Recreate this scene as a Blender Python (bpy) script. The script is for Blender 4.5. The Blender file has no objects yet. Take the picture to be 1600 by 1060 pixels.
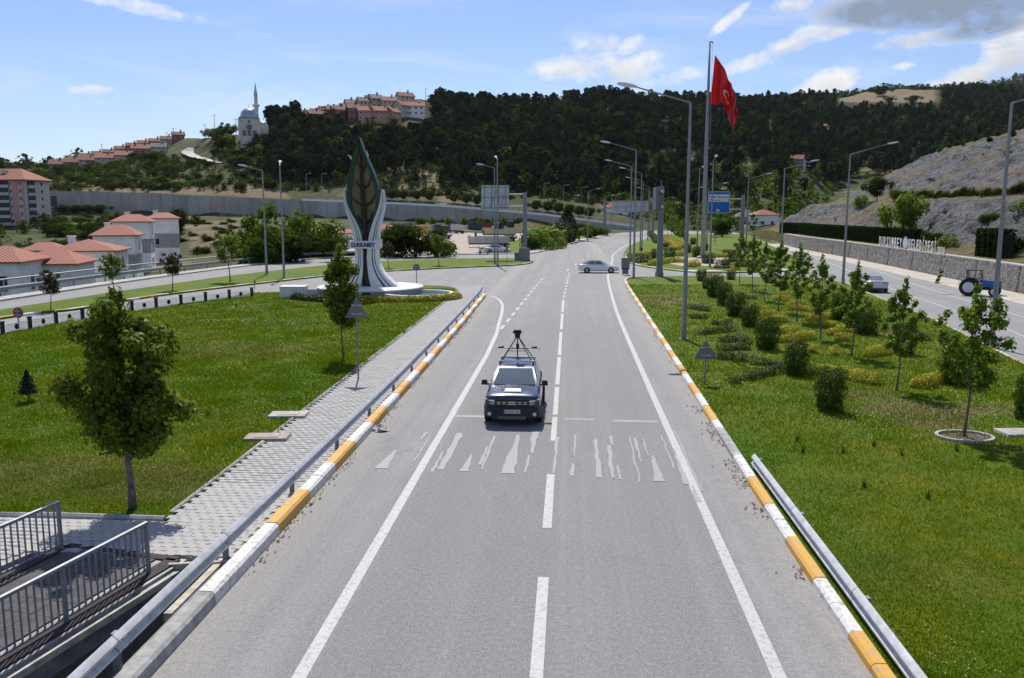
import bpy, bmesh, math, random
import numpy as np
from mathutils import Matrix, Vector
R=math.radians
S=bpy.context.scene; COL=S.collection
# ---------------------------------------------------------------- camera
F=1320.0; EYE=6.75
PITCH=math.atan(197/F); YAW=math.atan(90/(F*math.cos(PITCH)+197*math.sin(PITCH)))
cd=bpy.data.cameras.new('camera'); cam=bpy.data.objects.new('camera',cd); COL.objects.link(cam)
cd.sensor_width=36; cd.sensor_fit='HORIZONTAL'; cd.lens=36*F/1600; cd.clip_start=.1; cd.clip_end=20000
cam.location=(0,0,EYE); cam.rotation_euler=(math.pi/2-PITCH,0,YAW); S.camera=cam
# ---------------------------------------------------------------- light and exposure
SUN_EL=R(54); SUN_AZ=R(11)            # azimuth to the left of +Y
sdir=Vector((-math.sin(SUN_AZ)*math.cos(SUN_EL),math.cos(SUN_AZ)*math.cos(SUN_EL),math.sin(SUN_EL)))
ld=bpy.data.lights.new('sun','SUN'); ld.energy=3.6; ld.angle=R(.6); ld.color=(1,.95,.88)
sun=bpy.data.objects.new('sun',ld); COL.objects.link(sun); sun.rotation_euler=sdir.to_track_quat('Z','Y').to_euler()
S.view_settings.view_transform='Standard'; S.view_settings.look='None'; S.view_settings.gamma=1
S.view_settings.exposure=0.5; S.view_settings.use_curve_mapping=False
W=bpy.data.worlds.new('World'); S.world=W; W.use_nodes=True
wt=W.node_tree; wn=wt.nodes; wl=wt.links; wn.clear()
def wmath(op,*a,clamp=False):
    n=wn.new('ShaderNodeMath'); n.operation=op; n.use_clamp=clamp
    for i,x in enumerate(a):
        if isinstance(x,(int,float)): n.inputs[i].default_value=x
        else: wl.new(x,n.inputs[i])
    return n.outputs[0]
def wmix(f,a,b):
    n=wn.new('ShaderNodeMix'); n.data_type='RGBA'
    for s,x in ((n.inputs[0],f),(n.inputs[6],a),(n.inputs[7],b)):
        if isinstance(x,(int,float)): s.default_value=x
        elif isinstance(x,tuple): s.default_value=x+(1,)
        else: wl.new(x,s)
    return n.outputs[2]
sky=wn.new('ShaderNodeTexSky'); sky.sky_type='NISHITA'; sky.sun_disc=False
sky.sun_elevation=SUN_EL; sky.sun_rotation=-SUN_AZ; sky.altitude=600; sky.air_density=1.0; sky.dust_density=.6; sky.ozone_density=2.2
tc=wn.new('ShaderNodeTexCoord'); sx=wn.new('ShaderNodeSeparateXYZ'); wl.new(tc.outputs['Generated'],sx.inputs[0])
az=wmath('ARCTAN2',sx.outputs[0],sx.outputs[1]); el=wmath('ARCSINE',sx.outputs[2])
cb=wn.new('ShaderNodeCombineXYZ'); wl.new(az,cb.inputs[0]); wl.new(wmath('MULTIPLY',el,1.5),cb.inputs[1])
def wnoise(scale,det=8,rough=.55,off=0.0,sxy=None,dist=0):
    n=wn.new('ShaderNodeTexNoise'); n.inputs['Scale'].default_value=scale; n.inputs['Detail'].default_value=det; n.inputs['Roughness'].default_value=rough; n.inputs['Distortion'].default_value=dist
    m=wn.new('ShaderNodeMapping'); m.inputs['Location'].default_value=(off,off*.7,off*.3)
    if sxy: m.inputs['Scale'].default_value=(sxy[0],sxy[1],1); m.inputs['Rotation'].default_value=(0,0,sxy[2])
    wl.new(cb.outputs[0],m.inputs[0]); wl.new(m.outputs[0],n.inputs[0]); return n.outputs[0]
n1=wnoise(20,9,.62,3.1); n2=wnoise(60,7,.65,7.7)
nz=wmath('ADD',wmath('MULTIPLY',wmath('SUBTRACT',n1,.5),3.4),wmath('MULTIPLY',wmath('SUBTRACT',n2,.5),1.5))
# cumulus clouds by direction: azimuth, elevation, half sizes, tilt, density, greyness
CLP=[(903,102,80,27,.05,1,.1),(968,112,66,25,0,1,.2),(918,72,48,22,.1,.9,.1),(985,72,30,16,.6,.7,.1),(1035,128,90,18,.2,.55,.2),(1000,100,40,20,.4,.8,.1),
 (1240,68,95,19,.38,.95,.12),(1305,45,60,20,.2,.9,.2),(1165,98,60,14,.4,.6,.15),(1140,30,40,10,.6,.8,.1),(1240,8,45,16,0,.8,.2),
 (1450,14,215,36,-.05,1.3,1.15),(1540,40,110,26,.1,1.1,.95),(1440,60,105,17,.15,.8,.5),(1575,85,50,52,.5,1.1,.25),(1520,122,80,25,.3,1.1,.25),(1470,138,45,16,.1,.9,.2),
 (1290,132,46,24,.35,1.1,.1),(1265,145,34,14,0,1,.2),(1415,103,24,8,.1,.7,.1),(150,140,42,9,.08,.85,.15),(215,10,130,16,-.12,.5,.05)]
_F=Vector((-math.sin(YAW),math.cos(YAW),0))*math.cos(PITCH)-Vector((0,0,1))*math.sin(PITCH); _U=Vector((0,0,1))*math.cos(PITCH)+Vector((-math.sin(YAW),math.cos(YAW),0))*math.sin(PITCH); _R=Vector((math.cos(YAW),math.sin(YAW),0))
def skydir(px,py):
    d=(_F*F+_R*(px-800)+_U*(530-py)).normalized(); return math.atan2(d.x,d.y),math.asin(d.z)
CL=[]
for (px,py,rx,ry,t,dn,g) in CLP:
    a0,e0=skydir(px,py); a1,_=skydir(px+rx,py); _,e1=skydir(px,py-ry); CL.append((a0,e0,a1-a0,e1-e0,t,dn,g))
best=None; gre=None
for (a0,e0,ra,re,t,dn,g) in CL:
    du=wmath('SUBTRACT',az,a0); dv=wmath('SUBTRACT',el,e0)
    c_,s_=math.cos(t),math.sin(t)
    p=wmath('ADD',wmath('MULTIPLY',du,c_/ra),wmath('MULTIPLY',dv,s_/ra)); q=wmath('ADD',wmath('MULTIPLY',du,-s_/re),wmath('MULTIPLY',dv,c_/re))
    r2=wmath('ADD',wmath('MULTIPLY',p,p),wmath('MULTIPLY',q,q))
    fal=wmath('SUBTRACT',dn,r2)
    shade=wmath('MULTIPLY',wmath('MAXIMUM',fal,0),g)
    best=fal if best is None else wmath('MAXIMUM',best,fal)
    low=wmath('MULTIPLY',wmath('MAXIMUM',fal,0),wmath('MAXIMUM',wmath('SUBTRACT',.15,q),0))
    shade=wmath('ADD',wmath('MULTIPLY',shade,1.0),wmath('MULTIPLY',low,.35))
    gre=shade if gre is None else wmath('MAXIMUM',gre,shade)
# same sort of clouds over the unseen sky, cover raised to fill shaded walls
rest=wmath('SUBTRACT',wmath('MULTIPLY',wnoise(4.5,3,.5,11),3.2),1.8)
away=wmath('MAXIMUM',wmath('GREATER_THAN',wmath('ABSOLUTE',wmath('ADD',az,.07)),.8),wmath('GREATER_THAN',el,.36))
rest=wmath('SUBTRACT',wmath('MULTIPLY',wmath('ADD',rest,3),away),3)
best=wmath('MAXIMUM',best,rest)
dens=wmath('MULTIPLY',wmath('ADD',wmath('ADD',best,nz),.05),.95,clamp=True)
dens=wmath('SMOOTH_MIN',dens,1.0,.15) if False else dens
dens=wmath('MULTIPLY',dens,wmath('MULTIPLY',wmath('ADD',el,-.02),12,clamp=True))
# thin high cirrus veil
c1=wnoise(5,7,.62,5.5,(1,3.2,.30),.5)
veil=wmath('MULTIPLY',wmath('SUBTRACT',c1,.50),2.6,clamp=True)
veil=wmath('MULTIPLY',veil,.6)
hz=wmath('SUBTRACT',1,wmath('MULTIPLY',wmath('MAXIMUM',el,0),4.2),clamp=True)
hz=wmath('MULTIPLY',wmath('MULTIPLY',hz,hz),.26)
base=wn.new('ShaderNodeMix'); base.data_type='RGBA'; base.blend_type='MULTIPLY'; base.inputs[0].default_value=1; wl.new(sky.outputs[0],base.inputs[6]); base.inputs[7].default_value=(.90,.95,1.13,1)
KS=8.2
c_=wmix(hz,base.outputs[2],(KS*.80,KS*.87,KS*.98))
c_=wmix(veil,c_,(KS*.90,KS*.94,KS*1.0))
gcl=wmath('ADD',wmath('MULTIPLY',gre,1.0),wmath('MULTIPLY',wmath('SUBTRACT',n1,.5),-.5),clamp=True)
ccol=wmix(gcl,(KS*1.02,KS*1.02,KS*1.04),(KS*.30,KS*.37,KS*.50))
c_=wmix(dens,c_,ccol)
bg=wn.new('ShaderNodeBackground'); wl.new(c_,bg.inputs[0]); bg.inputs[1].default_value=.08
wo=wn.new('ShaderNodeOutputWorld'); wl.new(bg.outputs[0],wo.inputs[0])

# ---------------------------------------------------------------- where things stand
FH=Vector((-math.sin(YAW),math.cos(YAW),0)); RH=Vector((math.cos(YAW),math.sin(YAW),0)); UP=Vector((0,0,1))
FWD=FH*math.cos(PITCH)-UP*math.sin(PITCH); CUP=UP*math.cos(PITCH)+FH*math.sin(PITCH)
def G(px,py,z=0.0):
    d=FWD*F+RH*(px-800)+CUP*(530-py); t=(z-EYE)/d.z; return Vector((0,0,EYE))+d*t
def depth(p): return p.x*FH.x+p.y*FH.y
def A(px,d,z=0.0):                       # the point at forward distance d in direction px
    p=FH*d+RH*(d*(px-800)/1335.0); return Vector((p.x,p.y,z))
def hgt(p,py,top): return (py-top)*depth(p)/1335.0
rng=np.random.default_rng(7); random.seed(7)

# ---------------------------------------------------------------- mesh helpers
class MB:
    def __init__(s,M=None): s.v=[];s.f=[];s.mi=[];s.M=M
    def add(s,vs,fs,m=0):
        o=len(s.v)
        s.v+=[tuple(s.M@Vector(p)) for p in vs] if s.M else [tuple(p) for p in vs]
        s.f+=[tuple(i+o for i in f) for f in fs]; s.mi+=[m]*len(fs); return s
    def box(s,c,d,m=0,rz=0,tx=1,ty=1):
        x,y,z=d[0]/2,d[1]/2,d[2]/2; co,si=math.cos(rz),math.sin(rz); vs=[]
        for k,(zz,a,b) in enumerate(((-z,1,1),(z,tx,ty))):
            for (i,j) in ((-1,-1),(1,-1),(1,1),(-1,1)):
                X,Y=i*x*a,j*y*b; vs.append((c[0]+X*co-Y*si,c[1]+X*si+Y*co,c[2]+zz))
        return s.add(vs,[(3,2,1,0),(4,5,6,7),(0,1,5,4),(1,2,6,5),(2,3,7,6),(3,0,4,7)],m)
    def tube(s,pts,r,n=8,m=0,cap=True,sq=1.0):
        pts=[Vector(p) for p in pts]; k=len(pts); rr=r if isinstance(r,(list,tuple)) else [r]*k
        vs=[];fs=[]; ref=None
        for i,p in enumerate(pts):
            t=(pts[min(i+1,k-1)]-pts[max(i-1,0)]); t=t.normalized() if t.length>1e-9 else Vector((0,0,1))
            if ref is None: ref=Vector((1,0,0)) if abs(t.x)<.8 else Vector((0,1,0))
            a=(ref-t*ref.dot(t)).normalized(); b=t.cross(a); ref=a
            for j in range(n):
                th=2*math.pi*j/n+math.pi/n; vs.append(p+a*math.cos(th)*rr[i]+b*math.sin(th)*rr[i]*sq)
        for i in range(k-1):
            for j in range(n): fs.append((i*n+j,i*n+(j+1)%n,(i+1)*n+(j+1)%n,(i+1)*n+j))
        if cap: fs+= [tuple(range(n-1,-1,-1)),tuple(range((k-1)*n,k*n))]
        return s.add(vs,fs,m)
    def lathe(s,prof,n=16,m=0,c=(0,0,0),ax='z',arc=1.0,cap=True):
        vs=[];fs=[];k=len(prof); full=arc>=1; nn=n if full else n+1
        for (r,h) in prof:
            for j in range(nn):
                th=2*math.pi*arc*j/n; x,y=r*math.cos(th),r*math.sin(th)
                vs.append((c[0]+x,c[1]+y,c[2]+h) if ax=='z' else ((c[0]+h,c[1]+x,c[2]+y) if ax=='x' else (c[0]+y,c[1]+h,c[2]+x)))
        for i in range(k-1):
            for j in range(n): fs.append((i*nn+j,i*nn+(j+1)%nn,(i+1)*nn+(j+1)%nn,(i+1)*nn+j))
        if full and cap: fs+=[tuple(range(nn-1,-1,-1)),tuple(range((k-1)*nn,k*nn))]
        return s.add(vs,fs,m)
    def prism(s,poly,z0,z1,m=0,ms=None):
        n=len(poly); ar=sum(poly[i][0]*poly[(i+1)%n][1]-poly[(i+1)%n][0]*poly[i][1] for i in range(n))
        if ar<0: poly=poly[::-1]
        vs=[(p[0],p[1],z0) for p in poly]+[(p[0],p[1],z1) for p in poly]
        s.add(vs,[tuple(range(n,2*n)),tuple(range(n-1,-1,-1))],m)
        s.mi=s.mi; return s.add(vs,[(i,(i+1)%n,n+(i+1)%n,n+i) for i in range(n)],m if ms is None else ms)
    def ext(s,prof,a,b,m=0):             # (across, up) profile swept from a to b
        a=Vector(a);b=Vector(b);t=(b-a);t.z=0;t.normalize();side=Vector((t.y,-t.x,0)); n=len(prof)
        vs=[a+side*p[0]+Vector((0,0,p[1])) for p in prof]+[b+side*p[0]+Vector((0,0,p[1])) for p in prof]
        return s.add(vs,[(i,(i+1)%n,n+(i+1)%n,n+i) for i in range(n)]+[tuple(range(n-1,-1,-1)),tuple(range(n,2*n))],m)
    def patch(s,a,b,c,d,m=0,n=1,bulge=0):  # bilinear patch
        a,b,c,d=map(Vector,(a,b,c,d)); nr=(b-a).cross(d-a).normalized(); vs=[];fs=[]
        for i in range(n+1):
            for j in range(n+1):
                u,v=i/n,j/n; vs.append((a*(1-u)+b*u)*(1-v)+(d*(1-u)+c*u)*v+nr*bulge*(1-(2*u-1)**2)*(1-(2*v-1)**2))
        for i in range(n):
            for j in range(n): fs.append((i*(n+1)+j,(i+1)*(n+1)+j,(i+1)*(n+1)+j+1,i*(n+1)+j+1))
        return s.add(vs,fs,m)
    def mesh(s,name,mats,smooth=False):
        me=bpy.data.meshes.new(name); me.from_pydata(s.v,[],s.f)
        for m in (mats if isinstance(mats,(list,tuple)) else [mats]): me.materials.append(m)
        if len(me.materials)>1: me.polygons.foreach_set('material_index',s.mi)
        if smooth: me.polygons.foreach_set('use_smooth',[True]*len(me.polygons))
        bm=bmesh.new(); bm.from_mesh(me); bmesh.ops.recalc_face_normals(bm,faces=bm.faces); bm.to_mesh(me); bm.free()
        return me
    def obj(s,name,mats,parent=None,smooth=False,loc=None,rz=0,auto=None):
        me=s.mesh(name,mats,smooth or auto is not None)
        if auto is not None: me.set_sharp_from_angle(angle=R(auto))
        return mk(name,me,parent,loc,rz)
def mk(name,me,parent=None,loc=None,rz=0):
    o=bpy.data.objects.new(name,me); COL.objects.link(o)
    if parent: o.parent=parent
    if loc is not None: o.location=loc
    if rz: o.rotation_euler.z=rz
    return o
def tag(o,label=None,cat=None,group=None,kind=None):
    for k,v in (('label',label),('category',cat),('group',group),('kind',kind)):
        if v: o[k]=v
    return o
def thing(name,label,cat,loc=(0,0,0),rz=0,group=None,sc=1):
    o=bpy.data.objects.new(name,None); COL.objects.link(o); o.location=loc; o.rotation_euler.z=rz; o.empty_display_size=.2
    if sc!=1: o.scale=(sc,)*3 if isinstance(sc,(int,float)) else sc
    return tag(o,label,cat,group)
KIDS={}
def kids(o): return [c for c in o.children]
def dup(root,loc,rz=0,label=None,group=None,sc=None):
    def cp(o,par):
        c=o.copy(); COL.objects.link(c); c.parent=par
        for ch in list(o.children): cp(ch,c)
        return c
    r=cp(root,None); r.location=loc; r.rotation_euler.z=rz
    if sc is not None: r.scale=(sc,)*3 if isinstance(sc,(int,float)) else sc
    if label: r['label']=label
    if group: r['group']=group
    return r
def npmesh(name,V,Fc,mats,mi=None,smooth=False):
    V=np.asarray(V,np.float32).reshape(-1,3); Fc=np.asarray(Fc,np.int32); n,k=Fc.shape
    me=bpy.data.meshes.new(name); me.vertices.add(len(V)); me.vertices.foreach_set('co',V.ravel())
    me.loops.add(n*k); me.loops.foreach_set('vertex_index',Fc.ravel())
    me.polygons.add(n); me.polygons.foreach_set('loop_start',np.arange(n,dtype=np.int32)*k); me.polygons.foreach_set('loop_total',np.full(n,k,np.int32))
    for m in (mats if isinstance(mats,(list,tuple)) else [mats]): me.materials.append(m)
    if mi is not None: me.polygons.foreach_set('material_index',np.asarray(mi,np.int32))
    if smooth: me.polygons.foreach_set('use_smooth',np.ones(n,bool))
    me.update(calc_edges=True); return me

# ---------------------------------------------------------------- materials
MATS={}
def nodes(name):
    m=bpy.data.materials.new(name); m.use_nodes=True; t=m.node_tree; b=t.nodes['Principled BSDF']; return m,t,t.nodes,t.links,b
def mixc(t,f,a,b,blend='MIX'):
    n=t.nodes.new('ShaderNodeMix'); n.data_type='RGBA'; n.blend_type=blend
    for s,x in ((n.inputs[0],f),(n.inputs[6],a),(n.inputs[7],b)):
        if isinstance(x,(int,float)): s.default_value=x
        elif isinstance(x,tuple): s.default_value=x[:3]+(1,)
        else: t.links.new(x,s)
    return n.outputs[2]
def nmath(t,op,*a,clamp=False):
    n=t.nodes.new('ShaderNodeMath'); n.operation=op; n.use_clamp=clamp
    for i,x in enumerate(a):
        if isinstance(x,(int,float)): n.inputs[i].default_value=x
        else: t.links.new(x,n.inputs[i])
    return n.outputs[0]
def noise(t,scale,det=4,rough=.55,pos=True,sc=None,dist=0):
    n=t.nodes.new('ShaderNodeTexNoise'); n.inputs['Scale'].default_value=scale; n.inputs['Detail'].default_value=det; n.inputs['Roughness'].default_value=rough; n.inputs['Distortion'].default_value=dist
    v=coord(t,pos)
    if sc:
        mp=t.nodes.new('ShaderNodeMapping'); mp.inputs['Scale'].default_value=sc; t.links.new(v,mp.inputs[0]); v=mp.outputs[0]
    t.links.new(v,n.inputs['Vector']); return n.outputs[0]
def coord(t,pos):
    if pos: return t.nodes.new('ShaderNodeNewGeometry').outputs['Position']
    return t.nodes.new('ShaderNodeTexCoord').outputs['Object']
def ramp(t,f,lo,hi): return nmath(t,'DIVIDE',nmath(t,'SUBTRACT',f,lo),hi-lo,clamp=True)
def bump(t,b,h,st,dist=.02):
    n=t.nodes.new('ShaderNodeBump'); n.inputs['Strength'].default_value=st; n.inputs['Distance'].default_value=dist; t.links.new(h,n.inputs['Height']); t.links.new(n.outputs[0],b.inputs['Normal'])
def M(name,col,rough=.6,metal=0,var=.12,vs=2.0,bs=0,bst=.3,col2=None,pos=True,spec=.4,coat=0):
    if name in MATS: return MATS[name]
    m,t,N,L,b=nodes(name); b.inputs['Roughness'].default_value=rough; b.inputs['Metallic'].default_value=metal; b.inputs['Specular IOR Level'].default_value=spec
    if coat: b.inputs['Coat Weight'].default_value=coat; b.inputs['Coat Roughness'].default_value=.06
    if var or col2:
        c2=col2 or tuple(max(0,c*(1-var*2)) for c in col); c1=col if col2 else tuple(min(1,c*(1+var)) for c in col)
        f=noise(t,vs,5,.6,pos); L.new(mixc(t,ramp(t,f,.3,.7),c1,c2),b.inputs['Base Color'])
    else: b.inputs['Base Color'].default_value=col+(1,)
    if bs: bump(t,b,noise(t,bs,3,.6,pos),bst)
    MATS[name]=m; return m
def LM(name,c1,c2,trans=.35,rough=.5,c3=None,far=False):
    m,t,N,L,b=nodes(name); N.remove(b); g=N.new('ShaderNodeNewGeometry')
    col=mixc(t,g.outputs['Random Per Island'],c1,c2)
    f=ramp(t,noise(t,.13 if far else 1.3,3,.5),.35,.65); col=mixc(t,nmath(t,'MULTIPLY',f,.75 if far else .5),col,c3 or tuple(.6*x for x in c2))
    d=N.new('ShaderNodeBsdfDiffuse' if far else 'ShaderNodeBsdfPrincipled')
    if not far: d.inputs['Roughness'].default_value=rough; d.inputs['Specular IOR Level'].default_value=.12
    L.new(col,d.inputs[0])
    tr=N.new('ShaderNodeBsdfTranslucent'); L.new(mixc(t,.35,col,(.22,.28,.02)),tr.inputs[0])
    mx=N.new('ShaderNodeMixShader'); mx.inputs[0].default_value=trans; L.new(d.outputs[0],mx.inputs[1]); L.new(tr.outputs[0],mx.inputs[2])
    L.new(mx.outputs[0],N['Material Output'].inputs[0]); MATS[name]=m; return m
# ---------------------------------------------------------------- surface materials
def asphalt():
    m,t,N,L,b=nodes('asphalt'); b.inputs['Roughness'].default_value=.82; b.inputs['Specular IOR Level'].default_value=.35
    sp=N.new('ShaderNodeSeparateXYZ'); L.new(coord(t,True),sp.inputs[0]); x=sp.outputs[0]; y=sp.outputs[1]
    big=noise(t,.35,5,.6); streak=noise(t,1.0,5,.6,sc=(2.2,.05,1)); fine=noise(t,34,4,.75); grit=noise(t,11,5,.75); mid=noise(t,4,6,.65)
    col=mixc(t,ramp(t,big,.3,.7),(.218,.213,.207),(.275,.267,.255))
    col=mixc(t,nmath(t,'MULTIPLY',ramp(t,streak,.42,.7),.55),col,(.175,.174,.176))
    lane=nmath(t,'MULTIPLY',ramp(t,nmath(t,'ABSOLUTE',nmath(t,'ADD',x,.4)),3.9,3.3),ramp(t,y,62,48))
    col=mixc(t,nmath(t,'MULTIPLY',lane,.55),col,(.160,.158,.155)); tyre=noise(t,1.0,6,.65,sc=(.9,.012,1)); col=mixc(t,nmath(t,'MULTIPLY',ramp(t,tyre,.46,.62),.45),col,(.165,.165,.168)); col=mixc(t,nmath(t,'MULTIPLY',ramp(t,tyre,.46,.34),.35),col,(.31,.305,.298))
    wt1=nmath(t,'ABSOLUTE',nmath(t,'SUBTRACT',nmath(t,'ABSOLUTE',nmath(t,'ADD',x,2.15)),.8)); wt2=nmath(t,'ABSOLUTE',nmath(t,'SUBTRACT',nmath(t,'ABSOLUTE',nmath(t,'SUBTRACT',x,1.4)),.8)); wtk=nmath(t,'MULTIPLY',ramp(t,nmath(t,'MINIMUM',wt1,wt2),.42,.08),nmath(t,'MULTIPLY',ramp(t,noise(t,.25,4,.6),.3,.7),ramp(t,y,75,50)))
    col=mixc(t,nmath(t,'MULTIPLY',wtk,.42),col,(.15,.15,.153))
    # dust swept to the shoulders by the kerbs
    dl=ramp(t,nmath(t,'ADD',x,nmath(t,'MULTIPLY',mid,1.6)),-4.3,-5.6); dr=ramp(t,nmath(t,'ADD',x,nmath(t,'MULTIPLY',mid,1.6)),4.3,5.6)
    dust=nmath(t,'MULTIPLY',nmath(t,'MAXIMUM',nmath(t,'MULTIPLY',dl,nmath(t,'GREATER_THAN',x,-7)),nmath(t,'MULTIPLY',dr,nmath(t,'LESS_THAN',x,6))),ramp(t,mid,.3,.75))
    col=mixc(t,nmath(t,'MULTIPLY',dust,.9),col,(.38,.335,.285))
    vo=N.new('ShaderNodeTexVoronoi'); vo.feature='DISTANCE_TO_EDGE'; vo.inputs['Scale'].default_value=.22
    mp=N.new('ShaderNodeMapping'); L.new(coord(t,True),mp.inputs[0]); wv=N.new('ShaderNodeVectorMath'); wv.operation='ADD'
    nn=N.new('ShaderNodeTexNoise'); nn.inputs['Scale'].default_value=1.2; nn.inputs['Detail'].default_value=5; L.new(coord(t,True),nn.inputs['Vector'])
    L.new(mp.outputs[0],wv.inputs[0]); L.new(nn.outputs['Color'],wv.inputs[1]); L.new(wv.outputs[0],vo.inputs['Vector'])
    crack=nmath(t,'MULTIPLY',ramp(t,vo.outputs['Distance'],.006,.0015),ramp(t,big,.5,.62))
    col=mixc(t,nmath(t,'MULTIPLY',crack,.45),col,(.10,.098,.095))
    col=mixc(t,nmath(t,'MULTIPLY',ramp(t,fine,.50,.66),.7),col,(.40,.393,.38)); col=mixc(t,nmath(t,'MULTIPLY',ramp(t,fine,.48,.34),.7),col,(.095,.094,.093))
    col=mixc(t,nmath(t,'MULTIPLY',ramp(t,grit,.50,.72),.45),col,(.36,.355,.345)); col=mixc(t,nmath(t,'MULTIPLY',ramp(t,grit,.48,.30),.45),col,(.12,.12,.122)); oil=ramp(t,noise(t,1.0,5,.65,sc=(.8,.35,1)),.58,.72); col=mixc(t,nmath(t,'MULTIPLY',oil,.35),col,(.13,.13,.132)); L.new(col,b.inputs['Base Color']); bump(t,b,nmath(t,'ADD',fine,nmath(t,'MULTIPLY',mid,.6)),.35,.012); return m
def paint(name,c,wear=.5):
    m,t,N,L,b=nodes(name); b.inputs['Roughness'].default_value=.6
    f=noise(t,9,6,.7); g=noise(t,60,2,.6)
    w=ramp(t,nmath(t,'ADD',nmath(t,'MULTIPLY',f,.75),nmath(t,'MULTIPLY',g,.25)),.66-.25*wear,.72-.25*wear)
    L.new(mixc(t,nmath(t,'MULTIPLY',w,.75),c,(.27,.265,.26)),b.inputs['Base Color']); bump(t,b,g,.2,.01); return m
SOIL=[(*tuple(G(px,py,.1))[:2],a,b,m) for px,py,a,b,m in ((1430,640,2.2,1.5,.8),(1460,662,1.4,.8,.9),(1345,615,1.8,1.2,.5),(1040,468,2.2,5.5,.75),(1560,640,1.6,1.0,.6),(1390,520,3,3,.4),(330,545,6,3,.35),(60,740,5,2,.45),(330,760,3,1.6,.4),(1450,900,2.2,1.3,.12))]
def grassm(name,hi=False):
    m,t,N,L,b=nodes(name); b.inputs['Roughness'].default_value=.8; b.inputs['Specular IOR Level'].default_value=.15
    a=noise(t,.16,5,.6); c=noise(t,.9,5,.65); d=noise(t,9,4,.7)
    k=1.14 if hi else .95
    def C(r,g_,b_): return (r*k*.96,g_*k*1.06,b_*k*.10)
    col=mixc(t,ramp(t,a,.38,.62),C(.088,.150,.016),C(.150,.165,.026))
    col=mixc(t,nmath(t,'MULTIPLY',ramp(t,c,.40,.68),.6),col,C(.060,.125,.013))
    sp=N.new('ShaderNodeSeparateXYZ'); L.new(coord(t,True),sp.inputs[0])
    dry=nmath(t,'MULTIPLY',ramp(t,noise(t,.3,4,.6),.52,.66),.55); col=mixc(t,dry,col,C(.21,.175,.05))
    col=mixc(t,nmath(t,'MULTIPLY',ramp(t,d,.45,.8),.5),col,C(.045,.09,.010))
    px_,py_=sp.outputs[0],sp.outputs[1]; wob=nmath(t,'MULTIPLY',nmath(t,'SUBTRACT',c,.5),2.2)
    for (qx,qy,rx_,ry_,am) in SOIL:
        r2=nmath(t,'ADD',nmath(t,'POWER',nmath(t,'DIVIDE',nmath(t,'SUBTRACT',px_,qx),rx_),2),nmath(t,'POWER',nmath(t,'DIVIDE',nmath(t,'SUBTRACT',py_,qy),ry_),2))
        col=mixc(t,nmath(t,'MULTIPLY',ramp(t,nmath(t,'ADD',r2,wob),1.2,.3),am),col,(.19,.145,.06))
    if hi:
        g=N.new('ShaderNodeNewGeometry'); col=mixc(t,nmath(t,'MULTIPLY',g.outputs['Random Per Island'],.6),col,C(.14,.21,.03))
        N.remove(b); dd=N.new('ShaderNodeBsdfDiffuse'); tr=N.new('ShaderNodeBsdfTranslucent'); L.new(col,dd.inputs[0]); L.new(col,tr.inputs[0])
        mx=N.new('ShaderNodeMixShader'); mx.inputs[0].default_value=.4; L.new(dd.outputs[0],mx.inputs[1]); L.new(tr.outputs[0],mx.inputs[2]); L.new(mx.outputs[0],N['Material Output'].inputs[0])
    else:
        L.new(col,b.inputs['Base Color']); bump(t,b,nmath(t,'ADD',d,nmath(t,'MULTIPLY',noise(t,45,3,.7),.8)),.9,.06)
    return m
ASP=asphalt(); WPAINT=paint('worn_white_line',(.45,.44,.425),.6); WORN=paint('faded_crossing_paint',(.30,.296,.29),1.8)
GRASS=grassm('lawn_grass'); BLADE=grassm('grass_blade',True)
CONC=M('concrete',(.42,.40,.37),.85,var=.18,vs=1.5,bs=30,bst=.25)
CONCD=M('grey_concrete',(.30,.295,.285),.85,var=.2,vs=2,bs=25,bst=.3)
KY=paint('kerb_yellow',(.60,.32,.03),.55); KW=paint('kerb_white',(.62,.61,.585),.55); KG=M('kerb_grey',(.36,.355,.345),.85,var=.2,vs=4,bs=30,bst=.3)
GALV=M('galvanised_steel',(.53,.54,.55),.55,.25,var=.13,vs=5); GALVD=M('grey_painted_steel',(.22,.235,.255),.5,.2,var=.15,vs=4)
POLE=M('pole_grey',(.27,.285,.30),.5,.3,var=.1,vs=3)
BLACKM=M('black_metal',(.018,.018,.02),.45,.2,var=.2); RUB=M('rubber',(.02,.02,.021),.8,var=.2,vs=9)
WHITE=M('white_render',(.90,.885,.86),.8,var=.07,vs=1.2,bs=20,bst=.1); GREYR=M('grey_render',(.36,.36,.365),.85,var=.1,vs=1)
GLASS=M('window_glass',(.03,.035,.042),.06,0,var=0,spec=.6); DARK=M('gap_shade',(.02,.02,.02),.9,var=0)
WOOD=M('bark',(.10,.075,.055),.9,var=.3,vs=12,bs=25,bst=.8,pos=False); BARKD=M('grey_bark',(.16,.14,.12),.9,var=.3,vs=10,bs=20,bst=.6,pos=False)
REDM=M('red_paint',(.45,.02,.02),.5,var=.1); LWHITE=M('letter_white',(.78,.77,.75),.5,var=.05)

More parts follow.
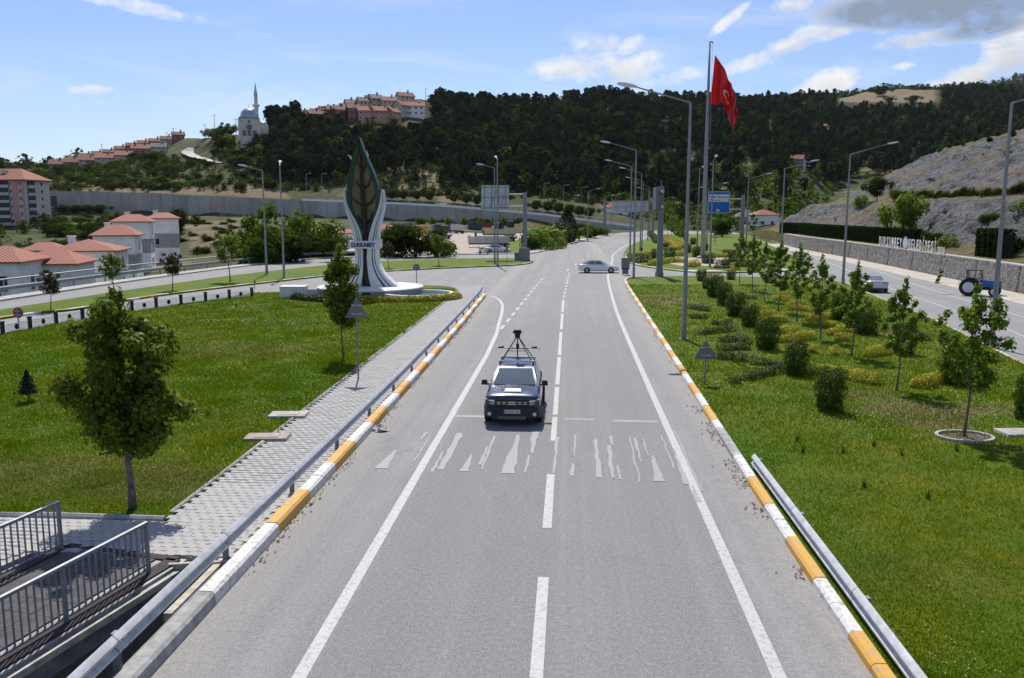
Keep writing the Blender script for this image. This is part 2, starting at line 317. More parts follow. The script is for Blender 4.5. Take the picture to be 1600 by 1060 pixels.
# ---------------------------------------------------------------- terrain
def zy(d,y): return EYE+(333-y)*d/1335.0
TC=[ # px, edge d, (d,z) valley, (d,z) rise, foot (d,y), top y, mid (d,y), ridge (d,y), back (d,y), far (d,y)
(-1500,40,(65,-9),(170,-6),(400,335),300,(480,292),(700,268),(900,274),(2200,264)),
(-100,58,(80,-9),(170,-6),(400,335),300,(480,292),(700,268),(900,274),(2200,264)),
(0,69,(90,-9),(190,-5),(400,335),300,(470,290),(700,268),(900,274),(2200,262)),
(80,75,(97,-9),(200,-4),(400,335),300,(470,288),(620,266),(900,274),(2200,264)),
(150,80,(102,-9),(210,-3),(400,335),301,(460,282),(620,252),(900,258),(2200,266)),
(250,88,(110,-8),(215,-2),(395,336),304,(450,278),(620,232),(900,245),(2200,270)),
(300,94,(115,-7),(215,-1),(390,337),307,(450,272),(600,220),(900,240),(2200,270)),
(350,101,(120,-6),(220,0),(388,338),309,(440,262),(520,214),(800,235),(2200,270)),
(400,108,(125,-5),(220,0),(386,338),311,(430,275),(480,212),(700,225),(2200,270)),
(450,114,(130,-4),(220,0),(383,339),314,(425,285),(520,197),(700,215),(2200,270)),
(520,124,(140,-2),(220,-.5),(378,341),317,(420,285),(540,182),(700,200),(2200,270)),
(600,145,(160,-.1),(290,0),(372,344),320,(415,290),(560,163),(700,185),(2200,270)),
(660,150,(180,-.06),(300,0),(368,346),323,(410,290),(580,160),(750,175),(2200,250)),
(700,150,(180,-.06),(300,0),(364,348),325,(408,292),(620,172),(750,176),(2200,250)),
(760,150,(180,-.06),(290,0),(358,351),330,(405,300),(660,176),(800,180),(2200,250)),
(850,150,(180,-.06),(280,0),(348,354),338,(400,305),(700,175),(850,182),(2200,220)),
(950,150,(180,-.06),(290,-.06),(330,358),351,(400,318),(750,160),(900,175),(2200,190)),
(1010,150,(180,-.06),(290,-.06),(335,360),359,(390,330),(800,166),(950,175),(2200,180)),
(1150,150,(180,-.06),(290,-.06),(335,360),359.5,(370,338),(820,168),(1000,172),(2200,165)),
(1200,150,(180,-.06),(280,-.06),(300,362),361.7,(360,338),(850,168),(1050,172),(2200,162)),
(1250,150,(180,-.06),(280,-.06),(300,363),362.7,(380,325),(900,165),(1100,170),(2400,160)),
(1310,150,(180,-.06),(280,-.06),(300,363),362.7,(500,295),(1050,157),(1200,162),(2400,158)),
(1360,150,(180,-.06),(280,-.06),(300,363),362.7,(500,290),(1050,148),(1200,152),(2400,156)),
(1440,150,(180,-.06),(280,-.06),(300,363),362.7,(500,285),(1050,147),(1200,152),(2400,150)),
(1500,150,(180,-.06),(280,-.06),(300,363),362.7,(500,282),(1100,150),(1400,156),(2500,142)),
(1600,150,(180,-.06),(280,-.06),(300,363),362.7,(500,282),(1100,152),(1400,156),(2500,124)),
(1850,150,(180,-.06),(280,-.06),(300,363),362.7,(500,282),(1100,150),(1400,156),(2500,110)),
(3200,150,(180,-.06),(280,-.06),(300,363),362.7,(500,282),(1100,160),(1400,166),(2500,140))]
TPX=np.array([c[0] for c in TC],float)
KD=[];KZ=[]
for c in TC:
    fd,fy=c[4]; ds=[6,22,30,c[1],c[2][0],c[3][0],fd,fd+4,c[6][0],c[7][0],c[8][0],c[9][0],6500]
    zs=[-3.2,-3.2,-.06,-.06,c[2][1],c[3][1],zy(fd,fy),zy(fd+4,c[5]),zy(*c[6]),zy(*c[7]),zy(*c[8]),zy(*c[9]),0]
    KD.append(ds);KZ.append(zs)
KD=np.array(KD,float);KZ=np.array(KZ,float)
def hash2(i,j):
    h=np.sin(i*127.1+j*311.7)*43758.5453; return h-np.floor(h)
def vnoise(x,y):
    i=np.floor(x);j=np.floor(y);u=x-i;v=y-j;u=u*u*(3-2*u);v=v*v*(3-2*v)
    return (hash2(i,j)*(1-u)+hash2(i+1,j)*u)*(1-v)+(hash2(i,j+1)*(1-u)+hash2(i+1,j+1)*u)*v
def fbm(x,y,o=4):
    r=0;a=.5
    for k in range(o): r=r+a*vnoise(x*2**k+k*17.3,y*2**k+k*9.1); a*=.5
    return r
def tz(px,d):
    px=np.atleast_1d(np.asarray(px,float)); d=np.atleast_1d(np.asarray(d,float)); px,d=np.broadcast_arrays(px,d)
    out=np.empty(px.shape)
    for idx in np.ndindex(px.shape):
        p=px[idx]; i=int(np.clip(np.searchsorted(TPX,p)-1,0,len(TPX)-2)); w=min(1,max(0,(p-TPX[i])/(TPX[i+1]-TPX[i]))); w=w*w*(3-2*w)*.5+w*.5
        out[idx]=np.interp(d[idx],KD[i]*(1-w)+KD[i+1]*w,KZ[i]*(1-w)+KZ[i+1]*w)
    amp=np.clip((d-385)/120,0,1)*4.0+np.clip((d-800)/800,0,1)*8
    return out+amp*(fbm(px*d/1335/22.0,d/22.0,4)-.47)
def tpt(px,y,lo=392.0):                     # point of the hillside that stands at row y
    ds=np.arange(lo,1300,4.0); z=tz(px,ds); sc=333-(z-EYE)*1335/ds
    k=np.argmax(sc<=y) if np.any(sc<=y) else int(np.argmin(sc)); return A(px,ds[k],float(z[k])),ds[k]
pxs=np.concatenate([np.linspace(-1500,-100,30),np.arange(-80,1750,9),np.linspace(1760,3200,30)])
dds=np.concatenate([[6,22,30,45,60],np.arange(66,150,4),np.arange(150,360,12),np.arange(362,460,4),np.arange(465,800,9),np.arange(810,1300,22),np.geomspace(1330,6500,18)])
PP,DD=np.meshgrid(pxs,dds,indexing='ij'); ZZ=tz(PP,DD)
lat=(PP-800)/1335
X=FH.x*DD+RH.x*DD*lat; Y=FH.y*DD+RH.y*DD*lat
nA,nD=PP.shape; idx=np.arange(nA*nD).reshape(nA,nD)
Fq=np.stack([idx[:-1,:-1],idx[1:,:-1],idx[1:,1:],idx[:-1,1:]],-1).reshape(-1,4)
def terrain_mat():
    m,t,N,L,b=nodes('hillside'); b.inputs['Roughness'].default_value=.9; b.inputs['Specular IOR Level'].default_value=.1
    a=noise(t,.02,6,.65); c=noise(t,.12,6,.7); f=noise(t,1.5,4,.7)
    col=mixc(t,ramp(t,a,.4,.6),(.050,.066,.024),(.135,.115,.058))
    col=mixc(t,ramp(t,c,.45,.6),col,(.05,.075,.02)); col=mixc(t,nmath(t,'MULTIPLY',ramp(t,noise(t,.05,5,.6),.56,.64),.9),col,(.22,.185,.11))
    g=N.new('ShaderNodeNewGeometry'); sp=N.new('ShaderNodeSeparateXYZ'); L.new(g.outputs['Normal'],sp.inputs[0])
    steep=ramp(t,nmath(t,'ADD',sp.outputs[2],nmath(t,'MULTIPLY',c,.2)),.86,.72); col=mixc(t,steep,col,(.17,.145,.115))
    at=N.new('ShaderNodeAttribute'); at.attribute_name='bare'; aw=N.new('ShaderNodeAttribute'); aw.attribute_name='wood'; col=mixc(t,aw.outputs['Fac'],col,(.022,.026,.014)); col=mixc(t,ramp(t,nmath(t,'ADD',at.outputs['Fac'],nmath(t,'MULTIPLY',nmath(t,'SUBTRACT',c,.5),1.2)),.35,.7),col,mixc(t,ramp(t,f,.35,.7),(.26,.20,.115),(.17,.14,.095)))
    col=mixc(t,nmath(t,'MULTIPLY',f,.25),col,(.03,.035,.014)); L.new(col,b.inputs['Base Color']); bump(t,b,nmath(t,'ADD',c,nmath(t,'MULTIPLY',f,.15)),1,1.5); return m
TERR=terrain_mat()
SY=333-(ZZ-EYE)*1335/DD
def bx(v,a,b,s): return np.clip((v-a)/s,0,1)*np.clip((b-v)/s,0,1)
BARE=np.maximum.reduce([bx(PP,1295,1455,12)*bx(SY,120,167,4)*(DD>880)*(DD<1190),bx(PP,70,470,30)*bx(SY,286,318,4)*.75,bx(PP,590,700,20)*bx(SY,258,305,8)*.8,bx(PP,680,720,8)*bx(SY,290,330,6)*.8,bx(PP,280,385,15)*bx(SY,340,398,6)*.55*(DD<350),bx(PP,1000,1180,40)*bx(SY,240,330,15)*.35,bx(PP,1150,1215,15)*bx(SY,195,260,12)*.4])
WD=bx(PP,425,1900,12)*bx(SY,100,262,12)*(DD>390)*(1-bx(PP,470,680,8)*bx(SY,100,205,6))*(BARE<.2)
tm=npmesh('terrain',np.stack([X,Y,ZZ],-1),Fq,TERR,smooth=True)
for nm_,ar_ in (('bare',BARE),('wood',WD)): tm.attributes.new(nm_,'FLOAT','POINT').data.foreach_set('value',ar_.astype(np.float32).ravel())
g=mk('terrain',tm); tag(g,'hills and ground rolling away to the horizon',None,None,'structure')
gb=MB(); gb.add([(-400,-400,-3.3),(400,-400,-3.3),(400,9,-3.3),(-400,9,-3.3)],[(0,1,2,3)]); tag(gb.obj('ground',M('earth',(.10,.085,.06),.95,var=.3,vs=.6,bs=6,bst=.6)),'bare earth under the road and footbridge',None,None,'structure')

# ---------------------------------------------------------------- roads
def sm(pts,n=4):                               # rounded polyline (Catmull-Rom)
    P=[Vector((p[0],p[1],0)) for p in pts]; out=[]
    for i in range(len(P)-1):
        p0=P[max(i-1,0)];p1=P[i];p2=P[i+1];p3=P[min(i+2,len(P)-1)]
        for k in range(n):
            t=k/n; out.append(.5*((2*p1)+(-p0+p2)*t+(2*p0-5*p1+4*p2-p3)*t*t+(-p0+3*p1-3*p2+p3)*t**3))
    return [(p.x,p.y) for p in out]+[(P[-1].x,P[-1].y)]
ROUT=[(-43,-40),(-43.5,20),(-43.6,61.7),(-43,84.7),(-40.6,107.6),(-36.8,123.3),(-29,131),(-19.5,136),(-6.3,141.2),(.1,185.3),(8,235),(14.5,276.6),(21,310)]
r=MB(); edge=[(-44.5,-40),(-20,-40),(-20,3),(-20,20),(-6.2,20),(-6.2,-40),(30,-40),(31.5,30),(34.6,60),(37.0,87),(39.8,120),(41.6,154),(45,195),(52,250),(58,305)]
r.prism(edge+[(40,330),(25,330)]+[(p[0]-.6,p[1]) for p in ROUT[::-1][:-1]],-.6,0)
road=r.obj('road',ASP); tag(road,'worn grey asphalt road with junction and branch roads',None,None,'structure')
def line_strip(pts,w,z=.005,m=None,name='road_marking'):
    b_=MB(); n=len(pts); vs=[];fs=[]
    for i,p in enumerate(pts):
        q0=Vector((*pts[max(i-1,0)],0));q1=Vector((*pts[min(i+1,n-1)],0)); t=(q1-q0).normalized(); s_=Vector((t.y,-t.x,0))*w/2; P=Vector((p[0],p[1],z))
        vs+=[P-s_,P+s_]
    for i in range(n-1): fs.append((2*i,2*i+1,2*i+3,2*i+2))
    b_.add(vs,fs); return b_.obj(name,m or WPAINT,road)
line_strip([(-3.9,-5),(-3.9,10),(-3.9,27),(-3.9,40),(-4.05,47)],.22)
line_strip(sm([(-4.05,47),(-4.3,52),(-4.6,58),(-5.0,63),(-5.7,67),(-6.4,69)]),.2)
line_strip(sm([(3.12,-5),(3.15,16),(3.2,39),(3.3,57),(3.6,72),(3.95,85),(4.45,97),(5.2,108),(6.2,122),(6.9,136),(9,156),(11.4,176),(15,202),(18.8,228),(24,262),(30,300)]),.22)
y=-2.0
for a,b_ in ((5,8.0),(10.6,15.0),(17.5,21.3),(24.6,27.6),(27.9,32.5),(33,39.5),(40,48),(49,57),(58,66)): line_strip([(-.42,a),(-.42,b_)],.17 if a>20 else .2)
for k in range(9): line_strip([(-.40+.05*k,68+3.4*k),(-.38+.05*k,69.6+3.4*k)],.17)
for k in range(12): line_strip([(-3.95+.10*k,49+3.3*k),(-3.90+.10*k,50.7+3.3*k)],.2,.010)
for k in range(10): line_strip([(-.2+1.0*k+.03*k*k,100+11*k),(-.1+1.0*k+.03*k*k,103+11*k)],.18)
line_strip([(-3.75,27.5),(-.9,27.45)],.28,m=WORN); line_strip([(-.1,27.35),(.9,27.3)],.2,m=WORN); line_strip([(1.5,27.2),(2.95,27.15)],.25,m=WORN)
# remains of an old crossing, each worn bar its own outline
rz_=np.random.default_rng(4)
for (x,y0,y1,w0,w1) in [(-4.95,21.5,23.3,.30,.06),(-4.4,24.4,25.3,.05,.12),(-3.55,21.3,23.2,.10,.05),(-3.35,21.5,25.3,.16,.20),(-2.72,21.4,23.0,.26,.05),(-2.25,21.6,25.0,.05,.08),(-2.35,22,23.8,.12,.05),(-1.55,21.3,25.2,.34,.12),(-1.02,23.2,25.6,.07,.22),(-1.1,21.4,23,.05,.08),(-.33,21.4,25,.05,.1),(.12,21.2,22.3,.10,.09),(.2,23.0,25.3,.03,.07),(.82,21.1,24.9,.18,.08),(1.18,21.1,24.2,.10,.12),(1.34,21.0,22.2,.05,.07),(1.3,24.2,25.2,.05,.13),(1.85,20.8,25.2,.04,.05),(2.02,22.6,25.1,.04,.10),(2.35,20.9,23.2,.32,.05),(2.25,23.2,25,.04,.06),(3.02,20.7,23.8,.14,.06),(2.85,22,25.4,.05,.05),(3.3,20.2,26,.06,.05),(3.1,19.4,20.6,.13,.05),(-4.2,22.2,24.6,.05,.05)]:
    n=9; bb=MB(); vs=[];fs=[]
    for i in range(n):
        t=i/(n-1); w=(w0*(1-t)+w1*t)*(.75+.5*rz_.random()); xc=x+.05*(rz_.random()-.5)+.03*t; vs+=[(xc-w/2,y0+(y1-y0)*t,.010),(xc+w/2,y0+(y1-y0)*t,.010)]
    for i in range(n-1): fs.append((2*i,2*i+1,2*i+3,2*i+2))
    bb.add(vs,fs); bb.obj('worn_crossing_bar',WORN,road)
# right carriageway lines
def off(pts,o):
    out=[]
    for i,p in enumerate(pts):
        q0=Vector((*pts[max(i-1,0)],0));q1=Vector((*pts[min(i+1,len(pts)-1)],0)); t=(q1-q0).normalized(); out.append((p[0]+t.y*o,p[1]-t.x*o))
    return out
RNEAR=[(11,-20),(14.5,0),(18,22),(20.5,38.9),(23,53.6),(25.3,72.6),(27.2,86),(30,103),(33,122),(36.5,145),(41,175),(47,215),(53,255),(58,290)]
RN=sm(RNEAR,3)
line_strip(off(RN,3.0),.14); line_strip(off(RN,6.2),.14); 
# ---------------------------------------------------------------- kerbs
def stone_mesh(L,m,h=.17,w=.22): 
    b_=MB(); b_.add([(0,0,-.1),(w,0,-.1),(w,0,h),(.07,0,h),(.015,0,h-.05),(0,L,-.1),(w,L,-.1),(w,L,h),(.07,L,h),(.015,L,h-.05)],[(0,1,2,3,4),(9,8,7,6,5),(0,4,9,5),(4,3,8,9),(3,2,7,8),(2,1,6,7)]); return b_.mesh('kerb_stone',m)
SM={}
def kerb(name,label,pts,back,pat,L=1.0,h=.17,w=.24,gap=.012):
    # back: 'L' or 'R' of the travel direction
    e=thing(name,label,None); e['kind']='structure'
    if back=='L': pts=pts[::-1]
    P=[Vector((*p,0)) for p in pts]; seg=[0]
    for i in range(len(P)-1): seg.append(seg[-1]+(P[i+1]-P[i]).length)
    tot=seg[-1]; n=int(tot/L)
    def at(s):
        i=max(0,min(len(P)-2,int(np.searchsorted(seg,s))-1)); k=(s-seg[i])/max(1e-6,seg[i+1]-seg[i]); return P[i].lerp(P[i+1],k)
    for k in range(n):
        a=at(k*L);b_=at(min(tot,(k+1)*L)); t=b_-a; kk=(n-1-k) if back=='L' else k
        c=pat(kk,a)
        key=(L,c,h,w)
        if key not in SM: SM[key]=stone_mesh(L-gap,{'y':KY,'w':KW,'g':KG}[c],h,w)
        o=mk('kerb_stone',SM[key],e,(a.x,a.y,random.uniform(-.012,.006)),math.atan2(t.y,t.x)-math.pi/2)
        o.rotation_euler.x=random.uniform(-.006,.006)
    return e
KLP=[(-6.08,3),(-6.08,15),(-6.1,26),(-6.2,38),(-6.4,52),(-6.72,68.5)]
kerb('kerb','kerb with yellow and white blocks beside the left guardrail',KLP,'L',lambda k,p:'g' if p.y<14.2 else ('w' if p.y<15.8 else ('y' if (k//2)%2==0 else 'w')),1.1,.24,.30)
KRP=sm([(4.55,3),(4.5,16),(4.6,25.6),(4.82,41.4),(5.05,60),(5.35,82),(5.65,86.2),(6.4,88.6),(8.5,90.3)],4)
kerb('kerb','kerb with yellow and white blocks along the central reservation lawn',KRP,'R',lambda k,p:'g' if 22.2<p.y<25.5 else ('y' if (k//2)%2==0 else 'w'),1.0,.16)
MEDN=[(-37,0),(-36.8,25),(-36.2,51.2),(-34.4,56.7),(-33.5,65.9),(-29.7,78.5),(-23.6,93.5),(-14.8,102.9),(-8.2,108),(-5.8,111.5),(-5.0,117),(-5.6,123)]
MEDF=[(-7.5,125.6),(-17.7,122.9),(-28.4,112.6),(-35.1,92.7),(-37.8,74.5),(-38.8,63.1),(-39.4,50),(-39.8,25),(-40,0)]
MN=sm(MEDN,5); MF=sm(MEDF,5)
kerb('kerb','yellow and white kerb edging the strip between the left branch roads',[p for p in MN if p[1]>40],'L',lambda k,p:'y' if k%2 else 'w',1.7,.17)
LB=sm([(-5.9,141.6),(-3.4,158),(.3,185.6),(4,212),(8.2,235),(14.7,276)],4)
kerb('kerb','pale yellow and white kerb at the far left edge of the main road',LB,'L',lambda k,p:('w','g','y')[k%3],2.2,.2,.3)
ISLF=sm([(30,270),(20,222),(12,172),(9.2,140),(8.2,124),(8.3,114),(9.6,107),(12,101),(15.1,97),(19.6,97.4),(25,100),(29,105),(31.5,112),(36,142),(46,210),(56,275)],5)
kerb('kerb','yellow and white kerb round the planted island beyond the junction',[p for p in ISLF if p[1]<150],'L' if False else 'L',lambda k,p:'y' if (k//2)%2 else 'w',1.6,.18)
kerb('kerb','low pale kerb of the lawn beside the right carriageway',[p for p in RN if 0<p[1]<88],'L',lambda k,p:('w','y')[k%2] if p.y>30 else 'w',2.0,.10,.2)

# ---------------------------------------------------------------- lawns
LAWN_L=[(-8.8,17.3),(-8.85,23.3),(-9.0,32.6),(-9.2,50),(-9.35,66),(-9.6,72.5),(-10.3,75.6),(-12,77),(-14.7,77.2),(-20,74),(-26.3,68.9),(-29.2,58.2),(-31,50),(-31.4,44.4),(-32,25),(-32,17.3)]
LAWN_R=[(4.8,3),(4.76,16),(4.86,25.6),(5.08,41.4),(5.3,60),(5.6,82),(6.0,86),(8.4,89.8),(12,91.5),(18,91),(24,89.5),(26.3,87)]+[(p[0]-.2,p[1]) for p in RN[::-1] if -20<p[1]<86]+[(11,-20),(4.8,-20)]
def lawn(name,label,poly,z=.1,zb=-.5,mat=None):
    b_=MB(); b_.prism(poly,zb,z); return tag(b_.obj(name,mat or GRASS),label,None,None,'structure')
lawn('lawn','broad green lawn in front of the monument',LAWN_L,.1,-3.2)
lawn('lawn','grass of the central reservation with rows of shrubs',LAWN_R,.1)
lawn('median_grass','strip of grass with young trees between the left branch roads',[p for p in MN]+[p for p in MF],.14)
ISL=[(p[0],p[1]) for p in ISLF]; isl_in=off(ISL,-.2) 
lawn('island_grass','grass and planting beds of the island beyond the junction',ISL,.13)
lawn('verge','rough grass verge left of the main road beyond the junction',off(LB,-2.6)+[(6,280),(-9,240),(-16,190),(-17,160),(-12,144)],.12)
lawn('pavement','pale pavement along the far left edge of the main road',off(LB,-.3)+off(LB,-2.6)[::-1],.15,-.4,CONC)
yard=M('yard_gravel',(.42,.36,.30),.95,var=.2,vs=.2,bs=3,bst=.5,col2=(.34,.285,.235))
lawn('yard','pale gravel truck yard beyond the left branch road',[(-30,141),(-16,143),(-14,160),(-10,200),(-2,250),(4,290),(-80,290),(-75,200),(-50,160)],.02,-.3,yard)
lawn('pavement','pale pavement along the outer edge of the left branch road',off(sm(ROUT[:9],4),-.05)+off(sm(ROUT[:9],4),-1.8)[::-1],.14,-.4,CONC)
islbed=M('bed_gravel',(.45,.37,.30),.95,var=.15,vs=1,bs=10,bst=.5)
lawn('gravel_bed','pinkish gravel bed on the planted island',[(14,108),(24,108),(27,118),(26,128),(15,128),(12.5,118)],.15,0,islbed)
for a in ((15.5,99.3,2.4,.9),(24,102,2.8,1.0)):
    lawn('gravel_bed','white pebble bed behind the island kerb',[(a[0]+a[2]*math.cos(t*.5236),a[1]+a[3]*math.sin(t*.5236)) for t in range(12)],.16,0,M('white_pebbles',(.6,.59,.57),.9,var=.15,vs=6,bs=12,bst=.8))
LEDGE=[(-8.8,17.3),(-8.85,23.3),(-9.0,32.6),(-9.2,50),(-9.35,66),(-9.6,72.5),(-10.3,75.6),(-12,77),(-14.7,77.2)]
kerb('kerb','narrow pale kerb between the lawn and the paved footpath',[(p[0]+.02,p[1]) for p in LEDGE],'L',lambda k,p:'g',1.5,.14,.12)
kerb('kerb','narrow pale kerb at the near end of the lawn',[(-8.85,17.22),(-24,17.22)],'R',lambda k,p:'g',1.5,.14,.12)

# ---------------------------------------------------------------- paved footpath
pm,t_,N_,L_,b_=nodes('paver'); b_.inputs['Roughness'].default_value=.85
gi=N_.new('ShaderNodeNewGeometry'); oi=N_.new('ShaderNodeObjectInfo'); rr=nmath(t_,'FRACT',nmath(t_,'ADD',gi.outputs['Random Per Island'],oi.outputs['Random']))
L_.new(mixc(t_,nmath(t_,'MULTIPLY',ramp(t_,noise(t_,1.2,5,.6),.35,.7),.35),mixc(t_,rr,(.41,.398,.38),(.365,.355,.338)),(.30,.28,.255)),b_.inputs['Base Color']); bump(t_,b_,noise(t_,60,3,.6),.3,.01); PAV=pm
def paver_geo(L=.245,Wd=.195,g=.006,z0=.07,z1=.10):
    x=L/2-g/2;y=Wd/2-g/2;k=.022
    top=[(-x,-y),(-x*.33,-y+k),(x*.33,-y-k+.006),(x,-y),(x,y),(x*.33,y-k+.006),(-x*.33,y+k),(-x,y)]
    vs=[(p[0],p[1],z0) for p in top]+[(p[0],p[1],z1) for p in top]
    return np.array(vs),[tuple(range(8,16))]+[(i,(i+1)%8,8+(i+1)%8,8+i) for i in range(8)]
pv,pf=paver_geo(); pme=bpy.data.meshes.new('paver'); pme.from_pydata([tuple(v) for v in pv],[],pf); pme.materials.append(PAV)
pb=MB(); pb.prism([(-6.32,15.3),(-6.32,38),(-6.6,55),(-7.1,70),(-7.6,77.4),(-12,77.2),(-10,75),(-9.4,70),(-9.1,50),(-8.7,30),(-8.7,17.15),(-24,17.15),(-24,4),(-13.6,4),(-10.6,15.3)],-3.2,.072)
path=tag(pb.obj('footpath',M('paving_sand',(.37,.355,.335),.95,var=.2,vs=3)),'footpath of interlocking grey pavers between lawn and guardrail',None,None,'structure')
spots=[]; row=0; yy=4.1
while yy<76.5:
    xr=float(np.interp(yy,[15.3,38,55,70,76.5],[-6.42,-6.42,-6.75,-7.3,-7.7])); xl=float(np.interp(yy,[17,30,50,70,73,75.5,76.5],[-8.82,-8.95,-9.2,-9.42,-9.7,-10.4,-11.4]))
    if yy<17.1: xl=-17
    if yy<15.25: xr=-10.75+(yy-15.3)*.204
    x=xl+.13+(row%2)*.12
    while x<xr-.08: spots.append((x,yy)); x+=.245
    yy+=.195; row+=1
spots.sort(key=lambda s:s[0]**2*.3+s[1]**2 if s[0]>-11 else 1e6+s[1])
vis=[s for s in spots if s[1]>14.9][:300]; vs_=set(vis)
for s in vis:
    o=mk('paver',pme,path,(s[0],s[1],random.uniform(-.004,.004))); o.rotation_euler=(random.uniform(-.012,.012),random.uniform(-.012,.012),random.uniform(-.02,.02))
rest=[s for s in spots if s not in vs_]
rV=[];rF4=[]
tri=[(8,9,14,15),(9,10,13,14),(10,11,12,13)]+[(i,(i+1)%8,8+(i+1)%8,8+i) for i in range(8)]
RS=np.array(rest); n=len(RS); off3=np.concatenate([RS,rng.uniform(-.004,.004,(n,1))],1)
V=(pv[None]+off3[:,None,:]); Fb=(np.array(tri)[None]+(np.arange(n)*16)[:,None,None]).reshape(-1,4)
o=mk('pavers',npmesh('pavers',V,Fb,PAV),path); o['kind']='stuff'

# ---------------------------------------------------------------- guardrails
WP=[(0,.44),(.05,.48),(.085,.52),(.085,.55),(.02,.60),(.02,.63),(.085,.68),(.085,.71),(.05,.75),(0,.79),(-.014,.785),(.036,.74),(.068,.705),(.068,.685),(.004,.635),(.004,.595),(.068,.545),(.068,.525),(.036,.49),(-.014,.445)]
def rail(name,label,pts,dz=0,sec=4.0,flip=False,prof=WP,post=(.12,.08),mt=None):
    e=thing(name,label,'guardrail')
    if flip: pts=pts[::-1]
    P=[Vector((*p,0)) for p in pts]; seg=[0]
    for i in range(len(P)-1): seg.append(seg[-1]+(P[i+1]-P[i]).length)
    def at(s):
        i=max(0,min(len(P)-2,int(np.searchsorted(seg,s))-1)); return P[i].lerp(P[i+1],(s-seg[i])/max(1e-6,seg[i+1]-seg[i]))
    s=0
    while s<seg[-1]-.5:
        a=at(s);b_=at(min(s+sec+.04,seg[-1])); a.z=b_.z=dz
        rs=MB().ext(prof,a,b_).obj('rail_section',mt or GALV,e,auto=35)
        t=(b_-a).normalized(); sd=Vector((t.y,-t.x,0)); c=a+t*.25-sd*.09
        q=MB(); q.box((c.x,c.y,dz+.1),(post[0],post[1],1.25),0,math.atan2(t.y,t.x)); q.box((c.x+sd.x*.055,c.y+sd.y*.055,dz+.6),(.16,.1,.2),0,math.atan2(t.y,t.x)); q.obj('post',GALVD,e)
        jb=MB()
        for zz in (.53,.695):
            for k in (.12,.3): pp=a+t*k+sd*.083; jb.lathe([(.016,0),(.016,.012)],6,0,(pp.x,pp.y,zz+dz),'x')
        jb.obj('bolts',GALVD,rs)['kind']='stuff'
        s+=sec
    return e
rail('guardrail','long galvanised guardrail along the paved footpath on the left',[(-6.52,3),(-6.54,30),(-6.7,45),(-6.92,58),(-7.2,69),(-7.3,70.5)],-.08)
rail('guardrail','short guardrail at the right edge of the road by the lawn',[(4.92,3),(4.92,21.9)],-.30,flip=True)
GR=off(sm(ROUT[:7],5),-2.1); GR=[p for p in GR if p[1]>20]
rail('guardrail','grey double guardrail on the outer edge of the left branch road',GR,.1,flip=False,sec=5,mt=POLE)
# pedestrian railing behind it
e=thing('handrail','pale tubular handrail above the white houses behind the branch road','railing')
HR=off(sm(ROUT[:6],5),-3.6); HR=[p for p in HR if 40<p[1]<118]
for i in range(len(HR)-1):
    a=Vector((*HR[i],1.25));c=Vector((*HR[i+1],1.25)); MB().tube([a,c],.07,6).obj('top_rail',M('dull_rail',(.40,.41,.42),.6,.2),e); MB().tube([(a.x,a.y,-1.5),a],.05,6).obj('post',GALV,e)

# ---------------------------------------------------------------- footbridge by the near left corner
DKM=M('dark_deck_tile',(.085,.08,.08),.8,var=.25,vs=5,bs=40,bst=.4); DRED=M('dark_red_strip',(.045,.030,.030),.8,var=.2,vs=4); STEELB=M('weathered_steel',(.30,.31,.315),.55,.4,var=.25,vs=3)
br=thing('footbridge','dark decked footbridge with grey railings over a ditch at lower left','footbridge',(-7.72,14.75,0),math.atan2(.2,.98)-0*math.pi)
br.rotation_euler.z=math.atan2(-.98,-.2)+math.pi/2     # local -Y runs back along the bridge
br.rotation_euler.z=-math.atan2(.2,.98)
# local frame: x to the right, y away from the camera; the deck runs from y=+.5 to y=-15
tile=MB(); tile.box((0,0,.085),(.49,.49,.03)); tmesh=tile.mesh('deck_tile',DKM)
for i in range(4):
    for j in range(28): mk('deck_tile',tmesh,br,(-2.05+.5*i,.05-.5*j,random.uniform(-.003,.003)))
MB().box((.03,-6.9,.088),(.30,14.6,.03)).obj('edge_strip',DRED,br); MB().box((-2.52,-6.9,.088),(.30,14.6,.03)).obj('edge_strip',DRED,br)
MB().box((-1.2,.42,.088),(2.6,.2,.03)).obj('edge_strip',DRED,br)
MB().box((-1.2,-6.9,.03),(2.9,14.8,.08)).obj('deck_plate',STEELB,br)
bm_=MB()
for x in (.28,-2.7): bm_.box((x,-6.9,-.02),(.16,14.9,.05)); bm_.box((x,-6.9,-.2),(.04,14.9,.34)); bm_.box((x,-6.9,-.37),(.16,14.9,.03))
bm_.obj('side_beam',STEELB,br)
tim=M('pale_board',(.50,.45,.37),.8,var=.2,vs=6)
MB().box((.40,-3.4,-.01),(.05,6.4,.12)).obj('edge_board',tim,br); MB().box((.62,.35,.02),(1.1,.08,.2),0,.4).obj('edge_board',tim,br)
def railing(x,y0,y1):
    q=MB(); q.box((x,(y0+y1)/2,1.06),(.06,abs(y1-y0),.05)); q.box((x,(y0+y1)/2,.19),(.045,abs(y1-y0),.035)); ro=q.obj('railing',GALVD,br)
    n=int(abs(y1-y0)/.145); bmh=MB().box((0,0,.62),(.024,.024,.84)).mesh('baluster',GALVD)
    for i in range(1,n): mk('baluster',bmh,ro,(x,y1+(y0-y1)*i/n,0))
    pmh=MB().box((0,0,.56),(.06,.06,1.02)).mesh('post',GALVD); 
    for k in range(int(abs(y1-y0)/2)+1): mk('post',pmh,ro,(x,y0-k*2.0-(.03),0)); 
    hl=MB(); hl.box((x,(y0+y1)/2,1.089),(.062,abs(y1-y0)+.01,.006)); hl.obj('pale_top',GALV,ro)  # paler strip along the top of the rail
railing(.0,-.25,-12); railing(-2.45,.25,-12)
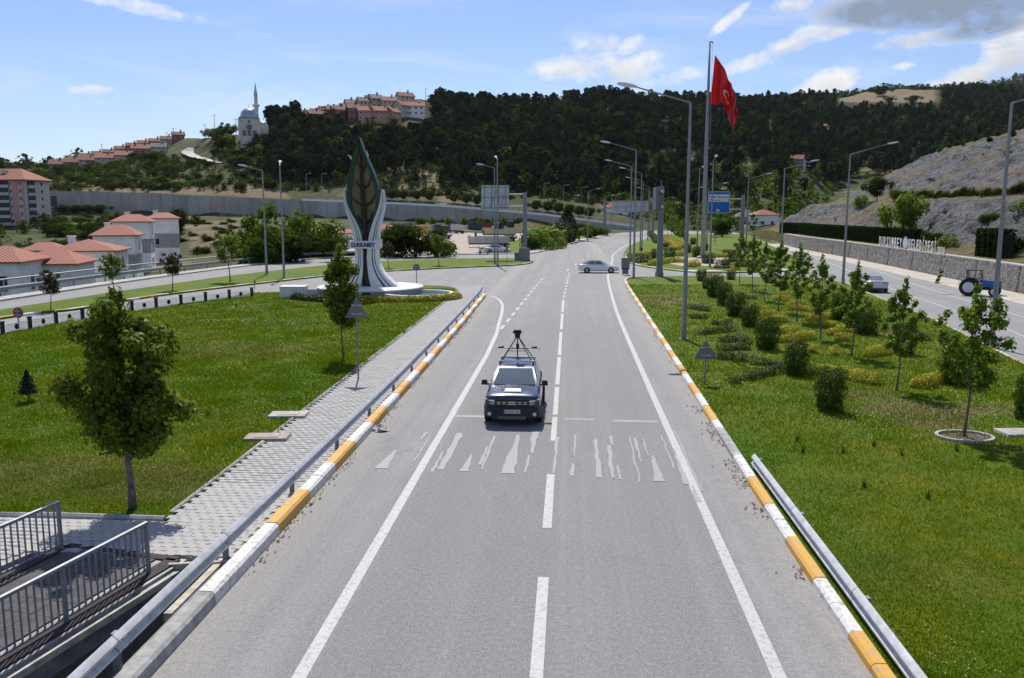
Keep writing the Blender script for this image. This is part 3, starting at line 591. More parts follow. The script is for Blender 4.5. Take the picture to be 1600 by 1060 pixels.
# ditch wall and the pale lip between rail and kerb
dw=MB(); dw.prism([(-6.32,3),(-6.32,15.28),(-6.6,15.28),(-6.6,3)],-3.2,.05); tag(dw.obj('ditch_wall',CONCD),'concrete wall of the ditch under the guardrail',None,None,'structure')
lb=MB(); lb.box((-6.68,14.1,.02),(.14,2.3,.14)); tag(lb.obj('concrete_lip',tim),'pale plank edging beside the ditch under the guardrail','plank')
# inspection covers and small things on the lawn
for (px,py,w,d_,lb_) in ((451,650,1.25,.75,'pale concrete inspection cover in the lawn beside the footpath'),(418,685,1.3,.7,'pinkish concrete inspection cover nearest the footpath')):
    p=G(px,py,.1); s=MB(); s.box((0,0,.05),(w,d_,.1),0,.1,.96,.96); s.box((0,0,.108),(w*.55,d_*.6,.016),0,.1); tag(s.obj('inspection_cover',CONC if px>440 else M('pink_concrete',(.40,.33,.29),.9,var=.15),loc=(p.x,p.y,.08)),lb_,'cover')
p=G(1590,678,.1); s=MB(); s.box((0,0,.05),(1.1,.8,.1),0,.1,.96,.96); tag(s.obj('inspection_cover',CONC,loc=(p.x,p.y,.08)),'pale concrete inspection cover at the right edge of the lawn','cover')
p=G(596,673); s=MB(); s.lathe([(.05,0),(.22,.02),(.24,.07),(.16,.13),(.03,.16)],9); 
for i,v in enumerate(s.v): s.v[i]=(v[0]*(1+.35*math.sin(i*2.3)),v[1]*(1+.3*math.cos(i*1.7)),v[2]*(1+.3*math.sin(i*3.1)))
tag(s.obj('crumpled_bag',M('dirty_white',(.5,.49,.46),.7,var=.2,vs=8),loc=(p.x,p.y,0)),'crumpled pale bag lying by the left kerb','bag')
# ---------------------------------------------------------------- plants
def nrm(a): return a/np.maximum(1e-9,np.linalg.norm(a,axis=-1,keepdims=True))
def leafq(P,Nr,size,g,asp=.36):
    n=len(P); Nr=nrm(Nr); a=nrm(np.cross(Nr,g.normal(size=(n,3)))); b=np.cross(Nr,a); s=(size*(.65+.7*g.random((n,1))))
    V=np.stack([P-a*s*.5,P+b*s*asp+Nr*s*.10,P+a*s*.5-Nr*s*.12,P-b*s*asp+Nr*s*.10],1)
    return V.reshape(-1,3),np.arange(n*4).reshape(n,4)
def clump_pts(cl,n,g,pw=.45):
    C=np.array([c[0] for c in cl],float); r=np.array([c[1] if np.ndim(c[1]) else (c[1],)*3 for c in cl],float)
    w=r.prod(1)**(2/3); k=g.choice(len(cl),n,p=w/w.sum()); d=nrm(g.normal(size=(n,3)))
    P=C[k]+d*r[k]*(g.random((n,1))**pw); return P,d+.45*g.normal(size=(n,3))+np.array([0,0,.35])
def limbs_tree(seed,h,rad,bh,nl,leaf,mat,nlimb=13,bark=WOOD,tr=.045,top=.9,shape=None,csz=.30,lean=.04):
    g=np.random.default_rng(seed); t=MB(); ph=g.uniform(0,6)
    def ax(z): return np.array([lean*z*math.cos(ph)+.03*math.sin(z*2+ph),lean*z*math.sin(ph)+.03*math.cos(z*1.7),z])
    zs=np.linspace(0,h*.93,9); t.tube([ax(z) for z in zs],[tr*(1.25 if i==0 else 1)*(1-.85*z/h) for i,z in enumerate(zs)],7)
    cl=[]
    for i in range(nlimb):
        u=(i+.3*g.random())/nlimb; z=bh+(h*.86-bh)*u; th=i*2.4+g.uniform(-.4,.4)
        L=rad*(shape(u) if shape else (math.sin(math.pi*min(1,.18+.8*u))**.8))*g.uniform(.7,1.15)
        p0=ax(z-.15); p1=p0+np.array([math.cos(th)*L*.55,math.sin(th)*L*.55,L*.35+.08]); p2=p0+np.array([math.cos(th)*L,math.sin(th)*L,L*.75+.15])
        t.tube([p0,p1,p2],[tr*.42*(1-.5*u),tr*.28,tr*.1],5)
        cs=csz*g.uniform(.75,1.25)*(1.1-.35*u)
        cl+=[(p1,(cs*.9,cs*.9,cs*.75)),(p2,(cs,cs,cs*.9)),(p2+g.normal(size=3)*cs*.6,(cs*.7,)*3)]
    cl+=[(ax(h*.9),(csz*.7,csz*.7,csz*1.1)),(ax(h*.97),(csz*.45,csz*.45,csz*.8)),(ax(h*.78),(csz*.9,)*3)]
    P,Nr=clump_pts(cl,nl,g,.55); P[:,2]=np.maximum(P[:,2],bh*.85); V,Fc=leafq(P,Nr,leaf,g)
    return t.mesh('trunk',bark,True),npmesh('crown',V,Fc,mat)
def plant(name,label,cat,meshes,loc,rz=0,sc=1,group=None,names=('trunk','crown')):
    e=thing(name,label,cat,loc,rz,group,sc)
    for nm,me in zip(names,meshes): mk(nm,me,e)
    return e
L_MAPLE=LM('maple_leaf',(.21,.265,.024),(.065,.12,.013),.44,c3=(.05,.09,.011)); L_YOUNG=LM('young_leaf',(.22,.32,.028),(.09,.175,.018),.45)
L_PLUM=LM('plum_leaf',(.055,.014,.018),(.022,.008,.010),.25,c3=(.012,.005,.007)); L_DARK=LM('dark_leaf',(.040,.065,.014),(.018,.034,.009),.25,far=True)
L_SHRUB=LM('shrub_leaf',(.085,.15,.018),(.028,.058,.011),.25); L_GOLD=LM('golden_leaf',(.70,.56,.05),(.30,.31,.03),.3,c3=(.20,.21,.02)); L_HEDGE=LM('dull_hedge_leaf',(.06,.075,.022),(.028,.036,.012),.2)
L_BROAD=LM('broad_leaf',(.11,.19,.024),(.045,.092,.013),.4,far=True); L_THUJA=LM('thuja_leaf',(.022,.042,.012),(.012,.024,.008),.15,far=True); L_BRONZE=LM('bronze_leaf',(.07,.06,.02),(.03,.035,.012),.2)
L_PINE=LM('pine_needle',(.026,.041,.021),(.012,.021,.013),.08,far=True); L_BLUE=LM('blue_spruce_leaf',(.075,.115,.085),(.03,.055,.035),.2,far=True)
L_PINE2=LM('pine_needle_light',(.044,.064,.024),(.020,.033,.014),.10,far=True); L_PINE3=LM('pine_needle_blue',(.020,.035,.026),(.010,.020,.017),.08,far=True)
L_WILD=LM('wild_leaf',(.075,.115,.026),(.034,.056,.015),.28,far=True)
# left maple
p=G(205,797,.1); plant('maple_tree','large bushy maple tree on the near left lawn','tree',limbs_tree(3,5.0,.92,1.30,14500,.125,L_MAPLE,24,BARKD,.085,csz=.42,lean=.0,shape=lambda u:(1.08-.42*max(0,u-.55)/.45)*(.82+.26*math.sin(u*47)) if u>.1 else .75),(p.x,p.y,.09))
p=G(536,564,.1); plant('maple_tree','narrow young maple standing in front of the monument','tree',limbs_tree(8,5.3,.72,1.6,7500,.125,L_MAPLE,18,BARKD,.05,csz=.36),(p.x,p.y,.09))
# young maples on the reservation, nearest first
YT=[limbs_tree(20+i,4.7,.70,1.45,2300+300*i,.125,L_YOUNG,15,BARKD,.04,csz=.25,lean=.02) for i in range(4)]
names_=['nearest young maple on the reservation, in a ring of edging stones','young maple with a thin forked crown, second from the right edge','slender young maple in front of the silver car','young maple, fourth along the reservation row from the right','young maple, fifth along the reservation row from the right','young maple, sixth along the reservation row from the right','young maple, seventh along the reservation row from the right','young maple, eighth along the reservation row from the right','young maple, farthest of the reservation row before the side road']
YT.append(limbs_tree(31,4.7,.95,1.5,3600,.13,L_YOUNG,17,BARKD,.045,csz=.29,lean=.0))
for i,(px,py,top) in enumerate([(1508,683,432),(1402,610,424),(1331,557,402),(1281,530,394),(1244,503,374),(1217,487,370),(1195,470,374),(1175,455,364),(1155,443,361)]):
    p=G(px,py,.1); plant('young_maple',names_[i],'tree',YT[4 if i==0 else (i*3)%4],(p.x,p.y,.09),i*1.3,hgt(p,py,top)/4.75,'young maples on the central reservation')
ring=MB(); p=G(1507,684,.1)
for k in range(22):
    a=2*math.pi*k/22; ring.box((p.x+.78*math.cos(a),p.y+.62*math.sin(a),.13),(.2,.09,.1),0,a+math.pi/2)
tag(ring.obj('tree_ring',CONC),'oval ring of edging stones round the nearest young maple','edging'); 
sb=MB(); sb.prism([(p.x+.74*math.cos(a*.5236),p.y+.58*math.sin(a*.5236)) for a in range(12)],0,.115); tag(sb.obj('tree_pit_soil',M('dry_soil',(.15,.115,.08),.95,var=.3,vs=8,bs=25,bst=.8)),'bare soil inside the tree ring',None,None,'structure')
for i in range(6):
    px,py=1043+5.2*i,371+3.4*i; p=G(px,py,.13); plant('young_maple','young maple in the dense row down the middle of the far island','tree',YT[i%4],(p.x,p.y,.12),i,hgt(p,py,332+2*i)/4.75,'maples on the far island')
# left median trees
PL=limbs_tree(41,3.6,.85,1.5,2600,.13,L_PLUM,13,BARKD,.05,csz=.36,shape=lambda u:.75+.4*u-.6*max(0,u-.6)); MG=limbs_tree(43,3.9,.9,1.6,2600,.14,L_MAPLE,13,BARKD,.05,csz=.36)
for (px,py,top,me,lb_) in [(80,484,424,PL,'dark red plum tree at the far left beside the branch road'),(179,462,398,MG,'green young tree between the two dark red plum trees'),(270,454,394,PL,'dark red plum tree in front of the white houses'),(359,441,365,MG,'slim green young tree left of the two lamp posts'),(607,419,378,PL,'dark red plum tree right of the monument'),(686,415,368,MG,'green young tree on the strip right of the monument')]:
    p=G(px,py,.14); plant('roadside_tree',lb_,'tree',me,(p.x,p.y,.13),px*.1,hgt(p,py,top)/3.7,'young trees on the left median strip')
# small blue spruce
def conifer(seed,h,rad,n,leaf,mat,zb=.12,tiers=9):
    g=np.random.default_rng(seed); t=MB(); t.tube([(0,0,0),(0,0,h*.95)],[.03*h/1.5,.006],6); cl=[]
    P=[];Nr=[]
    for k in range(n):
        u=g.random()**1.4; tier=int(u*tiers)/tiers; z=zb*h+(1-zb)*h*u; r=rad*(1-u)**.85*(.55+.45*abs(math.sin(u*tiers*math.pi)))*g.random()**.4; a=g.uniform(0,6.28)+0*tier
        lobes=.7+.3*math.sin(5*a+tier*9); P.append((r*lobes*math.cos(a),r*lobes*math.sin(a),z-.12*r)); Nr.append((math.cos(a)*.4,math.sin(a)*.4,1))
    V,Fc=leafq(np.array(P),np.array(Nr)+.4*g.normal(size=(n,3)),leaf,g,.22); return t.mesh('trunk',WOOD,True),npmesh('crown',V,Fc,mat)
p=G(45,628,.1); plant('spruce','small blue spruce sapling on the left lawn','tree',conifer(5,1.15,.55,900,.13,L_BLUE,.3,5),(p.x,p.y,.09))
# clipped shrubs
def shrub_mesh(seed,mat,n=3600,leaf=.07,box=.8):
    g=np.random.default_rng(seed); d=nrm(g.normal(size=(n,3))); q=np.sign(d)*np.abs(d)**box; q=q/np.max(np.abs(q),axis=1,keepdims=True)*.35+q*.42
    rr=(g.random((n,1))**.25)*(1+.10*np.sin(q[:,:1]*9+seed)+.08*np.sin(q[:,2:]*11)); P=q*rr; P[:,2]=P[:,2]*.5/.62+.5; P[:,:2]*=.62+.12*(P[:,2:]>.35)
    V,Fc=leafq(P,d+.5*g.normal(size=(n,3)),leaf,g); t=MB()
    for k in range(5): a=k*1.26; t.tube([(0.03*math.cos(a),.03*math.sin(a),0),(.25*math.cos(a),.25*math.sin(a),.6)],[.02,.008],4)
    return t.mesh('stems',WOOD),npmesh('foliage',V,Fc,mat)
SH=[shrub_mesh(60+i,L_SHRUB) for i in range(4)]
def shrub(px,py,wp,hp,label,group,z=.1,me=None,i=0):
    p=G(px,py,z); k=depth(p)/1335; plant('clipped_shrub',label,'shrub',me or SH[i%4],(p.x,p.y,z-.02),i*1.1,(wp*k,wp*k,hp*k),group,('stems','foliage'))
LS=['nearest clipped shrub on the reservation, fully in the grass','second clipped shrub of the left row on the reservation','third clipped shrub of the left row on the reservation','fourth clipped shrub of the left row on the reservation','fifth clipped shrub of the left row on the reservation','sixth clipped shrub of the left row on the reservation','round clipped shrub at the far end of the left row','low clipped shrub tucked behind the end of the left row']
for i,(px,py,wp,hp) in enumerate([(1296,642,42,62),(1243,586,33,48),(1198,546,33,46),(1171,510,24,32),(1149,494,28,34),(1131,477,22,32),(1117,464,25,32),(1103,451,11,15)]): shrub(px,py,wp,hp,LS[i],'clipped shrubs in the left row',i=i)
LS=['broad clipped shrub left of the nearest young maple','clipped shrub behind the second young maple','clipped shrub behind the third young maple','far clipped shrub of the right row','clipped shrub cut off by the right edge of the picture']
for i,(px,py,wp,hp) in enumerate([(1492,600,42,55),(1411,553,32,44),(1352,522,34,38),(1312,500,27,38),(1603,655,36,62)]): shrub(px,py,wp,hp,LS[i],'clipped shrubs in the right row',i=i+1)
for i,(px,py,wp,hp,lb_) in enumerate([(1096,439,15,16,'small round shrub at the far edge of the reservation lawn, left one'),(1142,437,13,13,'small round shrub at the far edge of the reservation lawn, middle one'),(1202,442,11,14,'small round shrub at the far edge of the reservation lawn, right one')]): shrub(px,py,wp,hp,lb_,'small shrubs at the lawn end',i=i)
for i,(px,py,wp,hp) in enumerate([(1046,407,18,14),(1022,405,9,14),(1089,402,15,15),(1106,412,19,15),(1040,387,10,7),(1046,393,18,6),(1074,395,11,12),(1083,382,9,9),(1101,392,10,10),(1148,408,18,14),(1138,401,16,10)]): shrub(px,py,wp,hp,'dark clipped shrub on the planted island beyond the junction','shrubs on the far island',.13,i=i)
# low hedges
def hedge(pts,w,h,mat,label,group,name='low_hedge',leaf=.07,dn=900,z=.1,cat='hedge',seed=0):
    g=np.random.default_rng(seed+int(abs(pts[0][0]*13+pts[0][1]*7))); P=[Vector((*p,0)) for p in pts]; o0=P[0]
    Ls=[(P[i+1]-P[i]).length for i in range(len(P)-1)]; tot=sum(Ls); n=max(120,int(dn*tot)); s=g.random(n)*tot; cum=np.concatenate([[0],np.cumsum(Ls)])
    xs=np.interp(s,cum,[q.x for q in P]); ys=np.interp(s,cum,[q.y for q in P]); lump=.7+.55*vnoise(s*2.3+seed,s*0+seed*3.1)
    th=g.uniform(-.25,math.pi+.25,n); rr=g.random(n)**.3; cx=np.cos(th)*w/2*rr*lump; cz=np.maximum(.01,np.sin(th)*h*rr*lump)
    tx=np.gradient(np.interp(np.linspace(0,tot,40),cum,[q.x for q in P])); ty=np.gradient(np.interp(np.linspace(0,tot,40),cum,[q.y for q in P])); ix=np.clip((s/tot*39).astype(int),0,39); ln=np.hypot(tx[ix],ty[ix])+1e-9
    PX=xs+ty[ix]/ln*cx-o0.x; PY=ys-tx[ix]/ln*cx-o0.y
    V,Fc=leafq(np.stack([PX,PY,cz],1),np.stack([ty[ix]/ln*np.cos(th),-tx[ix]/ln*np.cos(th),np.sin(th)+.2],1)+.5*g.normal(size=(n,3)),leaf,g,.4)
    return tag(mk(name,npmesh(name,V,Fc,mat),None,(o0.x,o0.y,z-.01)),label,cat,group)
def zp(z1): return [tuple(G(1050+a*.344,420+b*.344,.1))[:2] for a,b in z1]
for i,q in enumerate([[(480,337),(560,330),(640,318)],[(490,292),(540,297),(610,300)],[(715,303),(800,288)],[(735,325),(810,330)],[(615,252),(690,262),(750,266)],[(618,237),(730,226)],[(520,188),(600,192),(670,204)],[(530,176),(600,166)],[(400,246),(520,242)],[(390,220),(450,218),(515,228)],[(880,402),(985,386)],[(715,388),(752,396)],[(775,495),(850,510),(935,528)],[(1090,542),(1150,538),(1210,516)],[(605,372),(642,385)],[(340,186),(440,196)],[(460,142),(540,150)],[(490,131),(560,125)],[(655,478),(775,482)]]):
    hedge(zp(q),.65,.46,L_GOLD,'low golden hedge strip winding between the young maples','golden hedges on the reservation',seed=i,name='golden_hedge')
for i,q in enumerate([[(255,520),(310,518)],[(330,510),(410,490),(490,470)],[(205,410),(280,415),(350,425)],[(360,432),(430,440),(520,458)],[(125,302),(200,292),(280,282)],[(180,255),(270,256)],[(80,226),(160,229)],[(75,180),(170,196)],[(205,372),(355,368)],[(215,335),(290,330),(350,345)],[(590,462),(665,492)],[(330,135),(385,140)],[(1130,322),(1180,328)],[(800,690),(860,640),(905,590)]][:13]):
    hedge(zp(q),.6,.4,L_HEDGE if i not in (0,10) else L_SHRUB,'low dull green hedge strip on the reservation grass','dull hedges on the reservation',seed=i+40,dn=500)
def zi(z1): return [tuple(G(940+a*.1875,330+b*.1875,.13))[:2] for a,b in z1]
for i,q in enumerate([[(195,378),(300,376),(410,372)],[(415,455),(490,442)],[(490,440),(600,428),(700,432)],[(735,468),(790,455)],[(940,385),(1060,388)],[(615,372),(700,372)],[(520,240),(575,270),(640,325)],[(545,215),(600,250),(680,310)],[(1075,488),(1140,488)]]):
    hedge(zi(q),1.3,.75,L_GOLD,'golden hedge edging the beds of the planted island','golden hedges on the island',seed=i+70,dn=300,leaf=.16,z=.13,name='golden_hedge')
for i,q in enumerate([[(275,430),(390,420)],[(1030,455),(1120,440),(1230,470)],[(400,190),(440,225),(470,270)],[(980,470),(1030,480)],[(1240,485),(1330,490)]]):
    hedge(zi(q),1.8,1.0,L_HEDGE,'dark low hedge on the planted island beyond the junction','dark hedges on the island',seed=i+90,dn=260,leaf=.18,z=.13)
# ---------------------------------------------------------------- grass blades and clover
def inpoly(x,y,poly):
    r=np.zeros(len(x),bool); n=len(poly)
    for i in range(n):
        x0,y0=poly[i];x1,y1=poly[(i+1)%n]
        with np.errstate(divide='ignore',invalid='ignore'): c=((y0>y)!=(y1>y))&(x<(x1-x0)*(y-y0)/(y1-y0+1e-12)+x0)
        r^=c
    return r
def grass(poly,n,y0,y1,x0,x1,label,seed,keep=None):
    g=np.random.default_rng(seed); u=g.random(n); y=1/(1/y0+(1/y1-1/y0)*u); x=g.uniform(x0,x1,n); k=inpoly(x,y,poly)
    x=x[k];y=y[k]; den=fbm(x*.8,y*.8,3); kk=g.random(len(x))<.35+1.0*den; x=x[kk];y=y[kk];den=den[kk]; n=len(x); s=np.clip(y/22,.75,3.2)
    hgt_=(.045+.075*den*g.random(n)+ .10*(fbm(x*.35+9,y*.35,2)>.60)*g.random(n))*np.minimum(s,1.4); w=.012*s; a=g.uniform(0,6.28,n); lx=g.normal(0,.035,n);ly=g.normal(0,.035,n); z=.098
    V=np.stack([np.stack([x-np.cos(a)*w,y-np.sin(a)*w,np.full(n,z)],1),np.stack([x+np.cos(a)*w,y+np.sin(a)*w,np.full(n,z)],1),np.stack([x+lx,y+ly,z+hgt_],1)],1)
    o=mk('grass',npmesh('grass',V,np.arange(n*3).reshape(n,3),BLADE)); tag(o,label,None,None,'stuff'); return n
grass(LAWN_L,420000,17.3,75,-32,-8.8,'short grass blades of the left lawn',1)
grass(LAWN_R,420000,9,80,4.8,24,'short grass blades of the central reservation',2)
def clover(poly,n,y0,y1,x0,x1,seed,label):
    g=np.random.default_rng(seed); u=g.random(n); y=y0+(y1-y0)*u**1.3; x=g.uniform(x0,x1,n); k=inpoly(x,y,poly)&(fbm(x*.22+seed,y*.22,3)>.56); k2=inpoly(x,y,poly)&(g.random(n)<.05); k=k|k2; x=x[k];y=y[k];n=len(x)
    d=nrm(np.array([[1,0,0],[0,1,0],[-1,0,0],[0,-1,0],[0,0,1]],float)); s=(.008+.009*g.random((n,1,1)))*np.clip(y/24,.8,1.6)[:,None,None]
    V=np.stack([x,y,.15+.05*g.random(n)],1)[:,None,:]+d[None]*s; Fc=(np.array([[0,1,4],[1,2,4],[2,3,4],[3,0,4]])[None]+(np.arange(n)*5)[:,None,None]).reshape(-1,3)
    tag(mk('clover_flowers',npmesh('clover_flowers',V,Fc,M('clover_white',(.48,.49,.40),.8,var=.1))),label,None,None,'stuff')
clover(LAWN_L,9000,17.5,60,-30,-8.8,3,'white clover flowers scattered over the left lawn'); clover(LAWN_R,9000,9,50,4.9,20,5,'white clover flowers scattered over the reservation')
# weeds and dry leaves along the kerbs
g=np.random.default_rng(9); lv=[];ln=[]
for k in range(1500):
    if g.random()<.45: y=g.uniform(13,60); x=np.interp(y,[13,26,52,68],[-6.05,-6.07,-6.37,-6.7])+abs(g.normal(0,.10))
    else: y=g.uniform(10,80)if g.random()<.5 else g.uniform(10,30); x=np.interp(y,[10,16,25,41,60,82],[4.5,4.48,4.57,4.8,5.0,5.3])-abs(g.normal(0,.16))
    if vnoise(np.array(y*.9),np.array(x>0)*7.0)<.45: continue
    lv.append((x,y,.006+.03*g.random())); ln.append((g.normal(0,.5),g.normal(0,.5),1))
V,Fc=leafq(np.array(lv),np.array(ln),.075,g,.3); tag(mk('leaf_litter',npmesh('leaf_litter',V,Fc,LM('dry_leaf',(.26,.19,.11),(.14,.10,.06),.1))),'dry brown leaves and weeds along the kerbs',None,None,'stuff')
wt_=M('weed',(.05,.085,.02),.8,var=.3)
for i,(px,py) in enumerate([(1255,708),(1245,690),(1317,708),(1365,698),(1410,712),(1350,762),(1450,780),(330,505),(370,480),(1495,705),(325,650)]):
    p=G(px,py,.1); b_=MB()
    for k in range(16): a=k*2.4; r0=.05*g.random(); b_.add([(r0*math.cos(a)-.008,r0*math.sin(a),0),(r0*math.cos(a)+.008,r0*math.sin(a),0),(.12*math.cos(a)*g.random(),.12*math.sin(a)*g.random(),.16+.16*g.random())],[(0,1,2)])
    tag(b_.obj('weed_tuft',wt_,loc=(p.x,p.y,.09)),'tall dark weed tuft sticking out of the mown grass','weed','weed tufts in the lawns')
# ---------------------------------------------------------------- text
def text_mesh(s,size,ext,mat,width=None,sh=None):
    cu=bpy.data.curves.new('t','FONT'); cu.body=s; cu.size=size; cu.extrude=ext; cu.align_x='CENTER'; cu.resolution_u=2; cu.offset=.012*size
    o=bpy.data.objects.new('t',cu); COL.objects.link(o); dg=bpy.context.evaluated_depsgraph_get(); me=bpy.data.meshes.new_from_object(o.evaluated_get(dg)); bpy.data.objects.remove(o); bpy.data.curves.remove(cu)
    me.materials.clear(); me.materials.append(mat)
    xs=[v.co.x for v in me.vertices]
    if xs and width:
        w=max(xs)-min(xs); c=(max(xs)+min(xs))/2; k=width/w
        for v in me.vertices: v.co.x=(v.co.x-c)*k
    me.transform(Matrix.Rotation(math.pi/2,4,'X')); return me    # stands up, reads from -Y
# ---------------------------------------------------------------- monument
MC=Vector((-16.3,68.6,.1)); mk_=depth(MC)/1335
MW=M('monument_white',(.66,.67,.68),.5,var=.06,vs=.8); MBK=M('monument_black',(.012,.012,.014),.4,var=.1); MGR=M('monument_green',(.012,.055,.030),.45,var=.2,vs=1.5); MTAN=M('leaf_panel',(.22,.17,.095),.7,var=.2,vs=1.2,bs=9,bst=.4,col2=(.14,.108,.06)); MST=M('leaf_stem',(.030,.017,.013),.6,var=.2); MARB=M('grey_marble',(.33,.335,.34),.35,var=.25,vs=2.5); MTOP=M('white_marble',(.72,.72,.71),.4,var=.06)
mon=thing('leaf_monument','tall leaf shaped monument with green frame and striped white ribbons','monument',MC)
def mx(px): return (px-568)*mk_
def mz(py): return EYE-.1+(333-py)*depth(MC)/1335
def ribbon(rows,y0,th):
    bands=[(0,.46,0),(.46,.56,1),(.56,.70,0),(.70,.77,1),(.77,1,0)]
    yk=[q[0] for q in rows]; zz=np.linspace(yk[0],yk[-1],26); xl=np.interp(zz,yk,[q[1] for q in rows]); xr=np.interp(zz,yk,[q[2] for q in rows])
    ker=np.array([1,2,3,2,1])/9; xl[2:-2]=np.convolve(xl,ker,'valid'); xr[2:-2]=np.convolve(xr,ker,'valid'); out=[]
    for (a,b,m) in bands:
        d=.08*m; q=MB(); vs=[];fs=[]
        for i in range(26):
            X0=mx(xl[i]+(xr[i]-xl[i])*a);X1=mx(xl[i]+(xr[i]-xl[i])*b);Z=mz(zz[i]); t=th*(.6+.8*i/25)
            vs+=[(X0,y0-t/2+d,Z),(X1,y0-t/2+d,Z),(X1,y0+t/2-d,Z),(X0,y0+t/2-d,Z)]
        for i in range(25):
            for j in range(4): fs.append((4*i+j,4*i+(j+1)%4,4*i+4+(j+1)%4,4*i+4+j))
        fs+=[(0,3,2,1),(100,101,102,103)]; q.add(vs,fs); out.append((q,m))
    return out
RR_=[(297,590,592),(310,588.5,595),(319,587,595),(330,583,593),(341,578,589),(355,572.5,586),(370,568.5,584),(384,566.5,582),(398,565,581),(412,565.5,583),(426,567,590),(436,568,599),(444,570,610),(451,572,619),(458,575,628)]
LR_=[(297,531,532),(310,530,533.5),(319,530,534.5),(330,532.5,539),(341,537,546),(355,541,554),(370,545,557.5),(384,546.5,558.5),(398,547,559),(412,546,559),(426,540,558),(436,531,557),(444,521,555),(451,513,553),(458,504,551)]
for rows,nm in ((RR_,0),(LR_,1)):
    par=None
    for q,m in ribbon(rows,-.05,.9):
        if par is None: par=q.obj('ribbon',MW,mon)
        else: q.obj('stripe' if m else 'ribbon_band',MBK if m else MW,par)
ol=[(217,556.5,556.5),(232,551.5,561.5),(242,547,565),(256,542.5,571),(271,538.7,578),(285,537,582.5),(293,535.5,584.5),(313,534,586.8),(325,535.2,585.8),(333,538,584),(342,543,580.5),(350,548.6,575.5),(358,554,571),(365,559,568)]
ya=[q[0] for q in ol]; rows=np.linspace(217,365,30); lo=np.interp(rows,ya,[q[1] for q in ol]); hi=np.interp(rows,ya,[q[2] for q in ol])
fr=MB()
for xs,sg in ((lo,1),(hi,-1)):
    vs=[];fs=[]
    for i in range(30):
        w=min(6.5,(hi[i]-lo[i])/2+.2)*sg; o_=mx(xs[i]); in_=mx(xs[i]+w); Z=mz(rows[i]); vs+=[(o_,-.30,Z),(in_,-.12,Z),(in_,.35,Z),(o_,.55,Z)]
    for i in range(29):
        for j in range(4): fs.append((4*i+j,4*i+(j+1)%4,4*i+4+(j+1)%4,4*i+4+j))
    fs+=[(0,1,2,3),(119,118,117,116)]; fr.add(vs,fs)
fr.obj('leaf_frame',MGR,mon,auto=40)
pn=MB(); vs=[];fs=[]
for i in range(30): Z=mz(rows[i]); c=(lo[i]+hi[i])/2; vs+=[(mx(lo[i]),.05,Z),(mx(c),.18,Z),(mx(hi[i]),.05,Z),(mx(hi[i]),.25,Z),(mx(lo[i]),.25,Z)]
for i in range(29):
    for j in range(5): fs.append((5*i+j,5*i+(j+1)%5,5*i+5+(j+1)%5,5*i+5+j))
pn.add(vs,fs); pan=pn.obj('leaf_panel',MTAN,mon)
st=MB(); st.tube([(mx(557),0,mz(232)),(mx(558.5),0,mz(300)),(mx(561),0,mz(345)),(mx(562.5),0,mz(375)),(mx(563),0,mz(410)),(mx(564.5),0,mz(440)),(mx(566),0,mz(460))],[.06,.15,.22,.28,.34,.46,.62],8); st.obj('leaf_stem',MST,mon)
for i in range(4):
    r_=350-i*27; c=558.3+(r_-232)*.03
    for sg in (-1,1):
        wv=(np.interp(r_-14,ya,[q[2] for q in ol])-np.interp(r_-14,ya,[q[1] for q in ol]))/2-7
        if wv>2: MB().tube([(mx(c),.02,mz(r_)),(mx(c+sg*wv*.55),.03,mz(r_-6)),(mx(c+sg*wv*(.8+.2*(i%2))),.02,mz(r_-17-3*sg))],[.12,.08,.03],5).obj('leaf_vein',MST,pan)
MB().tube([(mx(545),.1,mz(262)),(mx(543),.1,mz(251)),(mx(540),.1,mz(246)),(mx(536),.1,mz(244))],[.10,.10,.07,.02],6).obj('leaf_curl',MW,mon)
MB().tube([(mx(566),.1,mz(238)),(mx(568),.1,mz(245)),(mx(567),.1,mz(250))],[.03,.08,.03],6).obj('leaf_curl',MW,mon)
bt=MB(); bt.box((mx(562),-.35,mz(382)),(mx(586)-mx(538),.75,mz(376)-mz(388))); be=bt.obj('belt',MW,mon)
bt=MB(); bt.box((mx(583),-.35,mz(380)),(mx(588)-mx(578),.8,mz(374)-mz(387))); bt.obj('belt_block',MW,be)
for k,ch in enumerate('DURSUNBEY'):
    me=text_mesh(ch,.47,.02,MBK); xs=[v.co.x for v in me.vertices]; mk('letter',me,be,(mx(545.5+k*3.95)-(max(xs)+min(xs))/2,-.75,mz(385.3)))
pl=MB(); pl.lathe([(4.25,-.1),(4.25,.58)],48); pln=pl.obj('plinth',MARB,mon); pl=MB(); pl.lathe([(4.33,.58),(4.33,.68),(4.28,.70)],48); pl.obj('plinth_top',MTOP,pln)
pb=MB(); pb.box((-.35,-4.27,.33),(2.6,.06,.42)); pb.obj('name_plate',MBK,pln)
for s_,sz,x0 in (('BELEDİYESİ',.34,-.55),('2020',.2,.70)):
    mk('lettering',text_mesh(s_,sz,.01,LWHITE,1.75 if sz>.3 else .42),pln,(x0,-4.315,.22))
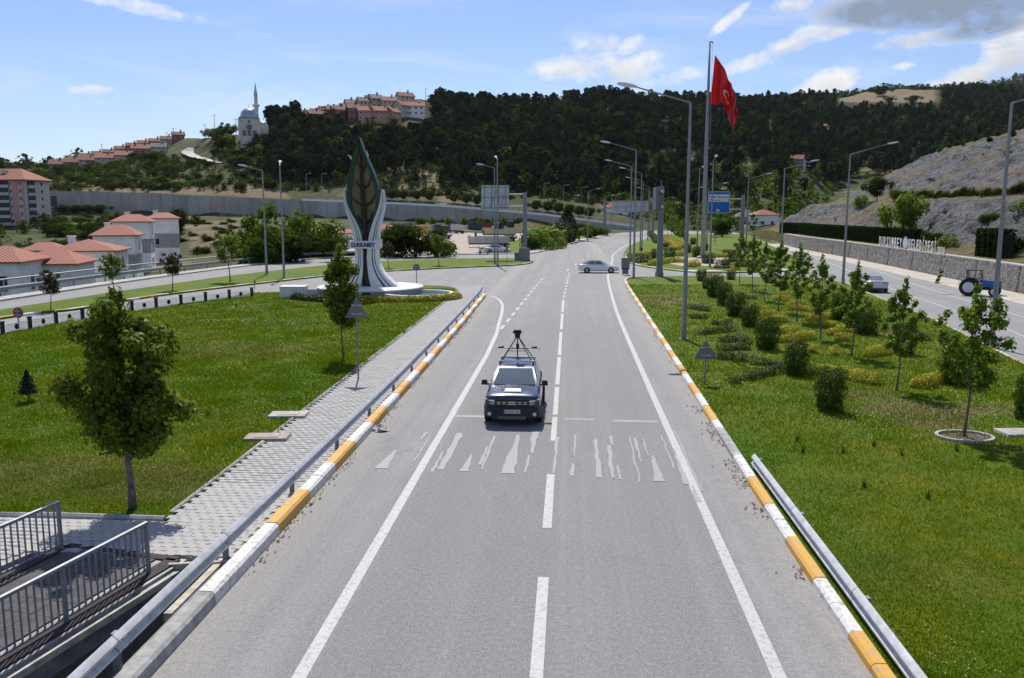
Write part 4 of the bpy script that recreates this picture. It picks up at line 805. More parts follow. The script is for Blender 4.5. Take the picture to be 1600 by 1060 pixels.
# fountain basin and its low wall
ba=thing('fountain_basin','curved white walled water basin at the right of the monument','basin',MC)
bw=MB(); pts=[(4.4+2.7*math.cos(a),-2.5+2.6*math.sin(a)) for a in np.linspace(-2.6,2.2,22)]
for i in range(21): bw.ext([(-.16,-.1),(.16,-.1),(.16,.42),(-.16,.42)],(*pts[i],0),(*pts[i+1],0))
bw.obj('wall',MTOP,ba); wa=M('pool_water',(.14,.22,.20),.12,var=.1,spec=.5); bw=MB(); bw.prism(pts,-.05,.16); bw.obj('water',wa,ba)
hb=thing('pump_box','low white concrete box left of the monument plinth','concrete box',(MC.x-5.6,MC.y-2.6,.1),.08)
q=MB(); q.box((0,0,.42),(1.9,1.5,.84)); bo=q.obj('box',MTOP,hb); q=MB(); q.box((.2,-.78,.4),(.8,.05,.62)); q.obj('hatch',M('pale_hatch',(.6,.6,.58),.5),bo); q=MB(); q.box((0,0,.87),(2.0,1.6,.06)); q.obj('lid',MTOP,bo)
q=MB(); q.box((2.0,1.2,.3),(2.6,.25,.5),0,.25); q.obj('side_wall',MTOP,hb)
arc=[(MC.x+6.4*math.cos(a),MC.y+6.4*math.sin(a)) for a in np.linspace(-2.5,-1.5,10)]; hedge(arc,1.2,.5,L_HEDGE,'dull green and gold hedge along the front of the plinth',None,seed=3,dn=450,leaf=.14)
arc=[(MC.x+6.4*math.cos(a),MC.y+6.4*math.sin(a)) for a in np.linspace(-1.45,-1.05,7)]+[(MC.x+4.4,MC.y-5.7),(MC.x+6.2,MC.y-5.0),(MC.x+7.3,MC.y-3.6),(MC.x+7.5,MC.y-2.0)]; hedge(arc,1.0,.5,L_GOLD,'bright golden hedge curving round the fountain basin',None,seed=4,dn=500,leaf=.13,name='golden_hedge')

# ---------------------------------------------------------------- ornamental fence
fe=thing('ornamental_fence','low black posted fence with pale lattice panels along the left lawn','fence')
FP=[(-31.75,26),(-31.6,40),(-31.3,44.4),(-30.95,50),(-29.2,58.3),(-25.4,66.6)]; FS=sm(FP,6); seg=[0]
for i in range(len(FS)-1): seg.append(seg[-1]+math.dist(FS[i],FS[i+1]))
pm_=MB().box((0,0,.35),(.17,.17,.72)).box((0,0,.74),(.2,.2,.06)).mesh('post',BLACKM); LATM=M('lattice_white',(.78,.78,.78),.5,var=.05)
lat=MB()
for k in range(11):
    for sg in (-1,1):
        x0=-1.0+k*.2; x1=x0+sg*.4
        if abs(x1)<=1.02: lat.tube([(x0,0,.12),(x1,0,.52)],.013,4)
lat.box((0,0,.12),(2.05,.03,.03)); lat.box((0,0,.53),(2.05,.03,.03)); latm=lat.mesh('lattice_panel',LATM)
ros=MB().lathe([(.02,-.02),(.16,-.02),(.16,.02),(.02,.02)],12,0,(0,0,.33),'y').mesh('rosette',BLACKM)
k=0
while k*2.3<seg[-1]-.2:
    def fat(s): return (float(np.interp(s,seg,[p[0] for p in FS])),float(np.interp(s,seg,[p[1] for p in FS])))
    a=fat(k*2.3);b_=fat(min(seg[-1],(k+1)*2.3)); mk('post',pm_,fe,(*a,.05),math.atan2(b_[1]-a[1],b_[0]-a[0]))
    if (k+1)*2.3<seg[-1]: pp=mk('lattice_panel',latm,fe,((a[0]+b_[0])/2,(a[1]+b_[1])/2,.05),math.atan2(b_[1]-a[1],b_[0]-a[0])); mk('rosette',ros,pp)
    k+=1
# ---------------------------------------------------------------- lamp posts
LENS=M('lamp_head_white',(.72,.73,.74),.35,var=.05)
def lamp(px,py,top,armang,label,arm=2.6,z=.1,H=None,rise=.28,group='street lamps'):
    p=G(px,py,z); h=H or hgt(p,py,top); e=thing('street_lamp',label,'street lamp',(p.x,p.y,z-.02),armang,group)
    q=MB(); q.tube([(0,0,0),(0,0,h)],[.135,.065],8); q.obj('pole',POLE,e,auto=60); q=MB(); q.box((0,0,.03),(.45,.45,.06)); q.box((0,0,.35),(.27,.27,.6),0,0,.85,.85); q.obj('base',POLE,e)
    q=MB(); ex=arm-.4; q.tube([(0,0,h-.05),(.05,0,h+.02),(ex,0,h+rise*ex)],[.06,.05,.035],6); am=q.obj('arm',POLE,e)
    q=MB(); vs=[]; zb=h+rise*ex
    for (x,w,t0,t1) in ((ex-.15,.05,-.04,.05),(ex+.1,.14,-.06,.09),(ex+.45,.19,-.07,.10),(ex+.75,.15,-.05,.07),(ex+.88,.05,-.02,.03)): vs+=[(x,-w,zb+rise*.6*(x-ex)+t0),(x,w,zb+rise*.6*(x-ex)+t0),(x,w*.8,zb+rise*.6*(x-ex)+t1),(x,-w*.8,zb+rise*.6*(x-ex)+t1)]
    fs=[(4*i+j,4*i+(j+1)%4,4*i+4+(j+1)%4,4*i+4+j) for i in range(4) for j in range(4)]+[(0,3,2,1),(16,17,18,19)]; q.add(vs,fs); q.obj('lamp_head',LENS,am,auto=40); return e
PI=math.pi
lamp(1068,530,163,PI+.05,'tall lamp post nearest the camera with its arm over the main road',3.3)
lamp(417,429,268,PI,'lamp post with arm to the left, behind the branch road',2.2,.14); lamp(444,434,260,PI/2+.3,'lamp post seen end on, right of its neighbour by the branch road',2.0,.14)
lamp(773,412,264,PI,'lamp post with arm to the left at the end of the branch strip',1.9,.14); lamp(777.5,415,251,PI/2+.2,'taller lamp post seen end on at the end of the branch strip',1.8,.14)
lamp(990,434,237,PI+.05,'lamp post with arm to the left, behind the white car',3.2)
for i,(px,py,tp) in enumerate([(984,409,262),(1000,397,272),(1003,384,285),(1012,376,292),(1014,370,299)]): lamp(px,py,tp,PI+.05,['second','third','fourth','fifth','sixth'][i]+' of the lamp posts receding along the main road beyond the junction',3.2,.13)
for i,(px,py,tp) in enumerate([(944,368,309),(955,365,307),(918,377,300)]): lamp(px,py,tp,.2,'distant lamp post on the left side of the main road bend',2.6,.13)
lamp(1549,540,163,.02,'lamp post at the right edge behind the nearest young maple',3.6); lamp(1317,444,243,.05,'lamp post beside the silver car with arm to the right',3.9)
lamp(1219,419,265,.05,'lamp post right of the reservation with arm towards the rock cutting',3.6); lamp(1165,399,281,.05,'lamp post right of the blue sign',3.2,.13); lamp(1104,388,294,.05,'lamp post behind the flagpole with a low arm to the right',3.2,.13); lamp(1073,380,299,.05,'distant lamp post between the flagpole and the island trees',3.0,.13)
lamp(1089,394,267,-PI/2+.2,'lamp post on the island seen end on left of the blue sign',1.8,.13); lamp(1109,418,253,-PI/2,'lamp post on the island in front of the blue sign',1.8,.13)
for i,(px,y) in enumerate([(355,303),(390,306),(315,306),(850,298),(880,296),(908,305),(480,310),(504,306)]):
    d=395-0.06*max(0,px-400); zb=float(tz(px,d+8)[0]) if px>430 else zy(395,337); e=thing('street_lamp','tiny far lamp post along the raised bypass road','street lamp',A(px,d+6 if px>430 else d-6,zb),0,'far lamps on the bypass')
    q=MB(); q.tube([(0,0,0),(0,0,9)],[.14,.08],6); q.obj('pole',POLE,e); q=MB(); q.tube([(0,0,9),(1.8,0,9.4)],.05,5); q.box((2.1,0,9.45),(.9,.35,.16)); q.obj('lamp_head',LENS,e)
# ---------------------------------------------------------------- flag
p=G(1098,404,.13); fl=thing('flagpole','very tall grey flagpole on the planted island','flagpole',(p.x,p.y,.1)); fk=depth(p)/1335; fh=hgt(p,404,79)
MB().tube([(0,0,0),(.0,0,fh*.4),(.0,0,fh*.75),(0,0,fh)],[.36,.31,.22,.13],12).obj('pole',POLE,fl,smooth=True); MB().tube([(0,0,fh-.1),(0,0,fh+.25),(.25,0,fh+.3),(.4,0,fh+.1)],.09,6).obj('finial',BLACKM,fl); MB().tube([(.38,0,fh),(.5,0,fh-13.5)],.025,4).obj('halyard',GALV,fl)
MB().lathe([(.9,0),(.9,.3),(.6,.4)],12).obj('footing',CONC,fl)
# flag hangs in folds; white crescent and star lie on its cloth
fm,t_,N_,L_,b_=nodes('flag_cloth'); b_.inputs['Roughness'].default_value=.7
uv=N_.new('ShaderNodeUVMap'); spx=N_.new('ShaderNodeSeparateXYZ'); L_.new(uv.outputs[0],spx.inputs[0]); u=spx.outputs[0]; v=spx.outputs[1]
def disc(cx,cy,r): return nmath(t_,'LESS_THAN',nmath(t_,'SQRT',nmath(t_,'ADD',nmath(t_,'POWER',nmath(t_,'MULTIPLY',nmath(t_,'SUBTRACT',u,cx),1.5),2),nmath(t_,'POWER',nmath(t_,'SUBTRACT',v,cy),2))),r)
cres=nmath(t_,'MULTIPLY',disc(.47,.40,.15),nmath(t_,'SUBTRACT',1,disc(.497,.40,.12))); star=disc(.60,.40,.05); fcol=mixc(t_,nmath(t_,'MAXIMUM',cres,star),(.46,.005,.009),(.62,.5,.5))
L_.new(fcol,b_.inputs['Base Color'])
tr=N_.new('ShaderNodeBsdfTranslucent'); L_.new(fcol,tr.inputs[0]); mxs=N_.new('ShaderNodeMixShader'); mxs.inputs[0].default_value=.25; L_.new(b_.outputs[0],mxs.inputs[1]); L_.new(tr.outputs[0],mxs.inputs[2]); L_.new(mxs.outputs[0],N_['Material Output'].inputs[0])
nu,nv=28,22; vs=[];uvs=[]
for i in range(nu+1):
    u_=i/nu
    for j in range(nv+1):
        v_=j/nv                                # v 0 bottom 1 top, hoist at u 0
        top=np.array([(1121.5),95.0]); hob=np.array([1116.5,167.0])
        tipu=np.array([1158.5,175.0]); tipd=np.array([1153,214.0])
        # upper edge falls from the hoist, lower edge folds back under
        up=top*(1-u_)+tipu*u_+np.array([5*math.sin(u_*3),-2*math.sin(u_*3)]); fx=min(1,u_*2.2); mid=np.array([1138,169.0])
        lo_=(hob*(1-fx)+mid*fx) if u_<.4545 else mid*(1-(u_-.4545)/.5455)+tipd*((u_-.4545)/.5455)
        q=lo_*(1-v_)+up*v_; yy_=1.5*math.sin(u_*13+v_*2.0)*min(1,u_*3)+.7*math.sin(u_*27-v_*4)*u_; q=q+np.array([5.5*math.sin(u_*13+v_*2)*min(1,u_*2)*(1-u_*.7),1.5*math.sin(u_*15)*u_])
        vs.append(((q[0]-1098)*fk-.0,yy_,EYE+(333-q[1])*fk-.1)); uvs.append((u_,v_))
fs=[(i*(nv+1)+j,(i+1)*(nv+1)+j,(i+1)*(nv+1)+j+1,i*(nv+1)+j+1) for i in range(nu) for j in range(nv)]
xo=(1118-1098)*fk
b2=MB(); b2.add([(x-xo*1.0+.0+.45,y,z) for x,y,z in vs],fs); me=b2.mesh('flag',fm,True)
ul=me.uv_layers.new(name='UVMap')
for lp in me.loops: ul.data[lp.index].uv=uvs[lp.vertex_index]
fo=mk('flag',me,None,(p.x,p.y,.1)); tag(fo,'red flag with white crescent and star hanging from the tall flagpole','flag')

# ---------------------------------------------------------------- signs and gantries
SBACK=M('sign_back',(.17,.185,.205),.5,.4,var=.08,vs=3); SBL=M('sign_back_pale',(.50,.53,.56),.5,.3,var=.08,vs=3); BLUE=M('sign_blue',(.012,.12,.52),.45,var=.05); SWH=M('sign_white',(.66,.66,.66),.5,var=.06); SRED=M('sign_red',(.5,.03,.03),.5); ORG=M('sign_orange',(.6,.16,.02),.5)
def post_sign(px,py,tp,shape,w,label,z=.1,face=0,mat=None,front=None):
    p=G(px,py,z); h=hgt(p,py,tp); e=thing('road_sign',label,'road sign',(p.x,p.y,z-.02),face)
    MB().tube([(0,0,0),(0,0,h-.05)],.035,8).obj('post',GALVD,e)
    q=MB()
    if shape=='tri': pl_=[(0,h),(w/2,h-w*.87),(-w/2,h-w*.87)]
    elif shape=='dia': pl_=[(0,h),(w/2,h-w*.5),(0,h-w),(-w/2,h-w*.5)]
    elif shape=='oct': pl_=[(w/2*math.cos(k*PI/4+PI/8)/.924,h-w/2+w/2*math.sin(k*PI/4+PI/8)/.924) for k in range(8)]
    else: pl_=[(w/2*math.cos(k*PI/9),h-w/2+w/2*math.sin(k*PI/9)) for k in range(18)]
    n=len(pl_); vs=[(a,.03,b) for a,b in pl_]+[(a,.05,b) for a,b in pl_]; q.add(vs,[tuple(range(n)),tuple(range(2*n-1,n-1,-1))]+[(i,(i+1)%n,n+(i+1)%n,n+i) for i in range(n)]); pl_o=q.obj('plate',mat or SBACK,e)
    q=MB()
    for zz in (h-w*.35,h-w*.7): q.box((0,.02,zz),(min(w*.5,.4),.02,.04))
    q.obj('bracket',GALV,pl_o); return e,pl_o,h
post_sign(560,592,459,'tri',.98,'grey back of a large triangular sign in front of the monument')
post_sign(1101,600,527,'tri',.9,'grey back of a small triangular sign by the right kerb')
post_sign(651,447,412,'oct',.62,'grey back of a round sign at the far corner of the lawn',.1)
e,pp,h=post_sign(30,517,479,'cir',.62,'small round no stopping sign by the ornamental fence',.05,0,SRED); q=MB(); q.lathe([(.2,0),(.2,.012)],16,0,(0,.012,h-.31),'y'); q.obj('face',M('sign_dark_blue',(.03,.06,.25),.5),pp)
e,pp,h=post_sign(792,414,383,'cir',.5,'red and white marker post sign at the end of the branch strip',.14,0,SRED)
e,pp,h=post_sign(398,452,438,'cir',.25,'thin marker pole at the end of the ornamental fence',.1)
p=G(977,430); e=thing('road_sign','grey backs of two stacked rectangular signs behind the white car','road sign',(p.x,p.y,0)); k=depth(p)/1335
q=MB(); q.box((0,0,(430-412)*k),(13*k,.05,18*k)); q.obj('plate',SBACK,e); q=MB(); q.box((0,0,(430-424)*k),(8.5*k,.05,9*k)); q.obj('plate',SBACK,e); MB().box((-.3,.06,.9),(.07,.07,1.8)).box((.3,.06,.9),(.07,.07,1.8)).obj('post',GALVD,e)
def gantry(px,py,tp,rect,label,d_=None,back=True,arms=(.25,.75),wide=.34,z=.1,col=None,bulb=False,panel_thick=.12):
    p=G(px,py,z) if d_ is None else A(px,d_,z); k=depth(p)/1335; h=EYE+(333-tp)*k-z; e=thing('gantry_sign',label,'gantry',(p.x,p.y,z-.02),YAW)
    MB().box((0,0,h/2),(wide*2,wide*1.6,h),0,0,.8,.8).obj('post',GALVD if col is None else col,e); MB().box((0,0,.12),(wide*4,wide*4,.3)).obj('footing',CONCD,e)
    x0,x1,y0,y1=rect; X0=(x0-px)*k;X1=(x1-px)*k;Z0=EYE+(333-y1)*k-z;Z1=EYE+(333-y0)*k-z
    am=MB()
    for a in arms: zz=Z1+(Z0-Z1)*a; am.tube([(0,0,zz),(X0 if abs(X0)<abs(X1) else X1,.0,zz),((X0+X1)/2,0,zz)],.13,8)
    am.obj('arm',GALV,e)
    pn=MB().box(((X0+X1)/2,.26 if back else -.26,(Z0+Z1)/2),(X1-X0,panel_thick,Z1-Z0)).obj('panel',SBL if back else BLUE,e)
    if back:
        b_=MB()
        for a in np.linspace(.12,.88,4): b_.box((X0+(X1-X0)*a,.17,(Z0+Z1)/2),(.12,.08,Z1-Z0))
        for a in (.08,.5,.92): b_.box(((X0+X1)/2,.10,Z0+(Z1-Z0)*a),(X1-X0,.06,.1))
        b_.tube([(X0+(X1-X0)*.3,.12,Z0+.3),(X0+(X1-X0)*.55,.12,Z1-.6)],.05,4); b_.tube([(X1-(X1-X0)*.3,.12,Z0+.3),(X1-(X1-X0)*.1,.12,Z1-.6)],.05,4); b_.obj('brace',GALVD,pn)
    return e,pn,(X0,X1,Z0,Z1)
gantry(820,405,301,(752,795,290,328),'cantilever gantry showing the pale back of a big sign, left of the road',z=.14,arms=(.37,.86),wide=.33)
cab=MB().box((0,0,.9),(1.5,.9,1.8)).box((-1.0,.2,.6),(.8,.7,1.2)); pq=G(819,407,.14); tag(cab.obj('control_cabinet',GALVD,loc=(pq.x+.1,pq.y-1.0,.12)),'grey control cabinets at the foot of the left gantry','cabinet')
gantry(945,365,312,(957,1014,314,332),'far gantry with the pale back of a wide sign across the main road',d_=262,arms=(.15,.9),wide=.45)
gantry(1021,372,310,(1016,1026,330,332),'thin grey right leg of the far gantry',d_=262,arms=(),wide=.3)
p=G(1030,432,.1); e=thing('gantry_sign','thick grey gantry post with its sign seen edge on','gantry',(p.x,p.y,.0)); k=depth(p)/1335
MB().box((0,0,(432-290)*k/2),(.62,.55,(432-290)*k),0,0,.85,.85).obj('post',GALVD,e); MB().lathe([(.45,0),(.44,.45),(.36,.75),(.05,.85)],14).obj('footing',GALVD,e)
MB().tube([(0,-1.5,(432-299)*k),(0,1.2,(432-299)*k)],.16,8).tube([(0,-1.5,(432-322)*k),(0,1.2,(432-322)*k)],.16,8).obj('arm',GALV,e)
sp=MB(); sp.box((-.55,0,(432-309)*k),(.32,3.4,(327-293)*k)); sp.obj('panel',SBACK,e); MB().tube([(0,0,(432-290)*k),(-.05,0,(432-281)*k)],.06,5).obj('mast',GALVD,e)
e,pn,(X0,X1,Z0,Z1)=gantry(1158,390,305,(1103,1137,300,333),'cantilever gantry holding the blue direction sign',back=False,z=.13,arms=(.34,.83),wide=.36)
cx_=(X0+X1)/2; W_=X1-X0; H_=Z1-Z0
for nm,m_,x0,x1,z0,z1,yy_ in (('border',SWH,.0,1,.0,.022,-.33),('border',SWH,.0,1,.978,1,-.33),('border',SWH,0,.02,.022,.978,-.33),('border',SWH,.98,1,.022,.978,-.33),('white_field',SWH,.05,.94,.52,.87,-.33)):
    MB().box((X0+W_*(x0+x1)/2,yy_,Z0+H_*(z0+z1)/2),(W_*(x1-x0),.012,H_*(z1-z0))).obj(nm,m_,pn)
mk('lettering',text_mesh('Şehir Merkezi',.42,.004,BLACKM,W_*.80),pn,(cx_-.02,-.342,Z0+H_*.715)); mk('lettering',text_mesh('Dursunbey',.36,.004,BLACKM,W_*.48),pn,(cx_-W_*.14,-.342,Z0+H_*.575))
ar=MB(); ax_,az_=X0+W_*.42,Z0+H_*.12; ar.add([(ax_-.1,-.337,az_-.3),(ax_-.1,-.337,az_+.35),(ax_+.12,-.337,az_+.15),(ax_+.5,-.337,az_+.15),(ax_+.5,-.337,az_-.12),(ax_+.12,-.337,az_-.12)],[(0,2,1),(0,5,2),(5,4,3,2)]); ar.obj('arrow',SWH,pn)
p=G(1117,383,.13); e=thing('road_sign','red bordered warning triangle above a small round plate on the island','road sign',(p.x,p.y,.1)); k=depth(p)/1335
MB().tube([(0,0,0),(0,0,20*k)],.05,6).obj('post',GALVD,e)
for nm,m_,s_,yy_ in (('plate',SRED,1,-.06),('plate_face',SWH,.62,-.085)): 
    q=MB(); w=7*k*s_; c=13*k; q.add([(-w/2*1.15,yy_,c-w*.33),(w/2*1.15,yy_,c-w*.33),(0,yy_,c+w*.72),(-w/2*1.15,yy_+.02,c-w*.33),(w/2*1.15,yy_+.02,c-w*.33),(0,yy_+.02,c+w*.72)],[(0,1,2),(5,4,3),(0,3,4,1),(1,4,5,2),(2,5,3,0)]); q.obj(nm,m_,e)
MB().lathe([(2.4*k,0),(2.4*k,.03)],14,0,(0,-.08,7*k),'y').obj('plate',SWH,e)
p=G(1068+100,394,.1); k=depth(p)/1335; e=thing('chevron_board','orange and black chevron board beside the right carriageway','chevron board',(p.x,p.y,.1)); 
MB().box((0,0,5*k+.4),(9*k,.06,10*k)).obj('board',BLACKM,e); q=MB()
for i in range(2): 
    z0=.5+i*5*k; q.add([(-4*k,-.04,z0),(0,-.04,z0+3*k),(4*k,-.04,z0),(4*k,-.04,z0+1.8*k),(0,-.04,z0+4.8*k),(-4*k,-.04,z0+1.8*k)],[(0,1,4,5),(1,2,3,4)])
q.obj('chevron',ORG,e); MB().box((0,.05,.4),(.08,.08,.8)).obj('post',GALVD,e)
# hazard plate leaning by the gabion wall
p=G(1463,443); e=thing('hazard_plate','leaning yellow and black hazard plate at the foot of the stone wall','hazard plate',(p.x,p.y,0),0); e.rotation_euler=(0,.35,0)
MB().box((0,0,.6),(.35,.05,1.2)).obj('board',M('hazard_yellow',(.55,.55,.03),.5),e); q=MB()
for i in range(3): q.add([(-.176,-.03,.15+i*.4),(.176,-.03,.35+i*.4),(.176,-.03,.55+i*.4),(-.176,-.03,.35+i*.4)],[(0,1,2,3)])
q.obj('stripe',BLACKM,e); MB().tube([(0,.1,0),(0,.1,2.6)],.035,6).obj('post',GALVD,e)
# ---------------------------------------------------------------- vehicles
CHROME=M('chrome',(.6,.6,.62),.2,.9,var=0); PLAST=M('black_plastic',(.016,.016,.018),.55,var=.1); LAMPW=M('headlamp_glass',(.62,.65,.68),.12,.1,var=.1,vs=20); LAMPR=M('tail_lamp',(.30,.012,.012),.2,var=.1); RIM=M('wheel_rim',(.30,.30,.31),.35,.7,var=.1); WGL=M('car_glass_sky_tint',(.12,.15,.175),.05,0,var=0,spec=.9)  # reflected sky is put into the base colour of the car glass
def carpaint(n,c,metal=.5): return M(n,c,.3,metal,var=.03,coat=1.0)
def wheel(r,w,e,x,y,rim=RIM):
    t=MB().lathe([(r*.62,-w/2),(r*.9,-w/2),(r,-w*.36),(r,w*.36),(r*.9,w/2),(r*.62,w/2),(r*.58,w*.3),(r*.58,-w*.3),(r*.62,-w/2)],20,0,(0,0,0),'x',cap=False); o=t.obj('wheel',RUB,e,auto=40,loc=(x,y,r))
    q=MB(); q.lathe([(.05,-w*.46),(r*.64,-w*.46),(r*.64,w*.46),(.05,w*.46)],14,0,(0,0,0),'x')
    for k in range(5):
        a=k*1.2566
        for sx in (-1,1): q.box((sx*w*.47,.33*r*math.cos(a),.33*r*math.sin(a)),(.02,.09,.09))
    q.obj('rim',rim,o); return o
def loft(st,mat,name,e,sub=1):
    q=MB(); n=None; vs=[];fs=[]
    for (y,zb,zs,zt,w) in st:
        h=[(0,zb),(w*.86,zb),(w*.975,zb+.10),(w,(zb+zs)/2),(w*.985,zs),(w*.90,zt),(w*.5,zt+.025),(0,zt+.035)]
        ringp=[(x,y,z) for x,z in h]+[(-x,y,z) for x,z in h[-2:0:-1]]; n=len(ringp); vs+=ringp
    for i in range(len(st)-1):
        for j in range(n): fs.append((i*n+j,i*n+(j+1)%n,(i+1)*n+(j+1)%n,(i+1)*n+j))
    fs+=[tuple(range(n)),tuple(range(len(st)*n-1,(len(st)-1)*n-1,-1))]; q.add(vs,fs); o=q.obj(name,mat,e,smooth=True)
    m=o.modifiers.new('s','SUBSURF'); m.levels=1; m.render_levels=2; return o
def car(name,label,cat,loc,rz,st,cb,paint_,wb,r=.32,tw=.21,clad=False,group=None):
    e=thing(name,label,cat,loc,rz,group); W2=max(s[4] for s in st); body=loft(st,paint_,'body',e)
    (yc,zc,wc),(yf,zf,wf),(yr,zr,wr),(yb,zb,wb_)=cb
    def P(s,c): return Vector((s*c[2],c[0],c[1]))
    cn=MB(); C=[(yc,zc,wc),(yf,zf,wf),(yr,zr,wr),(yb,zb,wb_)]
    vs=[P(-1,c) for c in C]+[P(1,c) for c in C]; vs+=[Vector((0,yf-.25,zf+.045)),Vector((0,yr+.2,zr+.045))]
    cn.add(vs,[(0,4,5,1),(1,5,8),(2,9,6),(1,8,9,2),(5,6,9,8),(2,6,7,3),(0,1,2,3),(4,7,6,5)]); cab=cn.obj('cabin',paint_,e,auto=30)
    def win(nm,a,b,c,d,u0,u1,v0,v1,bul=.012):
        a,b,c,d=map(Vector,(a,b,c,d)); B=lambda u,v:(a*(1-u)+b*u)*(1-v)+(d*(1-u)+c*u)*v
        n=(b-a).cross(d-a).normalized()*.012; MB().patch(B(u0,v0)+n,B(u1,v0)+n,B(u1,v1)+n,B(u0,v1)+n,0,4,bul).obj(nm,WGL,cab,smooth=True)
    win('windscreen',P(1,C[0]),P(-1,C[0]),P(-1,C[1]),P(1,C[1]),.05,.95,.06,.93); win('rear_window',P(-1,C[3]),P(1,C[3]),P(1,C[2]),P(-1,C[2]),.08,.92,.15,.9)
    for s in (1,-1):
        q=[P(s,C[3]),P(s,C[0]),P(s,C[1]),P(s,C[2])]
        if s<0: q=[q[1],q[0],q[3],q[2]]
        for (u0,u1) in ((.12,.45),(.48,.86)):
            a,b=(u0,u1) if s>0 else (1-u1,1-u0); win('side_window',*q,a,b,.08,.86,.004)
        mr=MB(); mx_=s*(W2+.10); mr.box((mx_,yc-.15,zc+.08),(.2,.13,.16),0,0,.85,.8); mr.box((s*(W2-.02),yc-.13,zc+.02),(.12,.05,.05)); mr.obj('mirror',PLAST if clad else paint_,e)
        for y in (wb[0],wb[1]):
            ar=MB(); 
            for k in range(12):
                a0=PI*k/12;a1=PI*(k+1)/12; ro,ri=r+.13,r+.03; xx=s*(W2+.012); xi=s*(W2-.10)
                pts=[(math.cos(a0)*ri,math.sin(a0)*ri),(math.cos(a0)*ro,math.sin(a0)*ro),(math.cos(a1)*ro,math.sin(a1)*ro),(math.cos(a1)*ri,math.sin(a1)*ri)]
                ar.add([(xx,y+p[0],r+p[1]) for p in pts]+[(xi,y+p[0],r+p[1]) for p in pts],[(0,1,2,3),(1,5,6,2),(0,4,7,3)])
            ar.obj('wheel_arch',PLAST if clad else paint_,e)
            wl_=MB(); wl_.lathe([(.02,0),(r+.035,0)],20,0,(s*(W2+.004),y,r),'x'); wl_.obj('wheel_well_shade',DARK,e)  # flat black disc painted as the shade inside the wheel arch
            wheel(r,tw,e,s*(W2-.075),y)
        dh=MB()
        for yy_ in (.35,-.55): dh.box((s*(W2+.004),yy_,zc-.14),(.03,.17,.03))
        dh.obj('door_handle',paint_,e)
    return e,body,cab
def lamps(e,y,xs,z,sz,mat,nm,sg=1):
    for s in (1,-1):
        q=MB(); x0,x1=xs; h=sz
        q.add([(s*x0,y,z-h/2),(s*x1,y-sg*.16,z-h*.35),(s*x1,y-sg*.16,z+h*.55),(s*x0,y,z+h/2),(s*x0,y-sg*.1,z-h/2),(s*x1,y-sg*.28,z-h*.35),(s*x1,y-sg*.28,z+h*.55),(s*x0,y-sg*.1,z+h/2)],[(0,1,2,3),(0,4,5,1),(3,2,6,7),(1,5,6,2),(0,3,7,4),(4,7,6,5)]); q.obj(nm,mat,e)
NAVY=carpaint('navy_paint',(.014,.022,.048))
p0=(G(760,657)+G(850,657))/2
suv,body,cab=car('survey_car','dark blue SUV with a camera tower on its roof driving towards the viewer','car',(p0.x-.05,p0.y+1.33,0),PI,
 [(2.15,.36,.72,.84,.80),(2.14,.30,.78,.90,.85),(2.08,.26,.86,.97,.89),(1.92,.24,.92,1.02,.905),(1.55,.24,.96,1.06,.905),(1.0,.24,1.0,1.11,.905),(.5,.24,1.0,1.11,.905),(-.5,.24,1.0,1.11,.905),(-1.6,.26,1.01,1.12,.90),(-2.0,.3,1.0,1.1,.87),(-2.16,.38,.9,1.02,.80)],
 [(1.02,1.10,.78),(.22,1.58,.615),(-1.55,1.60,.60),(-2.04,1.10,.74)],NAVY,(1.33,-1.34),.345,.23,True)
# front: grille, lamps, bumper, plate
LAMPD=M('lamp_dark_glass',(.16,.17,.18),.15,.2,var=.2,vs=30)
q=MB(); q.add([(-.52,2.19,.66),(.52,2.19,.66),(.56,2.165,.88),(-.56,2.165,.88),(-.52,2.05,.66),(.52,2.05,.66),(.56,2.05,.86),(-.56,2.05,.86)],[(0,1,2,3),(3,2,6,7),(0,4,5,1),(1,5,6,2),(0,3,7,4)]); gr=q.obj('grille',PLAST,suv)
q=MB()
for x in (-.42,-.25,.25,.42):
    for z in (.745,.80): q.box((x,2.19,z),(.115,.03,.022))
for z in (.735,.805): q.box((0,2.195,z),(.28,.03,.026))
for s in (-1,1): q.box((s*.04,2.195,.77),(.03,.03,.05),0)
q.obj('grille_bar',CHROME,gr)
lamps(suv,2.20,(.55,.87),.80,.16,LAMPD,'headlight')
for s in (-1,1):
    q=MB(); q.tube([(s*.55,2.205,.82),(s*.70,2.135,.835),(s*.86,2.06,.88)],.030,6); q.tube([(s*.70,2.135,.835),(s*.85,2.07,.80)],.024,6); q.tube([(s*.57,2.20,.745),(s*.76,2.11,.76)],.02,6); q.obj('headlight_strip',LAMPW,suv)
    MB().lathe([(.06,0),(.06,.03)],12,0,(s*.72,2.19,.42),'y').obj('fog_light',LAMPW,suv)
q=MB(); q.add([(-.88,2.08,.29),(.88,2.08,.29),(.91,2.04,.66),(-.91,2.04,.66),(-.74,2.20,.31),(.74,2.20,.31),(.76,2.19,.645),(-.76,2.19,.645),(-.925,1.74,.26),(.925,1.74,.26),(.93,1.74,.64),(-.93,1.74,.64)],[(4,5,6,7),(0,4,7,3),(5,1,2,6),(7,6,2,3),(0,1,5,4),(8,0,3,11),(1,9,10,2)]); q.obj('bumper',PLAST,suv)
MB().box((0,2.205,.30),(.9,.03,.10)).obj('skid_plate',M('dark_skid',(.10,.10,.10),.5),suv)
pq=MB().box((0,2.215,.50),(.53,.02,.115)).obj('number_plate',M('plate_white',(.62,.62,.62),.5,var=.05),suv)
